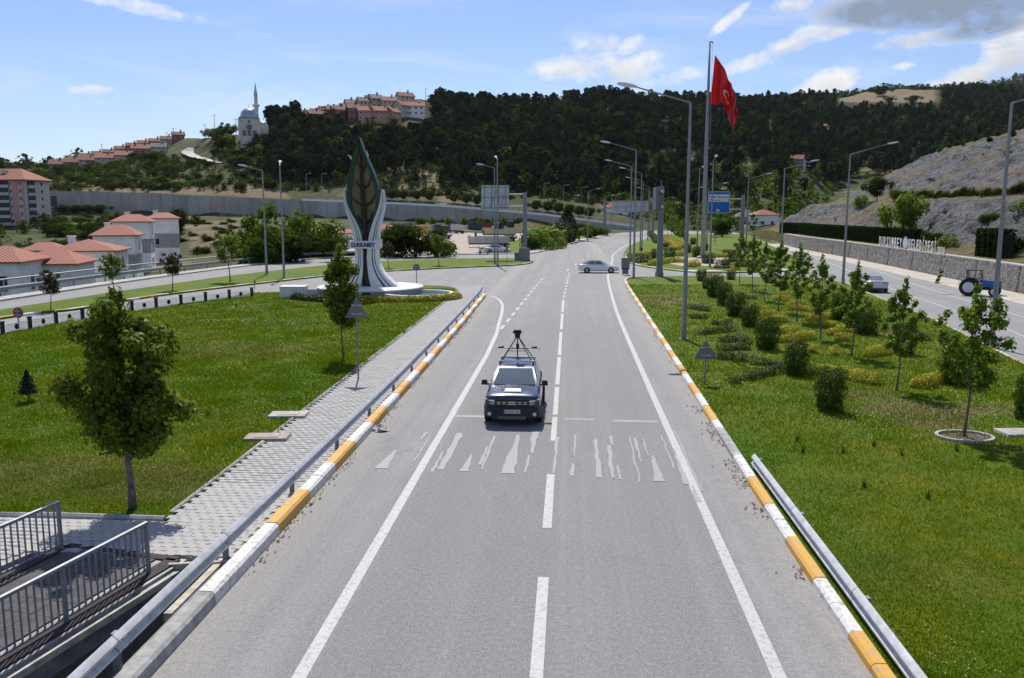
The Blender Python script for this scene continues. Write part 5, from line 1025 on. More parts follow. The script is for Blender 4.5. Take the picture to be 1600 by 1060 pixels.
me=text_mesh('34 DFC 394',.085,.003,BLACKM,.42); me.transform(Matrix.Rotation(PI,4,'Z')); mk('lettering',me,pq,(-.02,2.229,.47)); MB().box((.245,2.227,.5),(.04,.004,.11)).obj('plate_band',BLUE,pq)
q=MB(); q.patch((.27,1.86,1.082),(-.27,1.86,1.082),(-.25,1.52,1.115),(.25,1.52,1.115),0,3,.004); q.obj('bonnet_sticker',M('sticker_white',(.75,.75,.75),.4,var=.03),suv)
q=MB(); q.tube([(-.68,1.0,1.125),(-.1,1.06,1.12)],.012,4); q.tube([(.0,1.06,1.12),(.6,1.0,1.125)],.012,4); q.obj('wiper',PLAST,suv)
for s in (-1,1):
    q=MB(); q.tube([(s*.56,.05,1.60),(s*.57,-.05,1.67),(s*.57,-1.35,1.69),(s*.56,-1.5,1.62)],.025,6); q.obj('roof_rail',PLAST,suv)
for y in (-.25,-1.1): MB().box((0,y,1.71),(1.24,.07,.035)).obj('roof_bar',GALV,suv)
# camera tower: a separate mast carried on the roof
rig=thing('camera_tower','black tripod mast with panoramic camera and antenna bar on the car roof','camera mast',(p0.x-.05,p0.y+1.33+.70,1.72),PI,None,(1,1,.84))
q=MB()
apex=[(.05,.0,.86),(-.05,0,.86),(.05,-.06,.86),(-.05,-.06,.86)]
for a,b in zip(((.50,.42,0),(-.50,.42,0),(.50,-.42,0),(-.50,-.42,0)),apex): MB().tube([a,b],.018,6).obj('tripod_leg',BLACKM,rig)
MB().tube([(-.30,.25,.36),(.30,.25,.36)],.014,5).tube([(-.30,-.25,.36),(.30,-.25,.36)],.014,5).tube([(0,0,0),(0,0,.9)],.022,6).obj('brace',BLACKM,rig)
MB().tube([(-.78,-.1,.42),(.78,-.1,.42)],.022,6).obj('antenna_bar',BLACKM,rig)
for s in (-1,1): MB().lathe([(.07,0),(.10,.02),(.10,.05),(.02,.08)],10,0,(s*.58,-.1,.44)).obj('antenna',PLAST,rig)
MB().box((0,-.1,.50),(.10,.10,.20)).obj('sensor_box',PLAST,rig)
cm=MB(); cm.lathe([(.05,.84),(.09,.88),(.10,1.02),(.13,1.06),(.125,1.14),(.06,1.17)],12)
for k in range(5): a=k*1.2566; cm.lathe([(.045,-.02),(.045,.02)],8,0,(.13*math.cos(a),.13*math.sin(a),1.10),'y')
cm.obj('camera_head',BLACKM,rig); MB().box((0,0,1.18),(.24,.2,.04)).obj('camera_cap',PLAST,rig)
SEDST=[(2.30,.30,.52,.60,.66),(2.20,.22,.62,.72,.82),(1.85,.2,.72,.82,.885),(1.0,.2,.84,.94,.905),(.2,.2,.87,.96,.905),(-.9,.2,.90,.98,.905),(-1.7,.21,.93,1.0,.90),(-2.15,.26,.92,1.01,.85),(-2.32,.36,.78,.94,.74)]
SEDCB=[(1.05,.93,.74),(.22,1.40,.58),(-.85,1.41,.56),(-1.85,.99,.68)]
p=(G(903,427)+G(967,427))/2
sd,b1,c1=car('white_sedan','white saloon car crossing the junction side on','car',(p.x,p.y+.75,0),-PI/2+.02,SEDST,SEDCB,carpaint('white_paint',(.74,.75,.77),.0),(1.40,-1.31))
lamps(sd,2.25,(.45,.80),.66,.13,LAMPW,'headlight'); lamps(sd,-2.30,(.30,.80),.84,.16,LAMPR,'tail_light',-1); MB().box((0,2.27,.38),(1.3,.08,.16)).obj('air_intake',PLAST,sd); MB().box((0,2.30,.52),(.5,.02,.11)).obj('number_plate',SWH,sd)
p=(G(1350,456)+G(1378,458))/2
sv,b1,c1=car('silver_sedan','silver saloon car driving away on the right carriageway','car',(p.x+.5,p.y+1.6,0),-.14,SEDST,SEDCB,carpaint('silver_paint',(.50,.52,.55),.5),(1.40,-1.31))
lamps(sv,-2.32,(.42,.84),.82,.18,LAMPR,'tail_light',-1); lamps(sv,2.25,(.45,.80),.66,.13,LAMPW,'headlight'); MB().box((0,-2.36,.70),(.52,.02,.11)).obj('number_plate',SWH,sv); MB().box((0,-2.28,.32),(1.5,.12,.12)).obj('bumper',PLAST,sv)
# tractor
p=G(1528,462); tr_=thing('tractor','blue tractor with black roll frame parked against the stone wall','tractor',(p.x,p.y,0),-PI/2-.55,None,.88); TB=M('tractor_blue',(.03,.13,.42),.4,var=.1)
for s in (-1,1): wheel(.80,.42,tr_,s*.80,-.75,SWH); wheel(.46,.28,tr_,s*.72,1.35,SWH)
MB().box((0,1.0,1.15),(.72,1.7,.6),0,0,.85,.95).obj('bonnet',TB,tr_); MB().box((0,.3,.75),(.5,3.0,.4)).obj('chassis',PLAST,tr_)
for s in (-1,1):
    q=MB()
    for k in range(8):
        a0=.25+2.4*k/8;a1=.25+2.4*(k+1)/8; q.add([(s*.56,-.75-math.cos(a)*.92,.8+math.sin(a)*.92) for a in (a0,a1)]+[(s*1.04,-.75-math.cos(a)*.92,.8+math.sin(a)*.92) for a in (a1,a0)],[(0,1,2,3)])
    q.obj('mudguard',PLAST,tr_); MB().tube([(s*.62,-1.0,1.4),(s*.58,-.95,2.35)],.05,6).tube([(s*.6,.25,1.3),(s*.55,.15,2.35)],.04,6).obj('roll_frame',PLAST,tr_)
MB().box((0,-.4,2.38),(1.3,1.35,.07)).obj('canopy',PLAST,tr_); MB().box((0,-.7,1.25),(.5,.45,.12)).box((0,-.92,1.5),(.5,.1,.45)).obj('seat',PLAST,tr_); MB().tube([(.25,1.3,1.4),(.25,1.3,2.1)],.04,6).obj('exhaust',PLAST,tr_); MB().tube([(0,.15,1.3),(0,-.05,1.6)],.025,5).lathe([(.17,0),(.2,.02),(.17,.04)],12,0,(0,-.05,1.6)).obj('steering_wheel',PLAST,tr_)
# parked lorries in the yard
def lorry(px,py,rz,cabc,bedc,label,kind='tipper',L=8.0,d_=None,sc=1):
    p=G(px,py); e=thing('lorry',label,'lorry',(p.x,p.y,.02),rz,'lorries in the truck yard',sc); y0=-L/2
    MB().box((0,0,.85),(1.0,L,.3)).obj('chassis',PLAST,e)
    if cabc: 
        q=MB(); q.box((0,L/2-.95,1.9),(2.4,1.9,2.4),0,0,.94,.86); c=q.obj('cab',cabc,e); MB().box((0,L/2-.03,2.25),(2.1,.1,.9)).obj('windscreen',WGL,c); MB().box((0,L/2+.02,1.15),(2.2,.08,.5)).obj('grille',PLAST,c)
        for s in (-1,1): MB().box((s*1.185,L/2-.9,2.3),(.05,1.0,.8)).obj('side_window',WGL,c)
    bl=L-2.3 if cabc else L
    q=MB(); zc=1.1
    if kind=='tipper':
        q.box((0,y0+bl/2,zc+.06),(2.45,bl,.12))
        for s in (-1,1): q.box((s*1.2,y0+bl/2,zc+.8),(.08,bl,1.4)); 
        q.box((0,y0+.05,zc+.8),(2.35,.08,1.4)); q.box((0,y0+bl-.05,zc+.95),(2.35,.08,1.8)); bd=q.obj('tipper_body',bedc,e); q=MB()
        for k in range(int(bl/.9)):
            for s in (-1,1): q.box((s*1.26,y0+.4+k*.9,zc+.8),(.06,.12,1.35))
        q.obj('rib',bedc,bd); MB().box((0,y0-.02,.7),(2.2,.06,.3)).obj('bumper',PLAST,e)
    elif kind=='box': q.box((0,y0+bl/2,zc+1.2),(2.45,bl,2.3)); q.obj('box_body',bedc,e)
    else: q.box((0,y0+bl/2,zc+.1),(2.45,bl,.22)); q.box((0,y0+bl-.1,zc+.6),(2.4,.1,.9)); q.obj('flat_bed',bedc,e)
    for y in ([L/2-1.3] if cabc else [])+[y0+1.1,y0+2.4]:
        for s in (-1,1): wheel(.5,.32,e,s*1.0,y)
    return e
LG=M('lorry_grey',(.30,.31,.32),.5,var=.15); LW=M('lorry_white',(.58,.57,.55),.5,var=.12); LBL=M('lorry_navy',(.035,.05,.09),.45,var=.15); LR=M('lorry_red',(.30,.03,.025),.5,var=.15); LBK=M('lorry_dark',(.045,.045,.05),.5,var=.2); LY=M('lorry_yellow',(.50,.30,.02),.6,var=.1)
lorry(713,365,.55,LBK,LW,'white sided tipper lorry in the middle of the truck yard',L=8.5); lorry(742,362,.5,LBK,LBL,'dark blue tipper lorry right of the white one',L=8.5); lorry(758,360,.45,LR,LR,'red tipper lorry behind the dark blue one'); lorry(779,361,.3,LW,LBK,'lorry with dark body and white cab at the right of the row')
lorry(797,360,.2,LBK,LBK,'dark boxy lorry at the end of the row',kind='box',L=7); lorry(615,363,.9,LW,LG,'grey lorry nearest the red roofed shed'); lorry(629,362,.8,LG,LG,'second grey lorry beside the shed'); lorry(641,359,.7,LW,LG,'grey lorry behind the yellow container'); lorry(688,366,.6,LG,LBK,'dark tipper lorry left of the white sided one')
lorry(764,387,1.5,None,LW,'white sided trailer standing across the front of the yard',kind='tipper',L=8,sc=(1,1,.8)); lorry(775,378,1.5,None,LBK,'empty dark flat trailer behind the white one',kind='flat',L=10); lorry(780,372,1.5,None,LBK,'farther dark flat trailer in the yard',kind='flat',L=9); lorry(678,374,1.55,None,LG,'grey low loader trailer by the bushes',kind='flat',L=9.5)
p=G(655,366); e=thing('container','yellow site container with a small window in the truck yard','container',(p.x,p.y,.02),.15); k=depth(p)/1335
bx=MB().box((0,0,1.3),(5.2,2.4,2.4)).obj('box',LY,e); MB().box((.9,-1.21,1.6),(.7,.05,.6)).obj('window',GLASS,bx); MB().box((0,0,2.55),(5.4,2.6,.12)).obj('roof',M('rust_roof',(.2,.1,.03),.7),bx); MB().box((-1.2,-1.21,1.1),(.8,.05,1.9)).obj('door',LY,bx)
for i in range(6): MB().box((-2.4+i*.95,-1.215,1.3),(.06,.05,2.3)).obj('rib',LY,bx)
p=G(777,396); car('parked_car','white car parked behind the fence of the truck yard','car',(p.x,p.y+1,0.02),-PI/2+.1,SEDST,SEDCB,MATS['white_paint'],(1.40,-1.31))
# scooter
p=G(756,398); e=thing('scooter','white scooter parked at the edge of the branch road','scooter',(p.x,p.y,.14),-PI/2); 
for y in (-.6,.65): wheel(.26,.12,e,0,y)
MB().box((0,-.4,.62),(.28,.9,.3),0,0,.8,.8).box((0,.45,.65),(.4,.12,.75),0,0,.8,1).box((0,.0,.3),(.3,.6,.1)).obj('body',MATS['white_paint'],e); MB().box((0,-.4,.82),(.28,.7,.1)).obj('seat',PLAST,e); MB().tube([(-.33,.45,1.1),(.33,.45,1.1)],.02,5).tube([(0,.6,.3),(0,.45,1.1)],.03,5).obj('handlebar',PLAST,e); MB().box((0,-.85,1.0),(.4,.4,.35)).obj('top_box',MATS['white_paint'],e)
# vans beyond the right carriageway
for (px,py,lb_,rz) in ((1138,363,'white minibus parked by the end of the stone wall',2.4),(1153,356,'white van partly hidden behind the blue sign post',2.0)):
    p=G(px,py,.0); e=thing('van',lb_,'van',(p.x,p.y,.0),rz); q=MB(); q.box((0,0,1.25),(2.0,5.2,1.9),0,0,.9,.96); bo=q.obj('body',LW,e); MB().box((0,2.56,1.6),(1.6,.1,.7)).obj('windscreen',WGL,bo)
    for s in (-1,1): MB().box((s*.96,.2,1.7),(.06,4.2,.6)).obj('side_window',WGL,bo); [wheel(.35,.22,e,s*.9,y) for y in (1.6,-1.5)]
    MB().box((0,2.6,.6),(1.9,.12,.35)).obj('bumper',PLAST,e)
# people
def person(label,loc,rz,J,E,Rd,mat,sc=1,group=None,name='person'):
    me=bpy.data.meshes.new('person'); me.from_pydata(J,E,[]); o=bpy.data.objects.new('tmp',me); COL.objects.link(o); m=o.modifiers.new('k','SKIN')
    for v,r_ in zip(me.skin_vertices[0].data,Rd): v.radius=(r_,r_)
    me.skin_vertices[0].data[0].use_root=True; s=o.modifiers.new('s','SUBSURF'); s.levels=1; dg=bpy.context.evaluated_depsgraph_get(); n=bpy.data.meshes.new_from_object(o.evaluated_get(dg)); bpy.data.objects.remove(o)
    n.materials.clear()
    for k in mat: n.materials.append(k)
    for pg in n.polygons:
        z=pg.center.z; pg.material_index=0 if z<(.85 if J[0][2]>.8 else .45) else (2 if z>J[3][2]-.02 else 1); pg.use_smooth=True
    e=mk(name,n,None,loc,rz); e.scale=(sc,)*3; return tag(e,label,'person',group)
PM=[M('dark_trousers',(.02,.02,.025),.8),M('dark_jacket',(.025,.028,.035),.8),M('skin',(.35,.2,.14),.6)]
JS=[(0,0,.95),(0,0,1.2),(0,0,1.45),(0,0,1.56),(0,.02,1.70),(.10,0,.9),(.11,.06,.5),(.11,0,.05),(-.10,0,.9),(-.11,-.06,.5),(-.11,-.02,.05),(.2,0,1.42),(.26,0,1.12),(.26,.08,.86),(-.2,0,1.42),(-.26,0,1.12),(-.26,.08,.86)]
ES=[(0,1),(1,2),(2,3),(3,4),(0,5),(5,6),(6,7),(0,8),(8,9),(9,10),(2,11),(11,12),(12,13),(2,14),(14,15),(15,16)]
RS_=[.15,.14,.15,.06,.10,.10,.07,.05,.10,.07,.05,.07,.05,.04,.07,.05,.04]
for i,(px,y) in enumerate(((341,341),(376,341),(380,341),(384,341))):
    d=352; person('tiny dark figure standing by the wall road' if i else 'lone dark figure walking along the wall road',A(px,d,zy(d,340)),i*1.0,JS,ES,RS_,PM,1,'people by the long wall')
JC=[(0,0,.32),(0,.10,.52),(0,.22,.72),(0,.27,.80),(0,.33,.93),(.12,.02,.3),(.15,.36,.42),(.15,.18,.05),(-.12,.02,.3),(-.15,.36,.42),(-.15,.18,.05),(.19,.22,.68),(.24,.40,.5),(.12,.58,.35),(-.19,.22,.68),(-.24,.40,.5),(-.12,.58,.35)]
p=G(1004,394,.13); person('person in dark clothes crouching to garden on the island grass',(p.x,p.y,.12),1.2,JC,ES,RS_,PM,1.15)
for i,(px,y,lb_) in enumerate(((74,353,'white car on the road below the pink apartment block'),(117,352,'pale car farther along the road below the apartment block'),(386,339,'pale car by the people at the long wall'))):
    d=285 if i<2 else 352; car('far_car',lb_,'car',A(px,d,float(tz(px,d)[0])+.1),PI/2+.2,SEDST,SEDCB,MATS['white_paint' if i!=1 else 'silver_paint'],(1.40,-1.31))
# ---------------------------------------------------------------- gabion wall, gutter, rock cutting
WL=sm([(29.5,0),(33.2,35),(35.9,58),(37.5,72.3),(39.3,93.9),(41.7,128.6),(43.1,162),(46,188)],6)
wseg=[0]
for i in range(len(WL)-1): wseg.append(wseg[-1]+math.dist(WL[i],WL[i+1]))
def wat(s): return Vector((float(np.interp(s,wseg,[p[0] for p in WL])),float(np.interp(s,wseg,[p[1] for p in WL])),0))
def s_at_px(px):
    ss=np.linspace(0,wseg[-1],900); best=min(ss,key=lambda s:abs((lambda q:800+1335*(q.dot(RH))/q.dot(FH))(wat(s))-px)); return float(best)
def gab_mat():
    m,t,N,L,b=nodes('gabion_stone'); b.inputs['Roughness'].default_value=.85
    v=N.new('ShaderNodeTexVoronoi'); v.inputs['Scale'].default_value=4.2; L.new(coord(t,True),v.inputs['Vector']); v2=N.new('ShaderNodeTexVoronoi'); v2.feature='DISTANCE_TO_EDGE'; v2.inputs['Scale'].default_value=4.2; L.new(coord(t,True),v2.inputs['Vector'])
    sp=N.new('ShaderNodeSeparateColor'); L.new(v.outputs['Color'],sp.inputs[0]); c=mixc(t,sp.outputs[0],(.22,.21,.20),(.42,.40,.37)); c=mixc(t,nmath(t,'MULTIPLY',sp.outputs[1],.3),c,(.30,.24,.19))
    e=ramp(t,v2.outputs['Distance'],.0,.10); L.new(mixc(t,e,(.085,.08,.075),c),b.inputs['Base Color']); bump(t,b,e,1,.12); return m
GAB=gab_mat(); gw=thing('stone_wall','long grey stone filled gabion wall along the right carriageway','wall')
s=8.0; i=0
while s<wseg[-1]-4:
    a=wat(s+.06);b_=wat(min(s+9.4,wseg[-1])-.06); t=(b_-a); Ln=t.length; t.normalize(); nn=Vector((-t.y,t.x,0)); nx,nz=int(Ln/.22),11; h=2.35
    gx,gz=np.meshgrid(np.linspace(0,Ln,nx+1),np.linspace(-.1,h,nz+1),indexing='ij'); dsp=rng.uniform(-.035,.06,gx.shape); edge=(gx<.05)|(gx>Ln-.05); dsp[edge]=-.05
    gx2=gx+rng.uniform(-.05,.05,gx.shape)*(~edge); V=np.stack([a.x+t.x*gx2+nn.x*(dsp+.12*(1-gz/h)),a.y+t.y*gx2+nn.y*(dsp+.12*(1-gz/h)),gz],-1).reshape(-1,3)
    ii=np.arange((nx+1)*(nz+1)).reshape(nx+1,nz+1); Fg=np.stack([ii[:-1,:-1],ii[1:,:-1],ii[1:,1:],ii[:-1,1:]],-1).reshape(-1,4)
    pn=mk('gabion_panel',npmesh('gabion_panel',V,Fg,GAB),gw); q=MB(); q.ext([(-.02,h-.04),(.9,h-.04),(.9,h+.10),(-.02,h+.10)],a,b_); q.obj('coping',CONC,pn)
    q=MB(); q.ext([(.1,-.2),(.9,-.2),(.9,h-.05),(.1,h-.05)],a,b_); q.obj('backing',CONCD,pn); s+=9.4; i+=1
gt=MB()
for k in range(len(WL)-1):
    a=Vector((*WL[k],0));b_=Vector((*WL[k+1],0)); gt.ext([(-2.9,-.3),(-2.9,.012),(-2.6,.10),(-.2,.16),(-.2,-.3)],a,b_)
tag(gt.obj('gutter',M('tan_concrete',(.47,.42,.36),.9,var=.12,vs=.8,bs=14,bst=.3)),'pale concrete gutter at the foot of the stone wall',None,None,'structure')
# cutting surface
def rock_mat():
    m,t,N,L,b=nodes('cut_rock'); b.inputs['Roughness'].default_value=.9; b.inputs['Specular IOR Level'].default_value=.2
    a=noise(t,.5,8,.7,sc=(1,1,.6)); st=noise(t,1.0,7,.7,sc=(.35,1.1,1.5),dist=1.2); f=noise(t,5,5,.7); br_=noise(t,.10,5,.6); br2=noise(t,.06,4,.55)
    col=mixc(t,ramp(t,st,.40,.60),(.045,.048,.053),(.205,.209,.213)); col=mixc(t,ramp(t,f,.57,.70),col,(.42,.42,.415)); col=mixc(t,ramp(t,f,.42,.30),col,(.06,.06,.065))
    col=mixc(t,nmath(t,'MULTIPLY',ramp(t,br_,.50,.62),.65),col,(.25,.19,.115)); col=mixc(t,nmath(t,'MULTIPLY',ramp(t,br2,.58,.70),.6),col,(.12,.115,.05))
    at=N.new('ShaderNodeAttribute'); at.attribute_name='grassy'; gcol=mixc(t,ramp(t,noise(t,.5,5,.7),.38,.62),(.26,.195,.08),(.095,.095,.03)); L.new(mixc(t,ramp(t,nmath(t,'ADD',at.outputs['Fac'],nmath(t,'MULTIPLY',nmath(t,'SUBTRACT',a,.5),1.4)),.35,.65),col,gcol),b.inputs['Base Color'])
    bump(t,b,nmath(t,'ADD',nmath(t,'ADD',a,nmath(t,'MULTIPLY',st,.6)),nmath(t,'MULTIPLY',f,.35)),1,.9); return m
ROCK=rock_mat()
prof=[(.70,-.6,1),(.78,2.30,1),(.8,2.35,1),(2.2,2.5,1),(4.2,2.9,1),(6,4.1,.1),(8,5.6,0),(10,7.0,0),(12,8.3,0),(12.8,8.75,.8),(15,8.9,1),(17.5,9.2,1),(20,10.8,.25),(23,12.6,0),(26,14.3,0),(29,16.0,0),(32,17.7,0),(35,19.4,0),(38,21.0,.3),(41,22.2,.8),(46,23.2,1),(60,25,1),(90,27,1)]
pd=np.array([p[0] for p in prof]);pz=np.array([p[1] for p in prof]);pg_=np.array([p[2] for p in prof])
os_=np.concatenate([[.70,.78],np.arange(.8,48,.55),np.arange(48,92,4)]); ss=np.arange(6,312,1.0)
def wext(s):
    if s<=wseg[-1]: return wat(s)
    a=wat(wseg[-1]);b_=wat(wseg[-1]-8); t=(a-b_).normalized(); return a+t*(s-wseg[-1])
V=np.zeros((len(ss),len(os_),3)); GA=np.zeros((len(ss),len(os_)))
for i,s in enumerate(ss):
    a=wext(s);b_=wext(s+1.5); t=(b_-a).normalized(); nr=Vector((t.y,-t.x,0)); Yw=a.y
    fu=float(np.interp(Yw,[0,222,242,264,288,304],[1,1,.68,.45,.3,0])); fl_=float(np.interp(Yw,[0,236,256,288],[1,1,.7,0]))
    z=np.interp(os_,pd,pz); g0=np.interp(os_,pd,pg_); lowz=np.minimum(z,9.0); upz=np.maximum(z-9.0,0); z=(lowz*fl_+upz*fu) if Yw>160 else z; 
    V[i,:,0]=a.x+nr.x*os_; V[i,:,1]=a.y+nr.y*os_; V[i,:,2]=z; GA[i]=np.clip(g0+(1-fl_)*.6,0,1)
rx,ry=V[...,0],V[...,1]; rough=(1-.8*np.clip(GA,0,1)); on=np.clip((os_-2)/3,0,1)[None,:]
V[...,2]+=on*rough*((fbm(rx*.35,ry*.35,5)-.47)*2.4+(fbm(rx*1.4+5,ry*.9+rx*.7,3)-.45)*1.0)+on*(1-rough)*(fbm(rx*.5,ry*.5,4)-.45)*.8
V[...,0]+=on*rough*(fbm(V[...,2]*.9+rx*.3,ry*.5,4)-.47)*2.8
ii=np.arange(len(ss)*len(os_)).reshape(len(ss),len(os_)); Fg=np.stack([ii[:-1,:-1],ii[:-1,1:],ii[1:,1:],ii[1:,:-1]],-1).reshape(-1,4)
me=npmesh('rock_cutting',V,Fg,ROCK,smooth=False); at=me.attributes.new('grassy','FLOAT','POINT'); at.data.foreach_set('value',GA.astype(np.float32).ravel()); tag(mk('rock_cutting',me),'grey rock cutting with a planted bench above the stone wall',None,None,'structure')
def on_cut(px,o):                       # a spot on the cutting at offset o behind the wall, in direction px
    best=None
    for i in range(0,len(ss),2):
        j=int(np.argmin(abs(os_-o))); q=Vector(V[i,j]); p_=800+1335*q.dot(RH)/q.dot(FH)
        if best is None or abs(p_-px)<best[0]: best=(abs(p_-px),q)
    return best[1]
# letters on the wall
sg=thing('letter_sign','large white letters with emblem standing on the stone wall','sign'); 
def letters(txt,pa,pb,size,zb=2.45):
    sa,sb=s_at_px(pa),s_at_px(pb); n=len(txt)
    for k,ch in enumerate(txt):
        s=sa+(sb-sa)*(k+.5)/n; w_=abs(sb-sa)/n*.9; a=wat(s);b_=wat(s-1); t=(b_-a).normalized(); o=mk('letter',text_mesh(ch,size*1.38,.018,LWHITE,w_*(.74 if ch not in 'Iİ' else .32)),sg,(a.x-t.y*0+.25,a.y,zb),math.atan2(t.y,t.x))
letters('DURSUNBEY',1373,1410,1.3); letters('BELEDİYESİ',1419,1464,1.3); letters('2020',1465,1477,.75)
s=s_at_px(1414.5); a=wat(s); o=MB(); o.lathe([(.05,-.04),(.55,-.04),(.55,.04),(.05,.04)],20,0,(0,0,.75),'y'); o.box((0,0,1.4),(.7,.08,.25)); em=o.obj('emblem',M('emblem_teal',(.10,.20,.22),.5,var=.2,vs=6),sg,loc=(a.x+.25,a.y,2.45),rz=-PI/2+.08)
MB().lathe([(.55,-.05),(.62,-.05),(.62,.05),(.55,.05)],20,0,(0,0,.75),'y').obj('emblem_ring',LWHITE,em); q=MB(); sa,sb=s_at_px(1373),s_at_px(1477); q.tube([wat(sa)+Vector((.35,0,2.5)),wat((sa+sb)/2)+Vector((.35,0,2.5)),wat(sb)+Vector((.35,0,2.5))],.04,5); q.obj('mounting_rail',GALVD,sg)
# hedges on top of the wall
def wall_hedge(pa,pb,o,h,w,label,seed):
    sa,sb=s_at_px(pa),s_at_px(pb); pts=[]
    for k in range(9): a=wat(sa+(sb-sa)*k/8);b_=wat(sa+(sb-sa)*k/8+1); t=(b_-a).normalized(); pts.append((a.x+t.y*o,a.y-t.x*o))
    g=np.random.default_rng(seed); P=[Vector((*p,0)) for p in pts]; L=sum((P[i+1]-P[i]).length for i in range(8)); n=int(L*420); u=g.random(n)*8; k=np.minimum(u.astype(int),7); f=(u-k)[:,None]; B=np.array(pts)[k]*(1-f)+np.array(pts)[k+1]*f
    side=g.random(n); z=np.where(side<.75,g.random(n)*h,h*(.93+.1*g.random(n))); ox=np.where(side<.75,np.where(g.random(n)<.7,-w/2,w/2),g.uniform(-w/2,w/2,n)); col_=(1+.12*np.sin(u*L/8*4.2)); 
    PP_=np.stack([B[:,0]+ox*col_,B[:,1]+g.normal(0,.1,n),2.45+z*(.92+.1*col_)],1); V_,Fc=leafq(PP_,np.stack([np.sign(ox),g.normal(0,.4,n),.6+0*ox],1)+.4*g.normal(size=(n,3)),.34,g,.35)
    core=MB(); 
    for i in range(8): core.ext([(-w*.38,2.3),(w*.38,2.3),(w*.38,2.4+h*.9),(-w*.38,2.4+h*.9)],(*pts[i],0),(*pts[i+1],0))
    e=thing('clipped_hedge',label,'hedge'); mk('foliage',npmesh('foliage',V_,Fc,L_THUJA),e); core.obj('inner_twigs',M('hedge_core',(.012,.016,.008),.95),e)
wall_hedge(1166,1393,2.6,2.1,1.1,'long dark clipped hedge on top of the stone wall',3); wall_hedge(1497,1533,2.6,2.6,1.3,'short block of dark clipped hedge right of the letter sign',4)
# plants on the cutting
BUSH=[]
for i,mt in enumerate((L_WILD,L_BROAD,L_DARK,L_YOUNG)):
    g=np.random.default_rng(200+i); cl=[((g.normal(0,.28),g.normal(0,.28),.45+g.normal(0,.14)),(.34*g.uniform(.6,1.1),)*3) for _ in range(7)]+[((0,0,.3),(.45,.45,.3))]
    P_,Nr=clump_pts(cl,1100,g,.35); P_[:,2]=np.maximum(0,P_[:,2]); V_,Fc=leafq(P_,Nr,.10,g,.4); q=MB()
    for k in range(4): q.tube([(0,0,-.1),(.2*math.cos(k*1.6),.2*math.sin(k*1.6),.5)],[.03,.01],4)
    BUSH.append((q.mesh('stems',WOOD),npmesh('foliage',V_,Fc,mt)))
def bush(loc,w,h,label,group,i=0,name='bush',cat='bush'): return plant(name,label,cat,BUSH[i%4],loc,i*1.7,(w,w,h),group,('stems','foliage'))
BT=[]
for i,(mt,sh) in enumerate(((L_BROAD,1),(L_DARK,1),(L_MAPLE,1),(L_YOUNG,1))):
    g=np.random.default_rng(230+i); cl=[((g.normal(0,.2),g.normal(0,.2),.55+g.normal(0,.15)),(.20*g.uniform(.7,1.2),)*3) for _ in range(14)]; P_,Nr=clump_pts(cl,2600,g,.4); P_[:,2]=np.clip(P_[:,2],.14,1.02); V_,Fc=leafq(P_,Nr,.062,g,.4)
    q=MB(); q.tube([(0,0,-.05),(.01,0,.3),(0,.01,.75)],[.03,.022,.006],6)
    for k in range(5): q.tube([(0,0,.25+.06*k),(.2*math.cos(k*2.4),.2*math.sin(k*2.4),.5+.07*k)],[.014,.004],4)
    BT.append((q.mesh('trunk',WOOD),npmesh('crown',V_,Fc,mt)))
def btree(loc,w,h,label,group=None,i=0,name='broadleaf_tree'): return plant(name,label,'tree',BT[i%4],loc,i*1.3,(w,w,h),group)
for i,(px,o) in enumerate(((1428,14.5),(1438,14),(1447,14.5),(1453,14),(1470,14.5),(1481,14),(1493,14.5),(1508,14),(1522,14.5),(1543,14),(1562,14.5),(1580,14),(1597,14.5))):
    q=on_cut(px,o); bush(q,1.5,1.6*(.7+.4*((i*7)%5)/5),'dark round shrub in the row planted along the rock bench','shrubs on the rock bench',2)
q=on_cut(1370,14); btree(q,4.0,4.6,'bushy green tree on the left of the rock bench',i=1); q=on_cut(1404,14); bush(q,3.6,3.0,'loose green bush beside the tree on the rock bench',None,1); q=on_cut(1346,11); bush(q,2.6,2.6,'light green bush hanging on the lower rock face',None,3)
q=on_cut(1410,4.2); btree(q,5.6,7.2,'pale green tree growing at the foot of the rock face',i=3); q=on_cut(1392,4); bush(q,4.2,2.2,'yellowish bush left of the tree at the rock foot',None,3); q=on_cut(1430,4.5); bush(q,3,2,'dry bush right of the tree at the rock foot',None,0)
for i,(px,o) in enumerate(((1450,4),(1462,4.4),(1474,4),(1484,3.6),(1545,4.2),(1575,3.6),(1590,4.4),(1600,9),(1285,3.6),(1556,9))): q=on_cut(px,o); bush(q,2.2,1.5,'scrubby bush along the top of the stone wall','scrub above the stone wall',i)
for i in range(26): px=1290+i*12.3; q=on_cut(px,40+3*math.sin(i*2.1)); bush(q,1.5,1.0+.5*math.sin(i*1.3)**2,'dry scrub on the crest of the rock cutting','scrub on the crest',0)
p=A(1319,210,0); q=on_cut(1319,36); e=thing('utility_pole','thin wooden utility pole behind the rock crest','pole',(q.x,q.y,q.z-.5)); MB().tube([(0,0,0),(0,0,8)],[.16,.11],7).obj('pole',M('pole_wood',(.20,.17,.14),.9),e); MB().box((0,0,7.4),(1.4,.1,.12)).obj('crossarm',POLE,e)

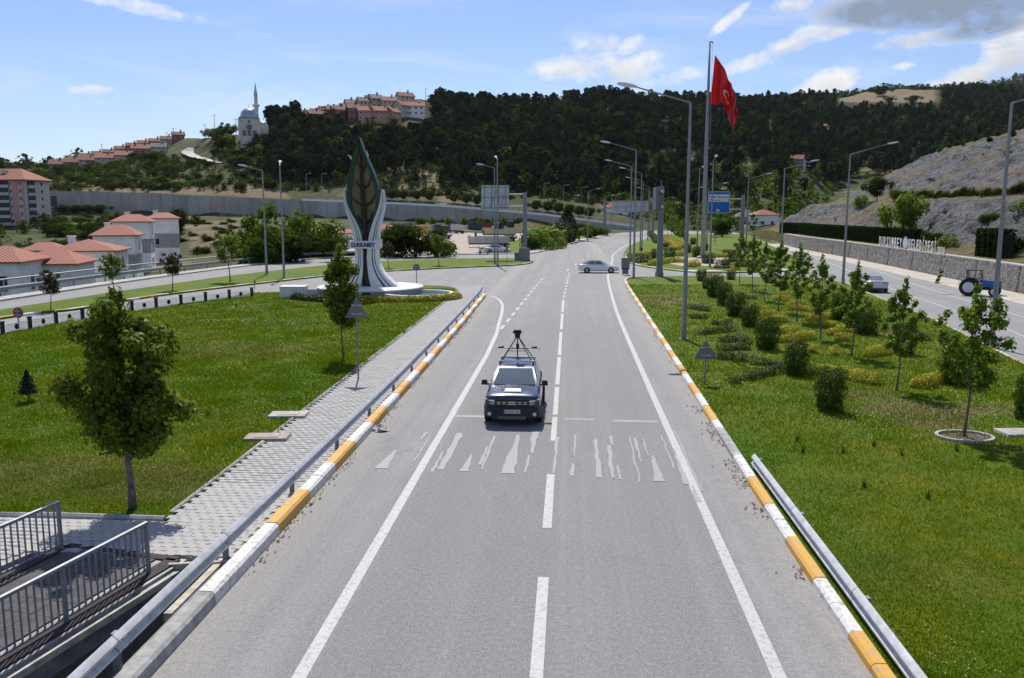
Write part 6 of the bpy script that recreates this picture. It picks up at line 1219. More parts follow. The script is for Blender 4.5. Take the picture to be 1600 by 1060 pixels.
# ---------------------------------------------------------------- buildings
def roof_mat(name,c1,c2):
    m,t,N,L,b=nodes(name); b.inputs['Roughness'].default_value=.85; w=N.new('ShaderNodeTexWave'); w.inputs['Scale'].default_value=1.1; w.bands_direction='DIAGONAL'; L.new(coord(t,True),w.inputs['Vector'])
    L.new(mixc(t,nmath(t,'MULTIPLY',w.outputs['Fac'],.3),mixc(t,ramp(t,noise(t,1.2,5,.6),.3,.7),c1,c2),(.12,.05,.035)),b.inputs['Base Color']); bump(t,b,w.outputs['Fac'],.6,.1); return m
TILE=roof_mat('red_roof_tile',(.40,.145,.085),(.31,.115,.075)); TILED=roof_mat('brown_roof_tile',(.26,.10,.065),(.19,.08,.055)); TILEG=roof_mat('grey_roof_tile',(.18,.175,.17),(.13,.13,.125))
def hip_building(name,label,loc,rz,w,d,h,rise,wallm,roofm,wins,bands=(),ov=.5,ridge=.35,chim=(),cat='building'):
    e=thing(name,label,cat,loc,rz); wl_=MB().box((0,0,h/2),(w,d,h)).obj('wall',wallm,e)
    for (z0,z1,m_) in bands: MB().box((0,0,(z0+z1)/2),(w+.05,d+.05,z1-z0)).obj('wall_band',m_,wl_)
    q=MB(); a,b_=w/2+ov,d/2+ov; r_=max(0,(a-b_)) if a>b_ else 0; rx=a*ridge if r_==0 else r_
    q.add([(-a,-b_,h),(a,-b_,h),(a,b_,h),(-a,b_,h),(-rx,0,h+rise),(rx,0,h+rise),(-a,-b_,h-.18),(a,-b_,h-.18),(a,b_,h-.18),(-a,b_,h-.18)],[(0,1,5,4),(1,2,5),(2,3,4,5),(3,0,4),(6,7,1,0),(7,8,2,1),(8,9,3,2),(9,6,0,3),(9,8,7,6)]); rf=q.obj('roof',roofm,e)
    for (x,y) in chim: MB().box((x,y,h+rise*.75),(.9,.7,1.4)).box((x,y,h+rise*.75+.75),(1.1,.9,.14)).obj('chimney',WHITE,rf)
    for (face,u,z,ww,hh) in wins:
        x,y,rr=(u,-d/2-.03,0) if face=='f' else ((w/2+.03,u,PI/2) if face=='r' else (-w/2-.03,u,PI/2))
        wo_=MB().box((x,y,z),(ww+.16,.08,hh+.16),0,rr).obj('window',SWH,e); MB().box((x,y,z),(ww,.10,hh),0,rr).obj('pane',GLASS,wo_)
    return e
def white_block(px0,px1,eave,rise,d,rz,dep,wins,label,bands=(),ov=.55,chim=(),zb=-9.5):
    k=d/1335; c=A((px0+px1)/2,d+dep*.3,zb); h=EYE+(333-eave)*k-zb; w=(px1-px0)*k
    return hip_building('white_house',label,c,YAW+rz,w*.86,dep,h,rise,WHITE,TILE,[(f,u,h-zo,ww,hh) for f,u,zo,ww,hh in wins],[(h-b0,h-b1,m_) for b0,b1,m_ in bands],ov,chim=chim)
rw=[('r',0.6,1.9+3*i,1.0,1.5) for i in range(3)]
white_block(-70,50,408,1.6,97,.18,9,[('r',-.6,2.6,1.1,1.7),('f',2.0,2.5,1.0,1.7),('f',-1.5,2.5,1.0,1.7)],'white house with red hip roof cut off by the left edge')
white_block(80,190,391,1.5,120,.22,8.5,rw+[('r',-2,1.9,.8,1.2)],'wide white block with red hip roof, second from the left',((3.4,3.1,GREYR),),chim=((-2.6,1.5),))
white_block(146,216,367,1.7,146,.28,8,rw+[('r',-2,4.9,.9,1.4)],'white block with red hip roof in the middle of the row',((5.9,3.3,GREYR),),chim=((-1.8,1.8),))
white_block(176,238,346,1.4,168,.30,8,rw+[('r',-2,7.9,.9,1.4)],'white block with red hip roof, second from the far end',((6.2,3.4,GREYR),),chim=((-1.2,1.5),))
white_block(229,279,341,1.2,186,.42,7.5,rw+[('r',-1.8,4.9,.8,1.3),('f',-1.5,5,.8,1.3)],'farthest white block of the row, next to the grassy bank',((6.4,3.3,GREYR),),chim=((-1.5,1.2),))
hip_building('shed','low building with long red roof between the white blocks',A(82,108,-9.5),YAW+.2,6.5,9,10.1,1.5,WHITE,TILE,[('f',0,8.8,.9,1.0)],ov=.6)
hip_building('shed','small red roofed house half hidden behind the white blocks',A(68,140,-9.5),YAW+.2,5,7,10.3,1.2,WHITE,TILE,[('f',0,8.8,.9,1.0)],ov=.5)
hip_building('shed','red roofed shed right of the monument leaf',A(601,176,0),YAW-.1,4.2,5,3.4,1.1,M('shed_wall',(.5,.49,.46),.8),TILE,[('f',.8,2.2,.7,.8)],ov=.4)
hip_building('shed','red roofed building glimpsed left of the monument leaf',A(533,176,-.5),YAW,7,6,3.2,1.0,WHITE,TILE,[('f',.8,2.2,.7,.8)],ov=.4)
hip_building('far_house','low brown roofed house beyond the end of the stone wall',A(1178,352,0),YAW,16,8,5,3,M('house_tan',(.4,.33,.26),.8),TILEG,[('f',x,3,1.2,1.2) for x in (-5,0,5)])
hip_building('far_house','red roofed house at the foot of the rock cutting',A(1193,330,0),YAW+.2,9,7,6,2,WHITE,TILE,[('f',x,3,1.2,1.2) for x in (-2,2)])
hip_building('far_house','red roofed house behind the far gantry sign',A(968,372,2),YAW,14,8,7,2.6,WHITE,TILE,[('f',x,4,1.2,1.2) for x in (-4,0,4)])
# pink apartment block
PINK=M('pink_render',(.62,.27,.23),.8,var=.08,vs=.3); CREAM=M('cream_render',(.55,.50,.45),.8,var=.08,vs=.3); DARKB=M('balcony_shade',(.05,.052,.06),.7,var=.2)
ab=thing('apartment_block','pink and cream apartment block with red roof at the left edge','building',A(16,318,zy(318,362)),YAW-.12); k=318/1335; hh=(358-283)*k+1
MB().box((0,0,hh/2),(23,14,hh)).obj('wall',CREAM,ab)
for x,w in ((-11,1.6),(-7.2,3.0),(-3.6,1.5),(-.5,1.7),(7.9,2.2),(11.1,.7)): MB().box((x,-7.03,hh/2+1.2),(w,.12,hh-2.6)).obj('pink_panel',PINK,ab)
q=MB(); q.add([(-12.6,-8,hh),(12.6,-8,hh),(12.6,8,hh),(-12.6,8,hh),(-5,0,hh+4.2),(6,0,hh+4.2),(-12.6,-8,hh-.4),(12.6,-8,hh-.4),(12.6,8,hh-.4),(-12.6,8,hh-.4)],[(0,1,5,4),(1,2,5),(2,3,4,5),(3,0,4),(6,7,1,0),(7,8,2,1),(8,9,3,2),(9,6,0,3),(9,8,7,6)]); rf=q.obj('roof',TILE,ab); MB().box((-3,-2,hh+3.2),(3,1.5,1.4)).obj('chimney',CREAM,rf); MB().box((1.5,-3,hh+2.9),(2.2,1.2,1.4)).obj('chimney',CREAM,rf)
for f in range(6):
    z=2.4+f*(hh-2.6)/6
    rec=MB().box((3.2,-7.02,z+1.5),(5.0,.12,2.2)).obj('balcony_shade_panel',DARKB,ab); MB().box((3.2,-7.7,z+.55),(5.2,.15,.95)).box((3.2,-7.4,z+.1),(5.2,.8,.15)).obj('balcony_parapet',CREAM,ab)  # flat dark panels stand in for the shade inside the balconies
    for x in (-2.2,-9.4,6.2,10.0): w_=MB().box((x,-7.05,z+1.55),(1.3,.12,1.4)).obj('window',SWH,ab); MB().box((x,-7.07,z+1.55),(1.1,.12,1.2)).obj('pane',GLASS,w_)
    rec=MB().box((11.52,-3.2,z+1.5),(.1,4.2,1.9)).obj('balcony_shade_panel',DARKB,ab); MB().box((12.0,-3.2,z+.5),(.15,4.4,.9)).box((11.8,-3.2,z+.1),(.6,4.4,.14)).obj('balcony_parapet',CREAM,ab)
    w_=MB().box((11.53,2.5,z+1.5),(.1,1.2,1.3)).obj('window',SWH,ab); MB().box((11.56,2.5,z+1.5),(.08,1.0,1.1)).obj('pane',GLASS,w_)
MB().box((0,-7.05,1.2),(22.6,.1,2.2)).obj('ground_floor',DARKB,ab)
# gable houses on the hills
def house(loc,rz,w,d,h,rise,wm,rm,label,group=None,nw=3,floors=2):
    e=thing('hill_house',label,'house',loc,rz,group); q=MB(); q.box((0,0,h/2-3),(w,d,h+6)); q.add([(-w/2,-d/2,h),(-w/2,d/2,h),(-w/2,0,h+rise)],[(0,1,2)]); q.add([(w/2,-d/2,h),(w/2,d/2,h),(w/2,0,h+rise)],[(0,1,2)]); q.obj('wall',wm,e)
    q=MB(); a,b_=w/2+.5,d/2+.6; z0=h-.25; q.add([(-a,-b_,z0),(a,-b_,z0),(a,0,h+rise+.2),(-a,0,h+rise+.2),(a,b_,z0),(-a,b_,z0),(-a,-b_,z0-.25),(a,-b_,z0-.25),(a,b_,z0-.25),(-a,b_,z0-.25),(a,0,h+rise-.1),(-a,0,h+rise-.1)],[(0,1,2,3),(3,2,4,5),(6,7,1,0),(8,9,5,4),(6,0,3,11),(9,11,3,5),(1,7,10,2),(2,10,8,4),(7,6,11,10),(10,11,9,8)]); rf=q.obj('roof',rm,e)
    MB().box((w*.22,0.6,h+rise+.2),(1.0,.9,2.2)).box((w*.22,.6,h+rise+1.4),(1.25,1.1,.2)).obj('chimney',wm,rf)
    if w>11: MB().box((-w*.3,-.6,h+rise+.1),(1.0,.9,2.0)).obj('chimney',wm,rf)
    for f in range(floors):
        for i in range(nw): x=-w/2+w*(i+.5)/nw; z=1.6+f*(h/floors); wo_=MB().box((x,-d/2-.03,z),(1.5,.1,1.5)).obj('window',SWH,e); MB().box((x,-d/2-.06,z),(1.25,.1,1.25)).obj('pane',GLASS,wo_)
    return e
BRK=M('brick_red_render',(.24,.10,.075),.85,var=.15,vs=.4); SALM=M('salmon_render',(.58,.25,.18),.8,var=.1,vs=.3); GRN=M('pale_green_render',(.46,.47,.39),.8,var=.1,vs=.3); TANW=M('tan_render',(.50,.41,.31),.8,var=.1,vs=.3); BLW=M('bluish_white_render',(.74,.77,.82),.8,var=.08,vs=.3)
for i,(px,y,w,wm,rm,lb_,rz) in enumerate([(636,172,24,TANW,TILED,'cream gabled house at the top of the hillside village',.5),(652,187,26,BLW,TILE,'bluish white house at the right end of the hillside village',.15),(630,187,18,GRN,TILED,'pale green gabled house beside the bluish white one',.9),(611,181,22,GRN,TILE,'house with bright red roof in the middle of the village',.25),(600,196,24,SALM,TILE,'salmon house at the front of the village',.1),(616,197,16,SALM,TILED,'tall salmon end house at the front of the village',.9),(576,195,22,PINK,TILE,'pink house with red roof left of the salmon one',.1),(589,195,14,PINK,TILED,'pink end gable between the village houses',.9),(590,178,20,GRN,TILEG,'grey green house in the upper village row',.6),(572,181,18,TANW,TILED,'tan house in the upper village row',.5),(556,192,18,BRK,TILED,'dark red house at the left of the village front',.3),(535,194,14,BRK,TILED,'small dark red house on the left village slope',.3),(551,183,14,TANW,TILEG,'small grey roofed house on the village skyline',.4)]):
    q,d=tpt(px,y); k=d/1335; house(q,YAW+rz,w*k*1.0,8.5,6.0,2.6,wm,rm,lb_,'houses of the hillside village',3 if w>17 else 2)
for i in range(9):
    px=478+i*9.0; q,d=tpt(px,197-i*1.4); house(q,YAW+.5,8,7,4.5,2.2,(BRK,TANW,BRK)[i%3],TILED,'small terraced house in the row left along the village ridge','terrace on the village ridge',2,1)
LL=['brick red terraced house at the left end of the lower hill row','brick red terraced house, second from the left of the lower hill row','terraced house with rust red roof left of the hill row centre','terraced house with bright red roof in the hill row','orange red roofed house at the front of the hill row','red roofed house near the right of the hill row','grey roofed house at the right end of the hill row']
for i,(px,y,w,wm,rm) in enumerate([(95,270,20,BRK,TILED),(118,268,20,BRK,TILED),(143,265,22,TANW,TILED),(170,262,26,TANW,TILE),(200,257,24,TANW,TILE),(227,247,26,BRK,TILE),(255,245,22,GRN,TILEG)]):
    q,d=tpt(px,y); house(q,YAW+.25,w*d/1335,8.5,5.0,2.6,wm,rm,LL[i],'houses on the left hill',3)
for i in range(11):
    px=105+i*18; y=np.interp(px,[105,200,300],[262,240,219]); q,d=tpt(px,y); house(q,YAW+.3,8,7,3.6,2.0,(BRK,TANW)[i%2],TILED,'distant red roofed house along the left skyline','skyline houses on the left hill',2,1)
q,d=tpt(1272,214); house(q,YAW+.3,13,8,5,2.4,WHITE,TILE,'lone white house among the trees of the far hill',None,3); q,d=tpt(1245,262); house(q,YAW-.2,11,8,4,2.2,BRK,TILED,'lone red roofed house below the pylon on the far hill',None,2)
# mosque
q,d=tpt(396,225,400); k=d/1335; STN=M('mosque_stone',(.62,.58,.51),.8,var=.08,vs=.3); LEAD=M('lead_dome',(.42,.43,.45),.32,.6,var=.08,vs=.4); mo=thing('mosque','stone mosque with silver dome and slender minaret on the hill','mosque',q,YAW+.25)
z1=(225-191)*k; w=34*k
MB().box((0,0,z1/2-2),(w*.82,w*.82,z1+4)).obj('wall',STN,mo); MB().box((0,0,z1*.99),(w*.88,w*.88,.5)).obj('cornice',M('mosque_trim',(.2,.18,.16),.8),mo)
MB().lathe([(w*.41,z1),(w*.41,z1+1.0),(w*.40,z1+1.2)]+[(w*.39*math.cos(a),z1+1.2+w*.36*math.sin(a)) for a in np.linspace(0,1.5,9)],28).obj('dome',LEAD,mo,auto=40); MB().lathe([(.12,0),(.3,.5),(.05,1.0),(.03,2.2)],8,0,(0,0,z1+1.2+w*.36)).obj('finial',LEAD,mo)
for s in (-1,1): MB().box((s*w*.42,-w*.42,z1*.46),(1.3,1.3,z1*.98)).obj('corner_pier',STN,mo)
for x in (-w*.22,0,w*.22): 
    wo_=MB().box((x,-w*.41-.05,z1*.32),(1.9,.25,3.0)).obj('window',M('mosque_trim',(.2,.18,.16),.8),mo); MB().box((x,-w*.41-.1,z1*.32),(1.4,.25,2.5)).obj('pane',GLASS,wo_)
MB().lathe([(1.6,-.2),(1.6,.2)],16,0,(0,-w*.41,z1*.58),'y').obj('arch_window',M('mosque_trim',(.2,.18,.16),.8),mo); MB().lathe([(.8,-.2),(.8,.2)],16,0,(0,-w*.41,z1*.82),'y').obj('round_window',M('mosque_trim',(.2,.18,.16),.8),mo)
MB().box((w*.60,.5,z1*.30),(w*.42,w*.55,z1*.85)).obj('annex',STN,mo); MB().lathe([(w*.2*math.cos(a),z1*.72+w*.17*math.sin(a)) for a in np.linspace(0,1.5,7)],18,0,(w*.56,.5,0)).obj('small_dome',LEAD,mo,auto=40); MB().box((w*.92,1,z1*.12),(w*.3,w*.4,z1*.6)).obj('porch',STN,mo)
for i in range(3): MB().box((w*.82+i*1.6,-w*.2+.9,z1*.22),(.9,.3,2.4)).obj('porch_window',GLASS,mo)
mz_=lambda y:(225-y)*k
MB().lathe([(1.5,0),(1.5,mz_(195)),(1.15,mz_(192)),(1.1,mz_(172)),(1.9,mz_(170.5)),(1.9,mz_(168)),(.95,mz_(168)),(.9,mz_(154)),(1.1,mz_(153.5)),(.7,mz_(147)),(.12,mz_(136)),(.04,mz_(133))],12,0,(w*.30,w*.5,0)).obj('minaret',STN,mo,auto=35)
# ---------------------------------------------------------------- retaining wall of the bypass
RWM,t_,N_,L_,b_=nodes('retaining_concrete'); b_.inputs['Roughness'].default_value=.9; L_.new(mixc(t_,nmath(t_,'MULTIPLY',ramp(t_,noise(t_,1.0,5,.6,sc=(.35,.35,.03)),.45,.7),.7),mixc(t_,ramp(t_,noise(t_,.06,4,.6),.35,.65),(.45,.42,.38),(.36,.34,.31)),(.22,.205,.185)),b_.inputs['Base Color']); rw_=thing('retaining_wall','very long grey concrete retaining wall across the valley','wall')
pxl=list(np.arange(-428,1012,20.0))
def fd(px): return float(np.interp(px,TPX,[c[4][0] for c in TC])),float(np.interp(px,TPX,[c[4][1] for c in TC])),float(np.interp(px,TPX,[c[5] for c in TC]))
for i in range(len(pxl)-1):
    a,b_=pxl[i],pxl[i+1]-.35; (da,fa,ta),(db,fb,tb)=fd(a),fd(b_); P0=A(a,da-.8,zy(da,fa)-3);P1=A(b_,db-.8,zy(db,fb)-3);P2=A(b_,db-.4,zy(db,tb)+.3);P3=A(a,da-.4,zy(da,ta)+.3); o3=FH*5.2
    MB().add([P0,P1,P2,P3,P0+o3,P1+o3,P2+o3,P3+o3],[(0,1,2,3),(3,2,6,7),(0,3,7,4),(1,5,6,2)]).obj('wall_panel',RWM,rw_)
    if a>=470:
        h=.9; MB().add([P3,P2,P2+Vector((0,0,h)),P3+Vector((0,0,h)),P3+FH*.4,P2+FH*.4,P2+FH*.4+Vector((0,0,h)),P3+FH*.4+Vector((0,0,h))],[(0,1,2,3),(3,2,6,7),(0,3,7,4),(1,5,6,2),(4,7,6,5)]).obj('parapet',WHITE,rw_)
        MB().tube([P3+Vector((0,0,1.9))+FH*.3,P2+Vector((0,0,1.9))+FH*.3],.12,5).tube([P3+Vector((0,0,.9))+FH*.3,P3+Vector((0,0,1.9))+FH*.3],.1,5).obj('parapet_rail',GALVD,rw_)
d=392; e=thing('billboard','dark blue panel sign in front of the long retaining wall','billboard',A(83.5,d,zy(d,338)),YAW); k=d/1335; MB().box((0,0,23*k),(13*k,.3,16*k)).obj('panel',M('billboard_dark',(.05,.06,.085),.6,var=.2,vs=.5),e)
for s in (-4,4): MB().tube([(s*k,.2,0),(s*k,.2,16*k)],.15,6).obj('post',GALVD,e)
# ---------------------------------------------------------------- trees of the middle distance
for i,(px,d,top,w,lb_) in enumerate([(402,120,338,5.5,'left tree of the bright green clump behind the lamp posts'),(432,126,322,6.5,'tallest tree of the bright green clump behind the lamp posts'),(462,132,326,6.5,'round bright green tree left of the monument'),(490,130,338,6,'green tree directly left of the monument leaf'),(418,115,352,5,'low front tree of the bright green clump'),(450,118,360,5.5,'low bushy tree behind the lamp posts'),(508,135,352,5,'small green tree hidden beside the monument')]):
    zb=float(tz(px,d)[0])-.3; h=zy(d,top)-zb; btree(A(px,d,zb),w/.62,h,lb_,None,[0,0,2,0,0,1,2][i])
for i,(px,py,w,h,k,lb_) in enumerate([(628,402,6.5,5.2,1,'big dark bush right of the monument'),(606,400,5,4.2,2,'green bush behind the dark red plum tree'),(648,402,5,4.4,2,'dark green bush at the yard edge'),(682,402,4.6,4.6,1,'round dark bush in front of the gravel yard'),(840,390,5.5,4.6,3,'pale green shrubbery right of the left gantry'),(858,388,5,4.4,3,'loose pale green bush beside the main road'),(868,386,3.6,3.0,1,'low dark bush in the roadside shrubbery'),(826,392,4,3.4,0,'green bush at the foot of the left gantry'),(905,377,5.2,5.4,2,'round dark tree beside the main road'),(922,373,5,4.2,0,'green bush at the bend of the main road'),(935,369,5,4,1,'small dark bush at the bend of the main road'),(1128,371,7,6.5,0,'green tree under the blue sign'),(1118,368,6,6,3,'light green bush under the blue sign'),(1180,352,14,7,3,'pale green thicket above the end of the stone wall')]):
    p=G(px,py); bush((p.x,p.y,0),w,h,lb_,None,k) if h<5 else btree((p.x,p.y,0),w*1.3,h,lb_,None,k)
def thuja(seed,n,leaf,mat,wd=.30):
    g=np.random.default_rng(seed); u=g.random(n)**1.15; r=wd*(np.sin(np.pi*np.clip(.12+.88*u,0,1)**.75)**.8)*(.75+.25*g.random(n)); a=g.uniform(0,6.28,n); r*=1+.12*np.sin(7*a)*np.sin(u*19); V_,Fc=leafq(np.stack([r*np.cos(a),r*np.sin(a),.02+u*.98],1),np.stack([np.cos(a),np.sin(a),.9+0*a],1)+.3*g.normal(size=(n,3)),leaf,g,.3); q=MB(); q.tube([(0,0,-.02),(0,0,.6)],[.03,.01],5); return q.mesh('trunk',WOOD),npmesh('crown',V_,Fc,mat)
TH=thuja(4,1800,.06,L_THUJA); TB_=thuja(5,1800,.06,L_BRONZE,.36)
p=G(886,379); plant('cypress','tall pointed dark cypress beside the main road','tree',TH,(p.x,p.y,0),0,(8.5,8.5,hgt(p,379,330)+.6)); p=G(875,381); plant('cypress','bronze tinted conical conifer left of the cypress','tree',TB_,(p.x,p.y,0),1,(9,9,hgt(p,381,346)+.5)); p=G(862,384); plant('cypress','squat bronze green conifer in the roadside shrubbery','tree',TB_,(p.x,p.y,0),2,(7,7,3.6))
for i,px in enumerate((617,645,651,668,693,719,746,768,784,806)): p=G(px,360 if i else 358); btree((p.x,p.y+14,0),3.6,5.6,'small bright green tree lined up behind the parked lorries','trees behind the lorries',3)
for i,px in enumerate((597,613,632,653,673,711,730,747,857,873,890,906,838,922)):
    d0,f0,t0=fd(px); d=d0+13; zb=float(tz(px,d)[0]); btree(A(px,d,zb-.2),5.6,4.9,'round headed small tree on the verge of the raised bypass','round trees along the bypass',1)
for i,px in enumerate((99,119,137,157)): d=388; btree(A(px,d,zy(d,334)-.5),7.5,4.6,'flat headed dark tree in front of the long retaining wall','trees in front of the retaining wall',1)
q=(279,356); btree(A(278,230,float(tz(278,230)[0])-.5),7,zy(230,326)+1.5,'dark tree right of the farthest white block',None,1)
gg=np.random.default_rng(77)
for i in range(46): px=gg.uniform(72,205); d=gg.uniform(205,375); z=float(tz(px,d)[0]); bush(A(px,d,z-.3),gg.uniform(4,7),gg.uniform(2.5,4.5),'dark wild bush on the bank below the retaining wall','bushes below the retaining wall',(2,0,1)[i%3])
for i in range(16): px=gg.uniform(280,385); d=gg.uniform(190,330); z=float(tz(px,d)[0]); bush(A(px,d,z-.3),gg.uniform(2.5,5),gg.uniform(1.2,2.4),'scrubby bush on the grassy bank by the white houses','bushes on the grassy bank',(0,2)[i%2])
for i in range(95):
    px=gg.uniform(75,480); u=gg.random(); y0=np.interp(px,[75,150,250,300,350,480],[272,268,252,246,232,262]); y=y0+(300-y0)*u
    if 286<px<335 and y<262: continue
    q,d=tpt(px,y); bush(q-Vector((0,0,.4)),gg.uniform(4,9),gg.uniform(2.5,5.0),'wild green bush on the slope above the retaining wall','bushes on the left slope',(0,2,2,0,1)[i%5])
for i in range(26):
    px=gg.uniform(330,378) if i<14 else gg.uniform(405,430); y=gg.uniform(206,240) if i<14 else gg.uniform(222,245); q,d=tpt(px,y); btree(q-Vector((0,0,.4)),gg.uniform(7,10),gg.uniform(5,8),'green tree on the slope round the mosque','trees round the mosque',(0,2,1)[i%3])
for i in range(20): px=gg.uniform(60,250); q,d=tpt(px,np.interp(px,[60,250],[272,250])+gg.uniform(-3,8)); btree(q-Vector((0,0,.4)),gg.uniform(7,10),gg.uniform(4.5,7),'dark green tree among the houses of the left hill','trees on the left hill',(1,2)[i%2])
# hill road (pale) and bare track
hr=MB(); pr=[(348,258,4),(340,256.5,6),(330,253,8),(318,249,11),(308,245,13),(304,241,12),(307,237,10),(312,234,7),(319,231,5)]
L3=[];R3=[]
uu=np.linspace(0,len(pr)-1,34); pr=[tuple(float(np.interp(u,range(len(pr)),[q[c] for q in pr])) for c in range(3)) for u in uu]
for (px,y,hw) in pr: q,d=tpt(px,y); w=hw*d/1335; L3.append(q-RH*w*1.3+Vector((0,0,.45)));R3.append(q+RH*w*1.3+Vector((0,0,.45)))
n=len(pr); hr.add(L3+R3,[(i,n+i,n+i+1,i+1) for i in range(n-1)]); tag(hr.obj('hill_road',M('pale_concrete_road',(.50,.47,.42),.9,var=.1,vs=.1)),'pale concrete road climbing the hill left of the mosque',None,None,'structure')
# pylon and poles
q,d=tpt(1253,292,300); e=thing('pylon','steel lattice pylon in front of the dark hillside','pylon',q,.3); b_=MB(); hp=(292-252)*d/1335
for sx in (-1,1):
    for sy in (-1,1): b_.tube([(sx*1.6,sy*1.6,0),(sx*.45,sy*.45,hp*.7),(sx*.1,sy*.1,hp)],.12,4)
for i in range(6):
    z=hp*.7*i/6; w=1.6-1.15*i/6; z2=hp*.7*(i+1)/6; w2=1.6-1.15*(i+1)/6
    for s in (-1,1): b_.tube([(-w,s*w,z),(w2,s*w2,z2)],.06,4); b_.tube([(w,s*w,z),(-w2,s*w2,z2)],.06,4)
b_.obj('lattice',GALV,e); b_=MB()
for z in (.72,.86): b_.tube([(-4,0,hp*z),(0,0,hp*z+.8),(4,0,hp*z)],.12,4); b_.tube([(-4,0,hp*z),(4,0,hp*z)],.1,4)
b_.obj('crossarm',GALV,e)
for (px,y,h) in ((166,232,11),(268,232,10),(278,228,11),(327,222,10),(342,214,12),(375,212,9),(668,168,10),(600,190,10),(557,200,11)): q,d=tpt(px,y); e=thing('utility_pole','thin utility pole on the skyline of the hills','pole',q,.2,'utility poles on the hills'); MB().tube([(0,0,-1),(0,0,h)],[.2,.13],6).obj('pole',M('pole_wood',(.2,.17,.14),.9),e); MB().box((0,0,h-.8),(2.2,.15,.15)).obj('crossarm',POLE,e)
# ---------------------------------------------------------------- forest
def tmpl(seed,kind):
    g=np.random.default_rng(seed)
    if kind=='pine': n=95; u=g.random(n)**.8; r=(.36*(1-u)**.6+.03)*g.random(n)**.4; z=.22+.78*u; sz=.15
    elif kind=='stone': n=95; u=g.random(n); r=.34*np.sqrt(np.maximum(0,1-(2*u-1)**2))*g.random(n)**.35; z=.45+.55*u; sz=.165
    else: n=80; u=g.random(n); r=.48*np.sqrt(np.maximum(0,1-(1.6*u-.6)**2))*g.random(n)**.35; z=.08+.92*u; sz=.17
    a=g.uniform(0,6.28,n); r=r*(.75+.4*np.sin(3*a+seed)); P=np.stack([r*np.cos(a),r*np.sin(a),z],1); V_,_=leafq(P,np.stack([np.cos(a)*.8,np.sin(a)*.8,.7+0*a],1)+.35*g.normal(size=(n,3)),sz,g,.42)
    tk=np.array([[-.012,0,-.1],[.012,0,-.1],[.008,0,.55],[-.008,0,.55],[0,-.012,-.1],[0,.012,-.1],[0,.008,.55],[0,-.008,.55]]); return np.concatenate([V_,tk]),n
def forest(name,label,pts,T,mat):
    VS=[];MI=[]; MX=[mat,WOOD]+([L_PINE2,L_PINE3,L_WILD] if mat is L_PINE else [])
    for (q,h,w,k,rz) in pts:
        tv,n=T[k%len(T)]; c,s_=math.cos(rz),math.sin(rz); V_=np.empty_like(tv); V_[:,0]=(tv[:,0]*c-tv[:,1]*s_)*w+q[0]; V_[:,1]=(tv[:,0]*s_+tv[:,1]*c)*w+q[1]; V_[:,2]=tv[:,2]*h+q[2]; VS.append(V_); MI.append(np.array([(2+k%7%3 if len(MX)>2 and (k*7+len(VS)*5)%4 else 0) if (k*7+len(VS)*5)%4!=3 else 0]*n+[1,1],np.int32))
    V_=np.concatenate(VS); o=mk(name,npmesh(name,V_,np.arange(len(V_)).reshape(-1,4),MX,np.concatenate(MI))); return tag(o,label,None,None,'stuff')
TP=[tmpl(300+i,'pine') for i in range(2)]+[tmpl(320+i,'stone') for i in range(6)]; TD=[tmpl(340+i,'dec') for i in range(4)]
def hill_pts(n,pr,yr,seed,h,mask,dec=False):
    g=np.random.default_rng(seed); px=g.uniform(*pr,n); t=g.random(n); i=np.clip(np.searchsorted(TPX,px)-1,0,len(TPX)-2); w=(px-TPX[i])/(TPX[i+1]-TPX[i])
    dm=KD[i,8]*(1-w)+KD[i+1,8]*w; dr=KD[i,9]*(1-w)+KD[i+1,9]*w; d=dm+(dr-dm)*(yr[0]+(yr[1]-yr[0])*t); z=tz(px,d); y=333-(z-EYE)*1335/d; out=[]
    X_=FH.x*d+RH.x*d*(px-800)/1335; Y_=FH.y*d+RH.y*d*(px-800)/1335; nf=fbm(X_*.018+seed,Y_*.018,4)
    for k in range(n):
        if g.random()<mask(px[k],y[k],nf[k]): hh=g.uniform(*h); out.append(((X_[k],Y_[k],z[k]-.6),hh,hh*g.uniform(.85,1.15),int(g.integers(0,8)),g.uniform(0,6.28)))
    return out
def mp(px,y,nf):
    if 470<px<690 and y<(224 if 540<px<665 else 212): return 0 if not(px>676) else .35
    if px<690 and y>np.interp(px,[430,520,600,690],[285,285,262,255]): return .12
    if 590<px<700 and y>255: return .10
    if 1296<px<1458 and y<181: return 0
    if px>950 and y>np.interp(px,[950,1000,1100,1200,1300],[300,255,248,262,285]): return .16 if nf<.5 else .5
    if nf>.66: return .35
    return .95
pts=hill_pts(7200,(425,1850),(0,1.06),11,(6.5,13.5),mp)
forest('pine_forest','dark pine forest covering the hillside',pts,TP,L_PINE)
def md(px,y,nf):
    if 470<px<690 and y<203: return .10 if (y<160 or px>660) else .04
    if 1296<px<1458 and y<181: return .02
    if 590<px<690 and y>258: return .22
    return .5 if y>235 else (.30 if px>1150 or px<690 else .06)
pts=hill_pts(1900,(420,1850),(-.05,1.02),12,(5,8.5),md)
forest('mixed_woodland','mid green broadleaf trees on the lower hillsides',pts,TD,L_WILD)
pts=hill_pts(260,(960,1300),(-.1,.28),14,(5,8),lambda a,b,c:.8 if b>250 else 0); forest('light_woodland','light green young trees at the foot of the dark hill',pts,TD,L_BROAD)
def far_pts(n,pr,dk,seed,h):
    g=np.random.default_rng(seed); px=g.uniform(*pr,n); d=g.uniform(*dk,n); z=tz(px,d); return [((FH.x*d[k]+RH.x*d[k]*(px[k]-800)/1335,FH.y*d[k]+RH.y*d[k]*(px[k]-800)/1335,z[k]-1),*(lambda q:(q,q*1.3))(g.uniform(*h)),int(g.integers(0,4)),g.uniform(0,6.28)) for k in range(n)]
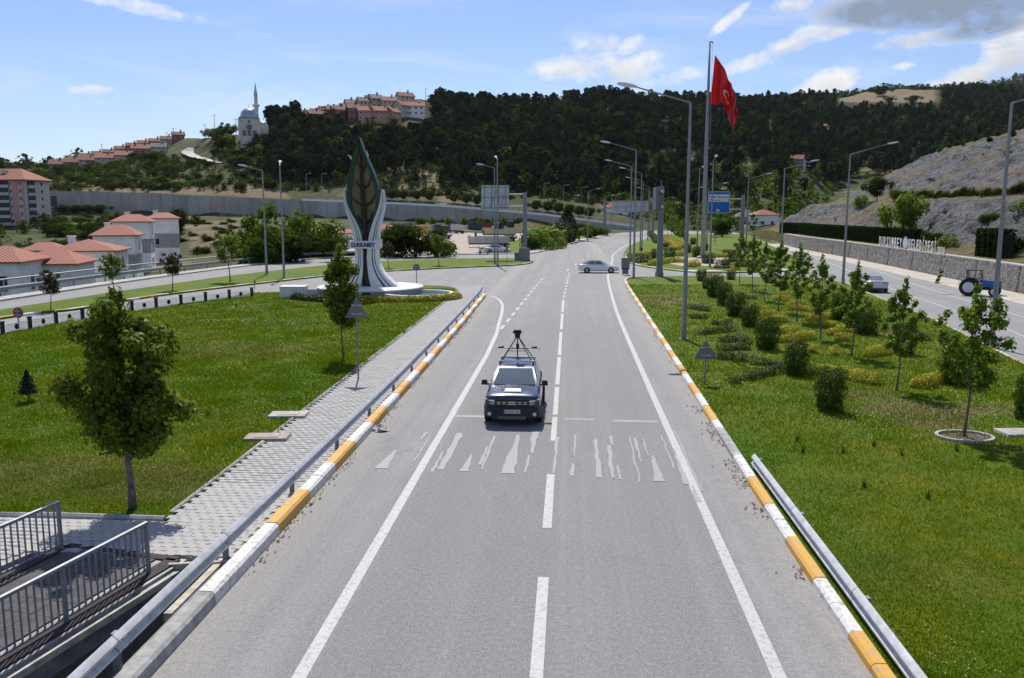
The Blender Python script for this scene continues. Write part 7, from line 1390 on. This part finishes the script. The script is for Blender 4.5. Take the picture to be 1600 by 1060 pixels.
forest('far_woodland','hazy woodland on the most distant ridges',far_pts(900,(1150,1900),(1150,2500),21,(9,15))+far_pts(900,(-900,130),(640,1500),22,(8,13)),TD,L_DARK)
gs=np.random.default_rng(31); sp_=[]
for k in range(900):
    px=gs.uniform(70,520); u=gs.random(); y0=np.interp(px,[75,150,250,300,350,430,520],[272,266,250,240,222,240,262]); y=y0+(302-y0)*u
    if (284<px<340 and y<262) or gs.random()<.35: continue
    q,d=tpt(px,y); hh=gs.uniform(1.6,4.2)*(1.3 if u<.5 else .8); sp_.append(((q.x,q.y,q.z-.3),hh,hh*gs.uniform(1.2,2.0),int(gs.integers(0,4)),gs.uniform(0,6.28)))
for k in range(420):
    px=gs.uniform(560,1010); y=gs.uniform(258,322); q,d=tpt(px,y); hh=gs.uniform(1.5,4.0); sp_.append(((q.x,q.y,q.z-.3),hh,hh*gs.uniform(1.2,1.8),int(gs.integers(0,4)),gs.uniform(0,6.28)))
for k in range(650):
    px=gs.uniform(-600,72); d=gs.uniform(412,700) if k%3 else gs.uniform(150,390); z=float(tz(px,d)[0]); q=A(px,d,z); hh=gs.uniform(2,5.0); sp_.append(((q.x,q.y,q.z-.3),hh,hh*gs.uniform(1.2,2.0),int(gs.integers(0,4)),gs.uniform(0,6.28)))
forest('scrub','wild scrub covering the slopes above the retaining wall',sp_,TD,L_WILD)
for i,(px,y,w) in enumerate(((1366,158,17),(1349,148,6),(1416,166,13),(1380,165,9),(1431,147,8),(1322,151,5))): q,d=tpt(px,y,900); k=d/1335; btree(q-Vector((0,0,1)),w*k*1.5,w*k*.95,'dark tree standing alone in the dry field on the ridge','field trees on the ridge',1)
q,d=tpt(557,180); 
fp=[]
for px,y in ((1300,160),(1330,153),(1365,148.5),(1400,147.2),(1440,147.5),(1446,156),(1440,163),(1400,167),(1350,166),(1310,163)): q,d=tpt(px,y,880); fp.append(q)

# ---------------------------------------------------------------- tell look-alikes apart by their order
ORD='first second third fourth fifth sixth seventh eighth ninth tenth eleventh twelfth thirteenth fourteenth fifteenth sixteenth seventeenth eighteenth nineteenth twentieth'.split()
bpy.context.view_layer.update()
bylab={}
for o in COL.objects:
    if o.parent is None and 'label' in o and 'category' in o: bylab.setdefault(o['label'],[]).append(o)
for lb_,os2 in bylab.items():
    if 1<len(os2)<=20:
        os2.sort(key=lambda o:(o.location.dot(RH))/max(1,o.location.dot(FH)))
        for i,o in enumerate(os2): o['label']=' '.join((lb_+', '+('leftmost' if i==0 else ('rightmost' if i==len(os2)-1 else ORD[i]+' from the left'))).split()[:16])
# ---------------------------------------------------------------- air
hv=bpy.data.materials.new('thin_haze'); hv.use_nodes=True; hn=hv.node_tree.nodes; hn.clear(); ho=hn.new('ShaderNodeOutputMaterial'); pvn=hn.new('ShaderNodeVolumePrincipled'); pvn.inputs['Color'].default_value=(.80,.88,1,1); pvn.inputs['Density'].default_value=.00002; pvn.inputs['Anisotropy'].default_value=.2; hv.node_tree.links.new(pvn.outputs[0],ho.inputs['Volume'])
hb_=MB(); hb_.box((0,2500,225),(17000,14000,474)); hz_=hb_.obj('haze',hv); tag(hz_,'thin pale haze over the valley and hills',None,None,'stuff')
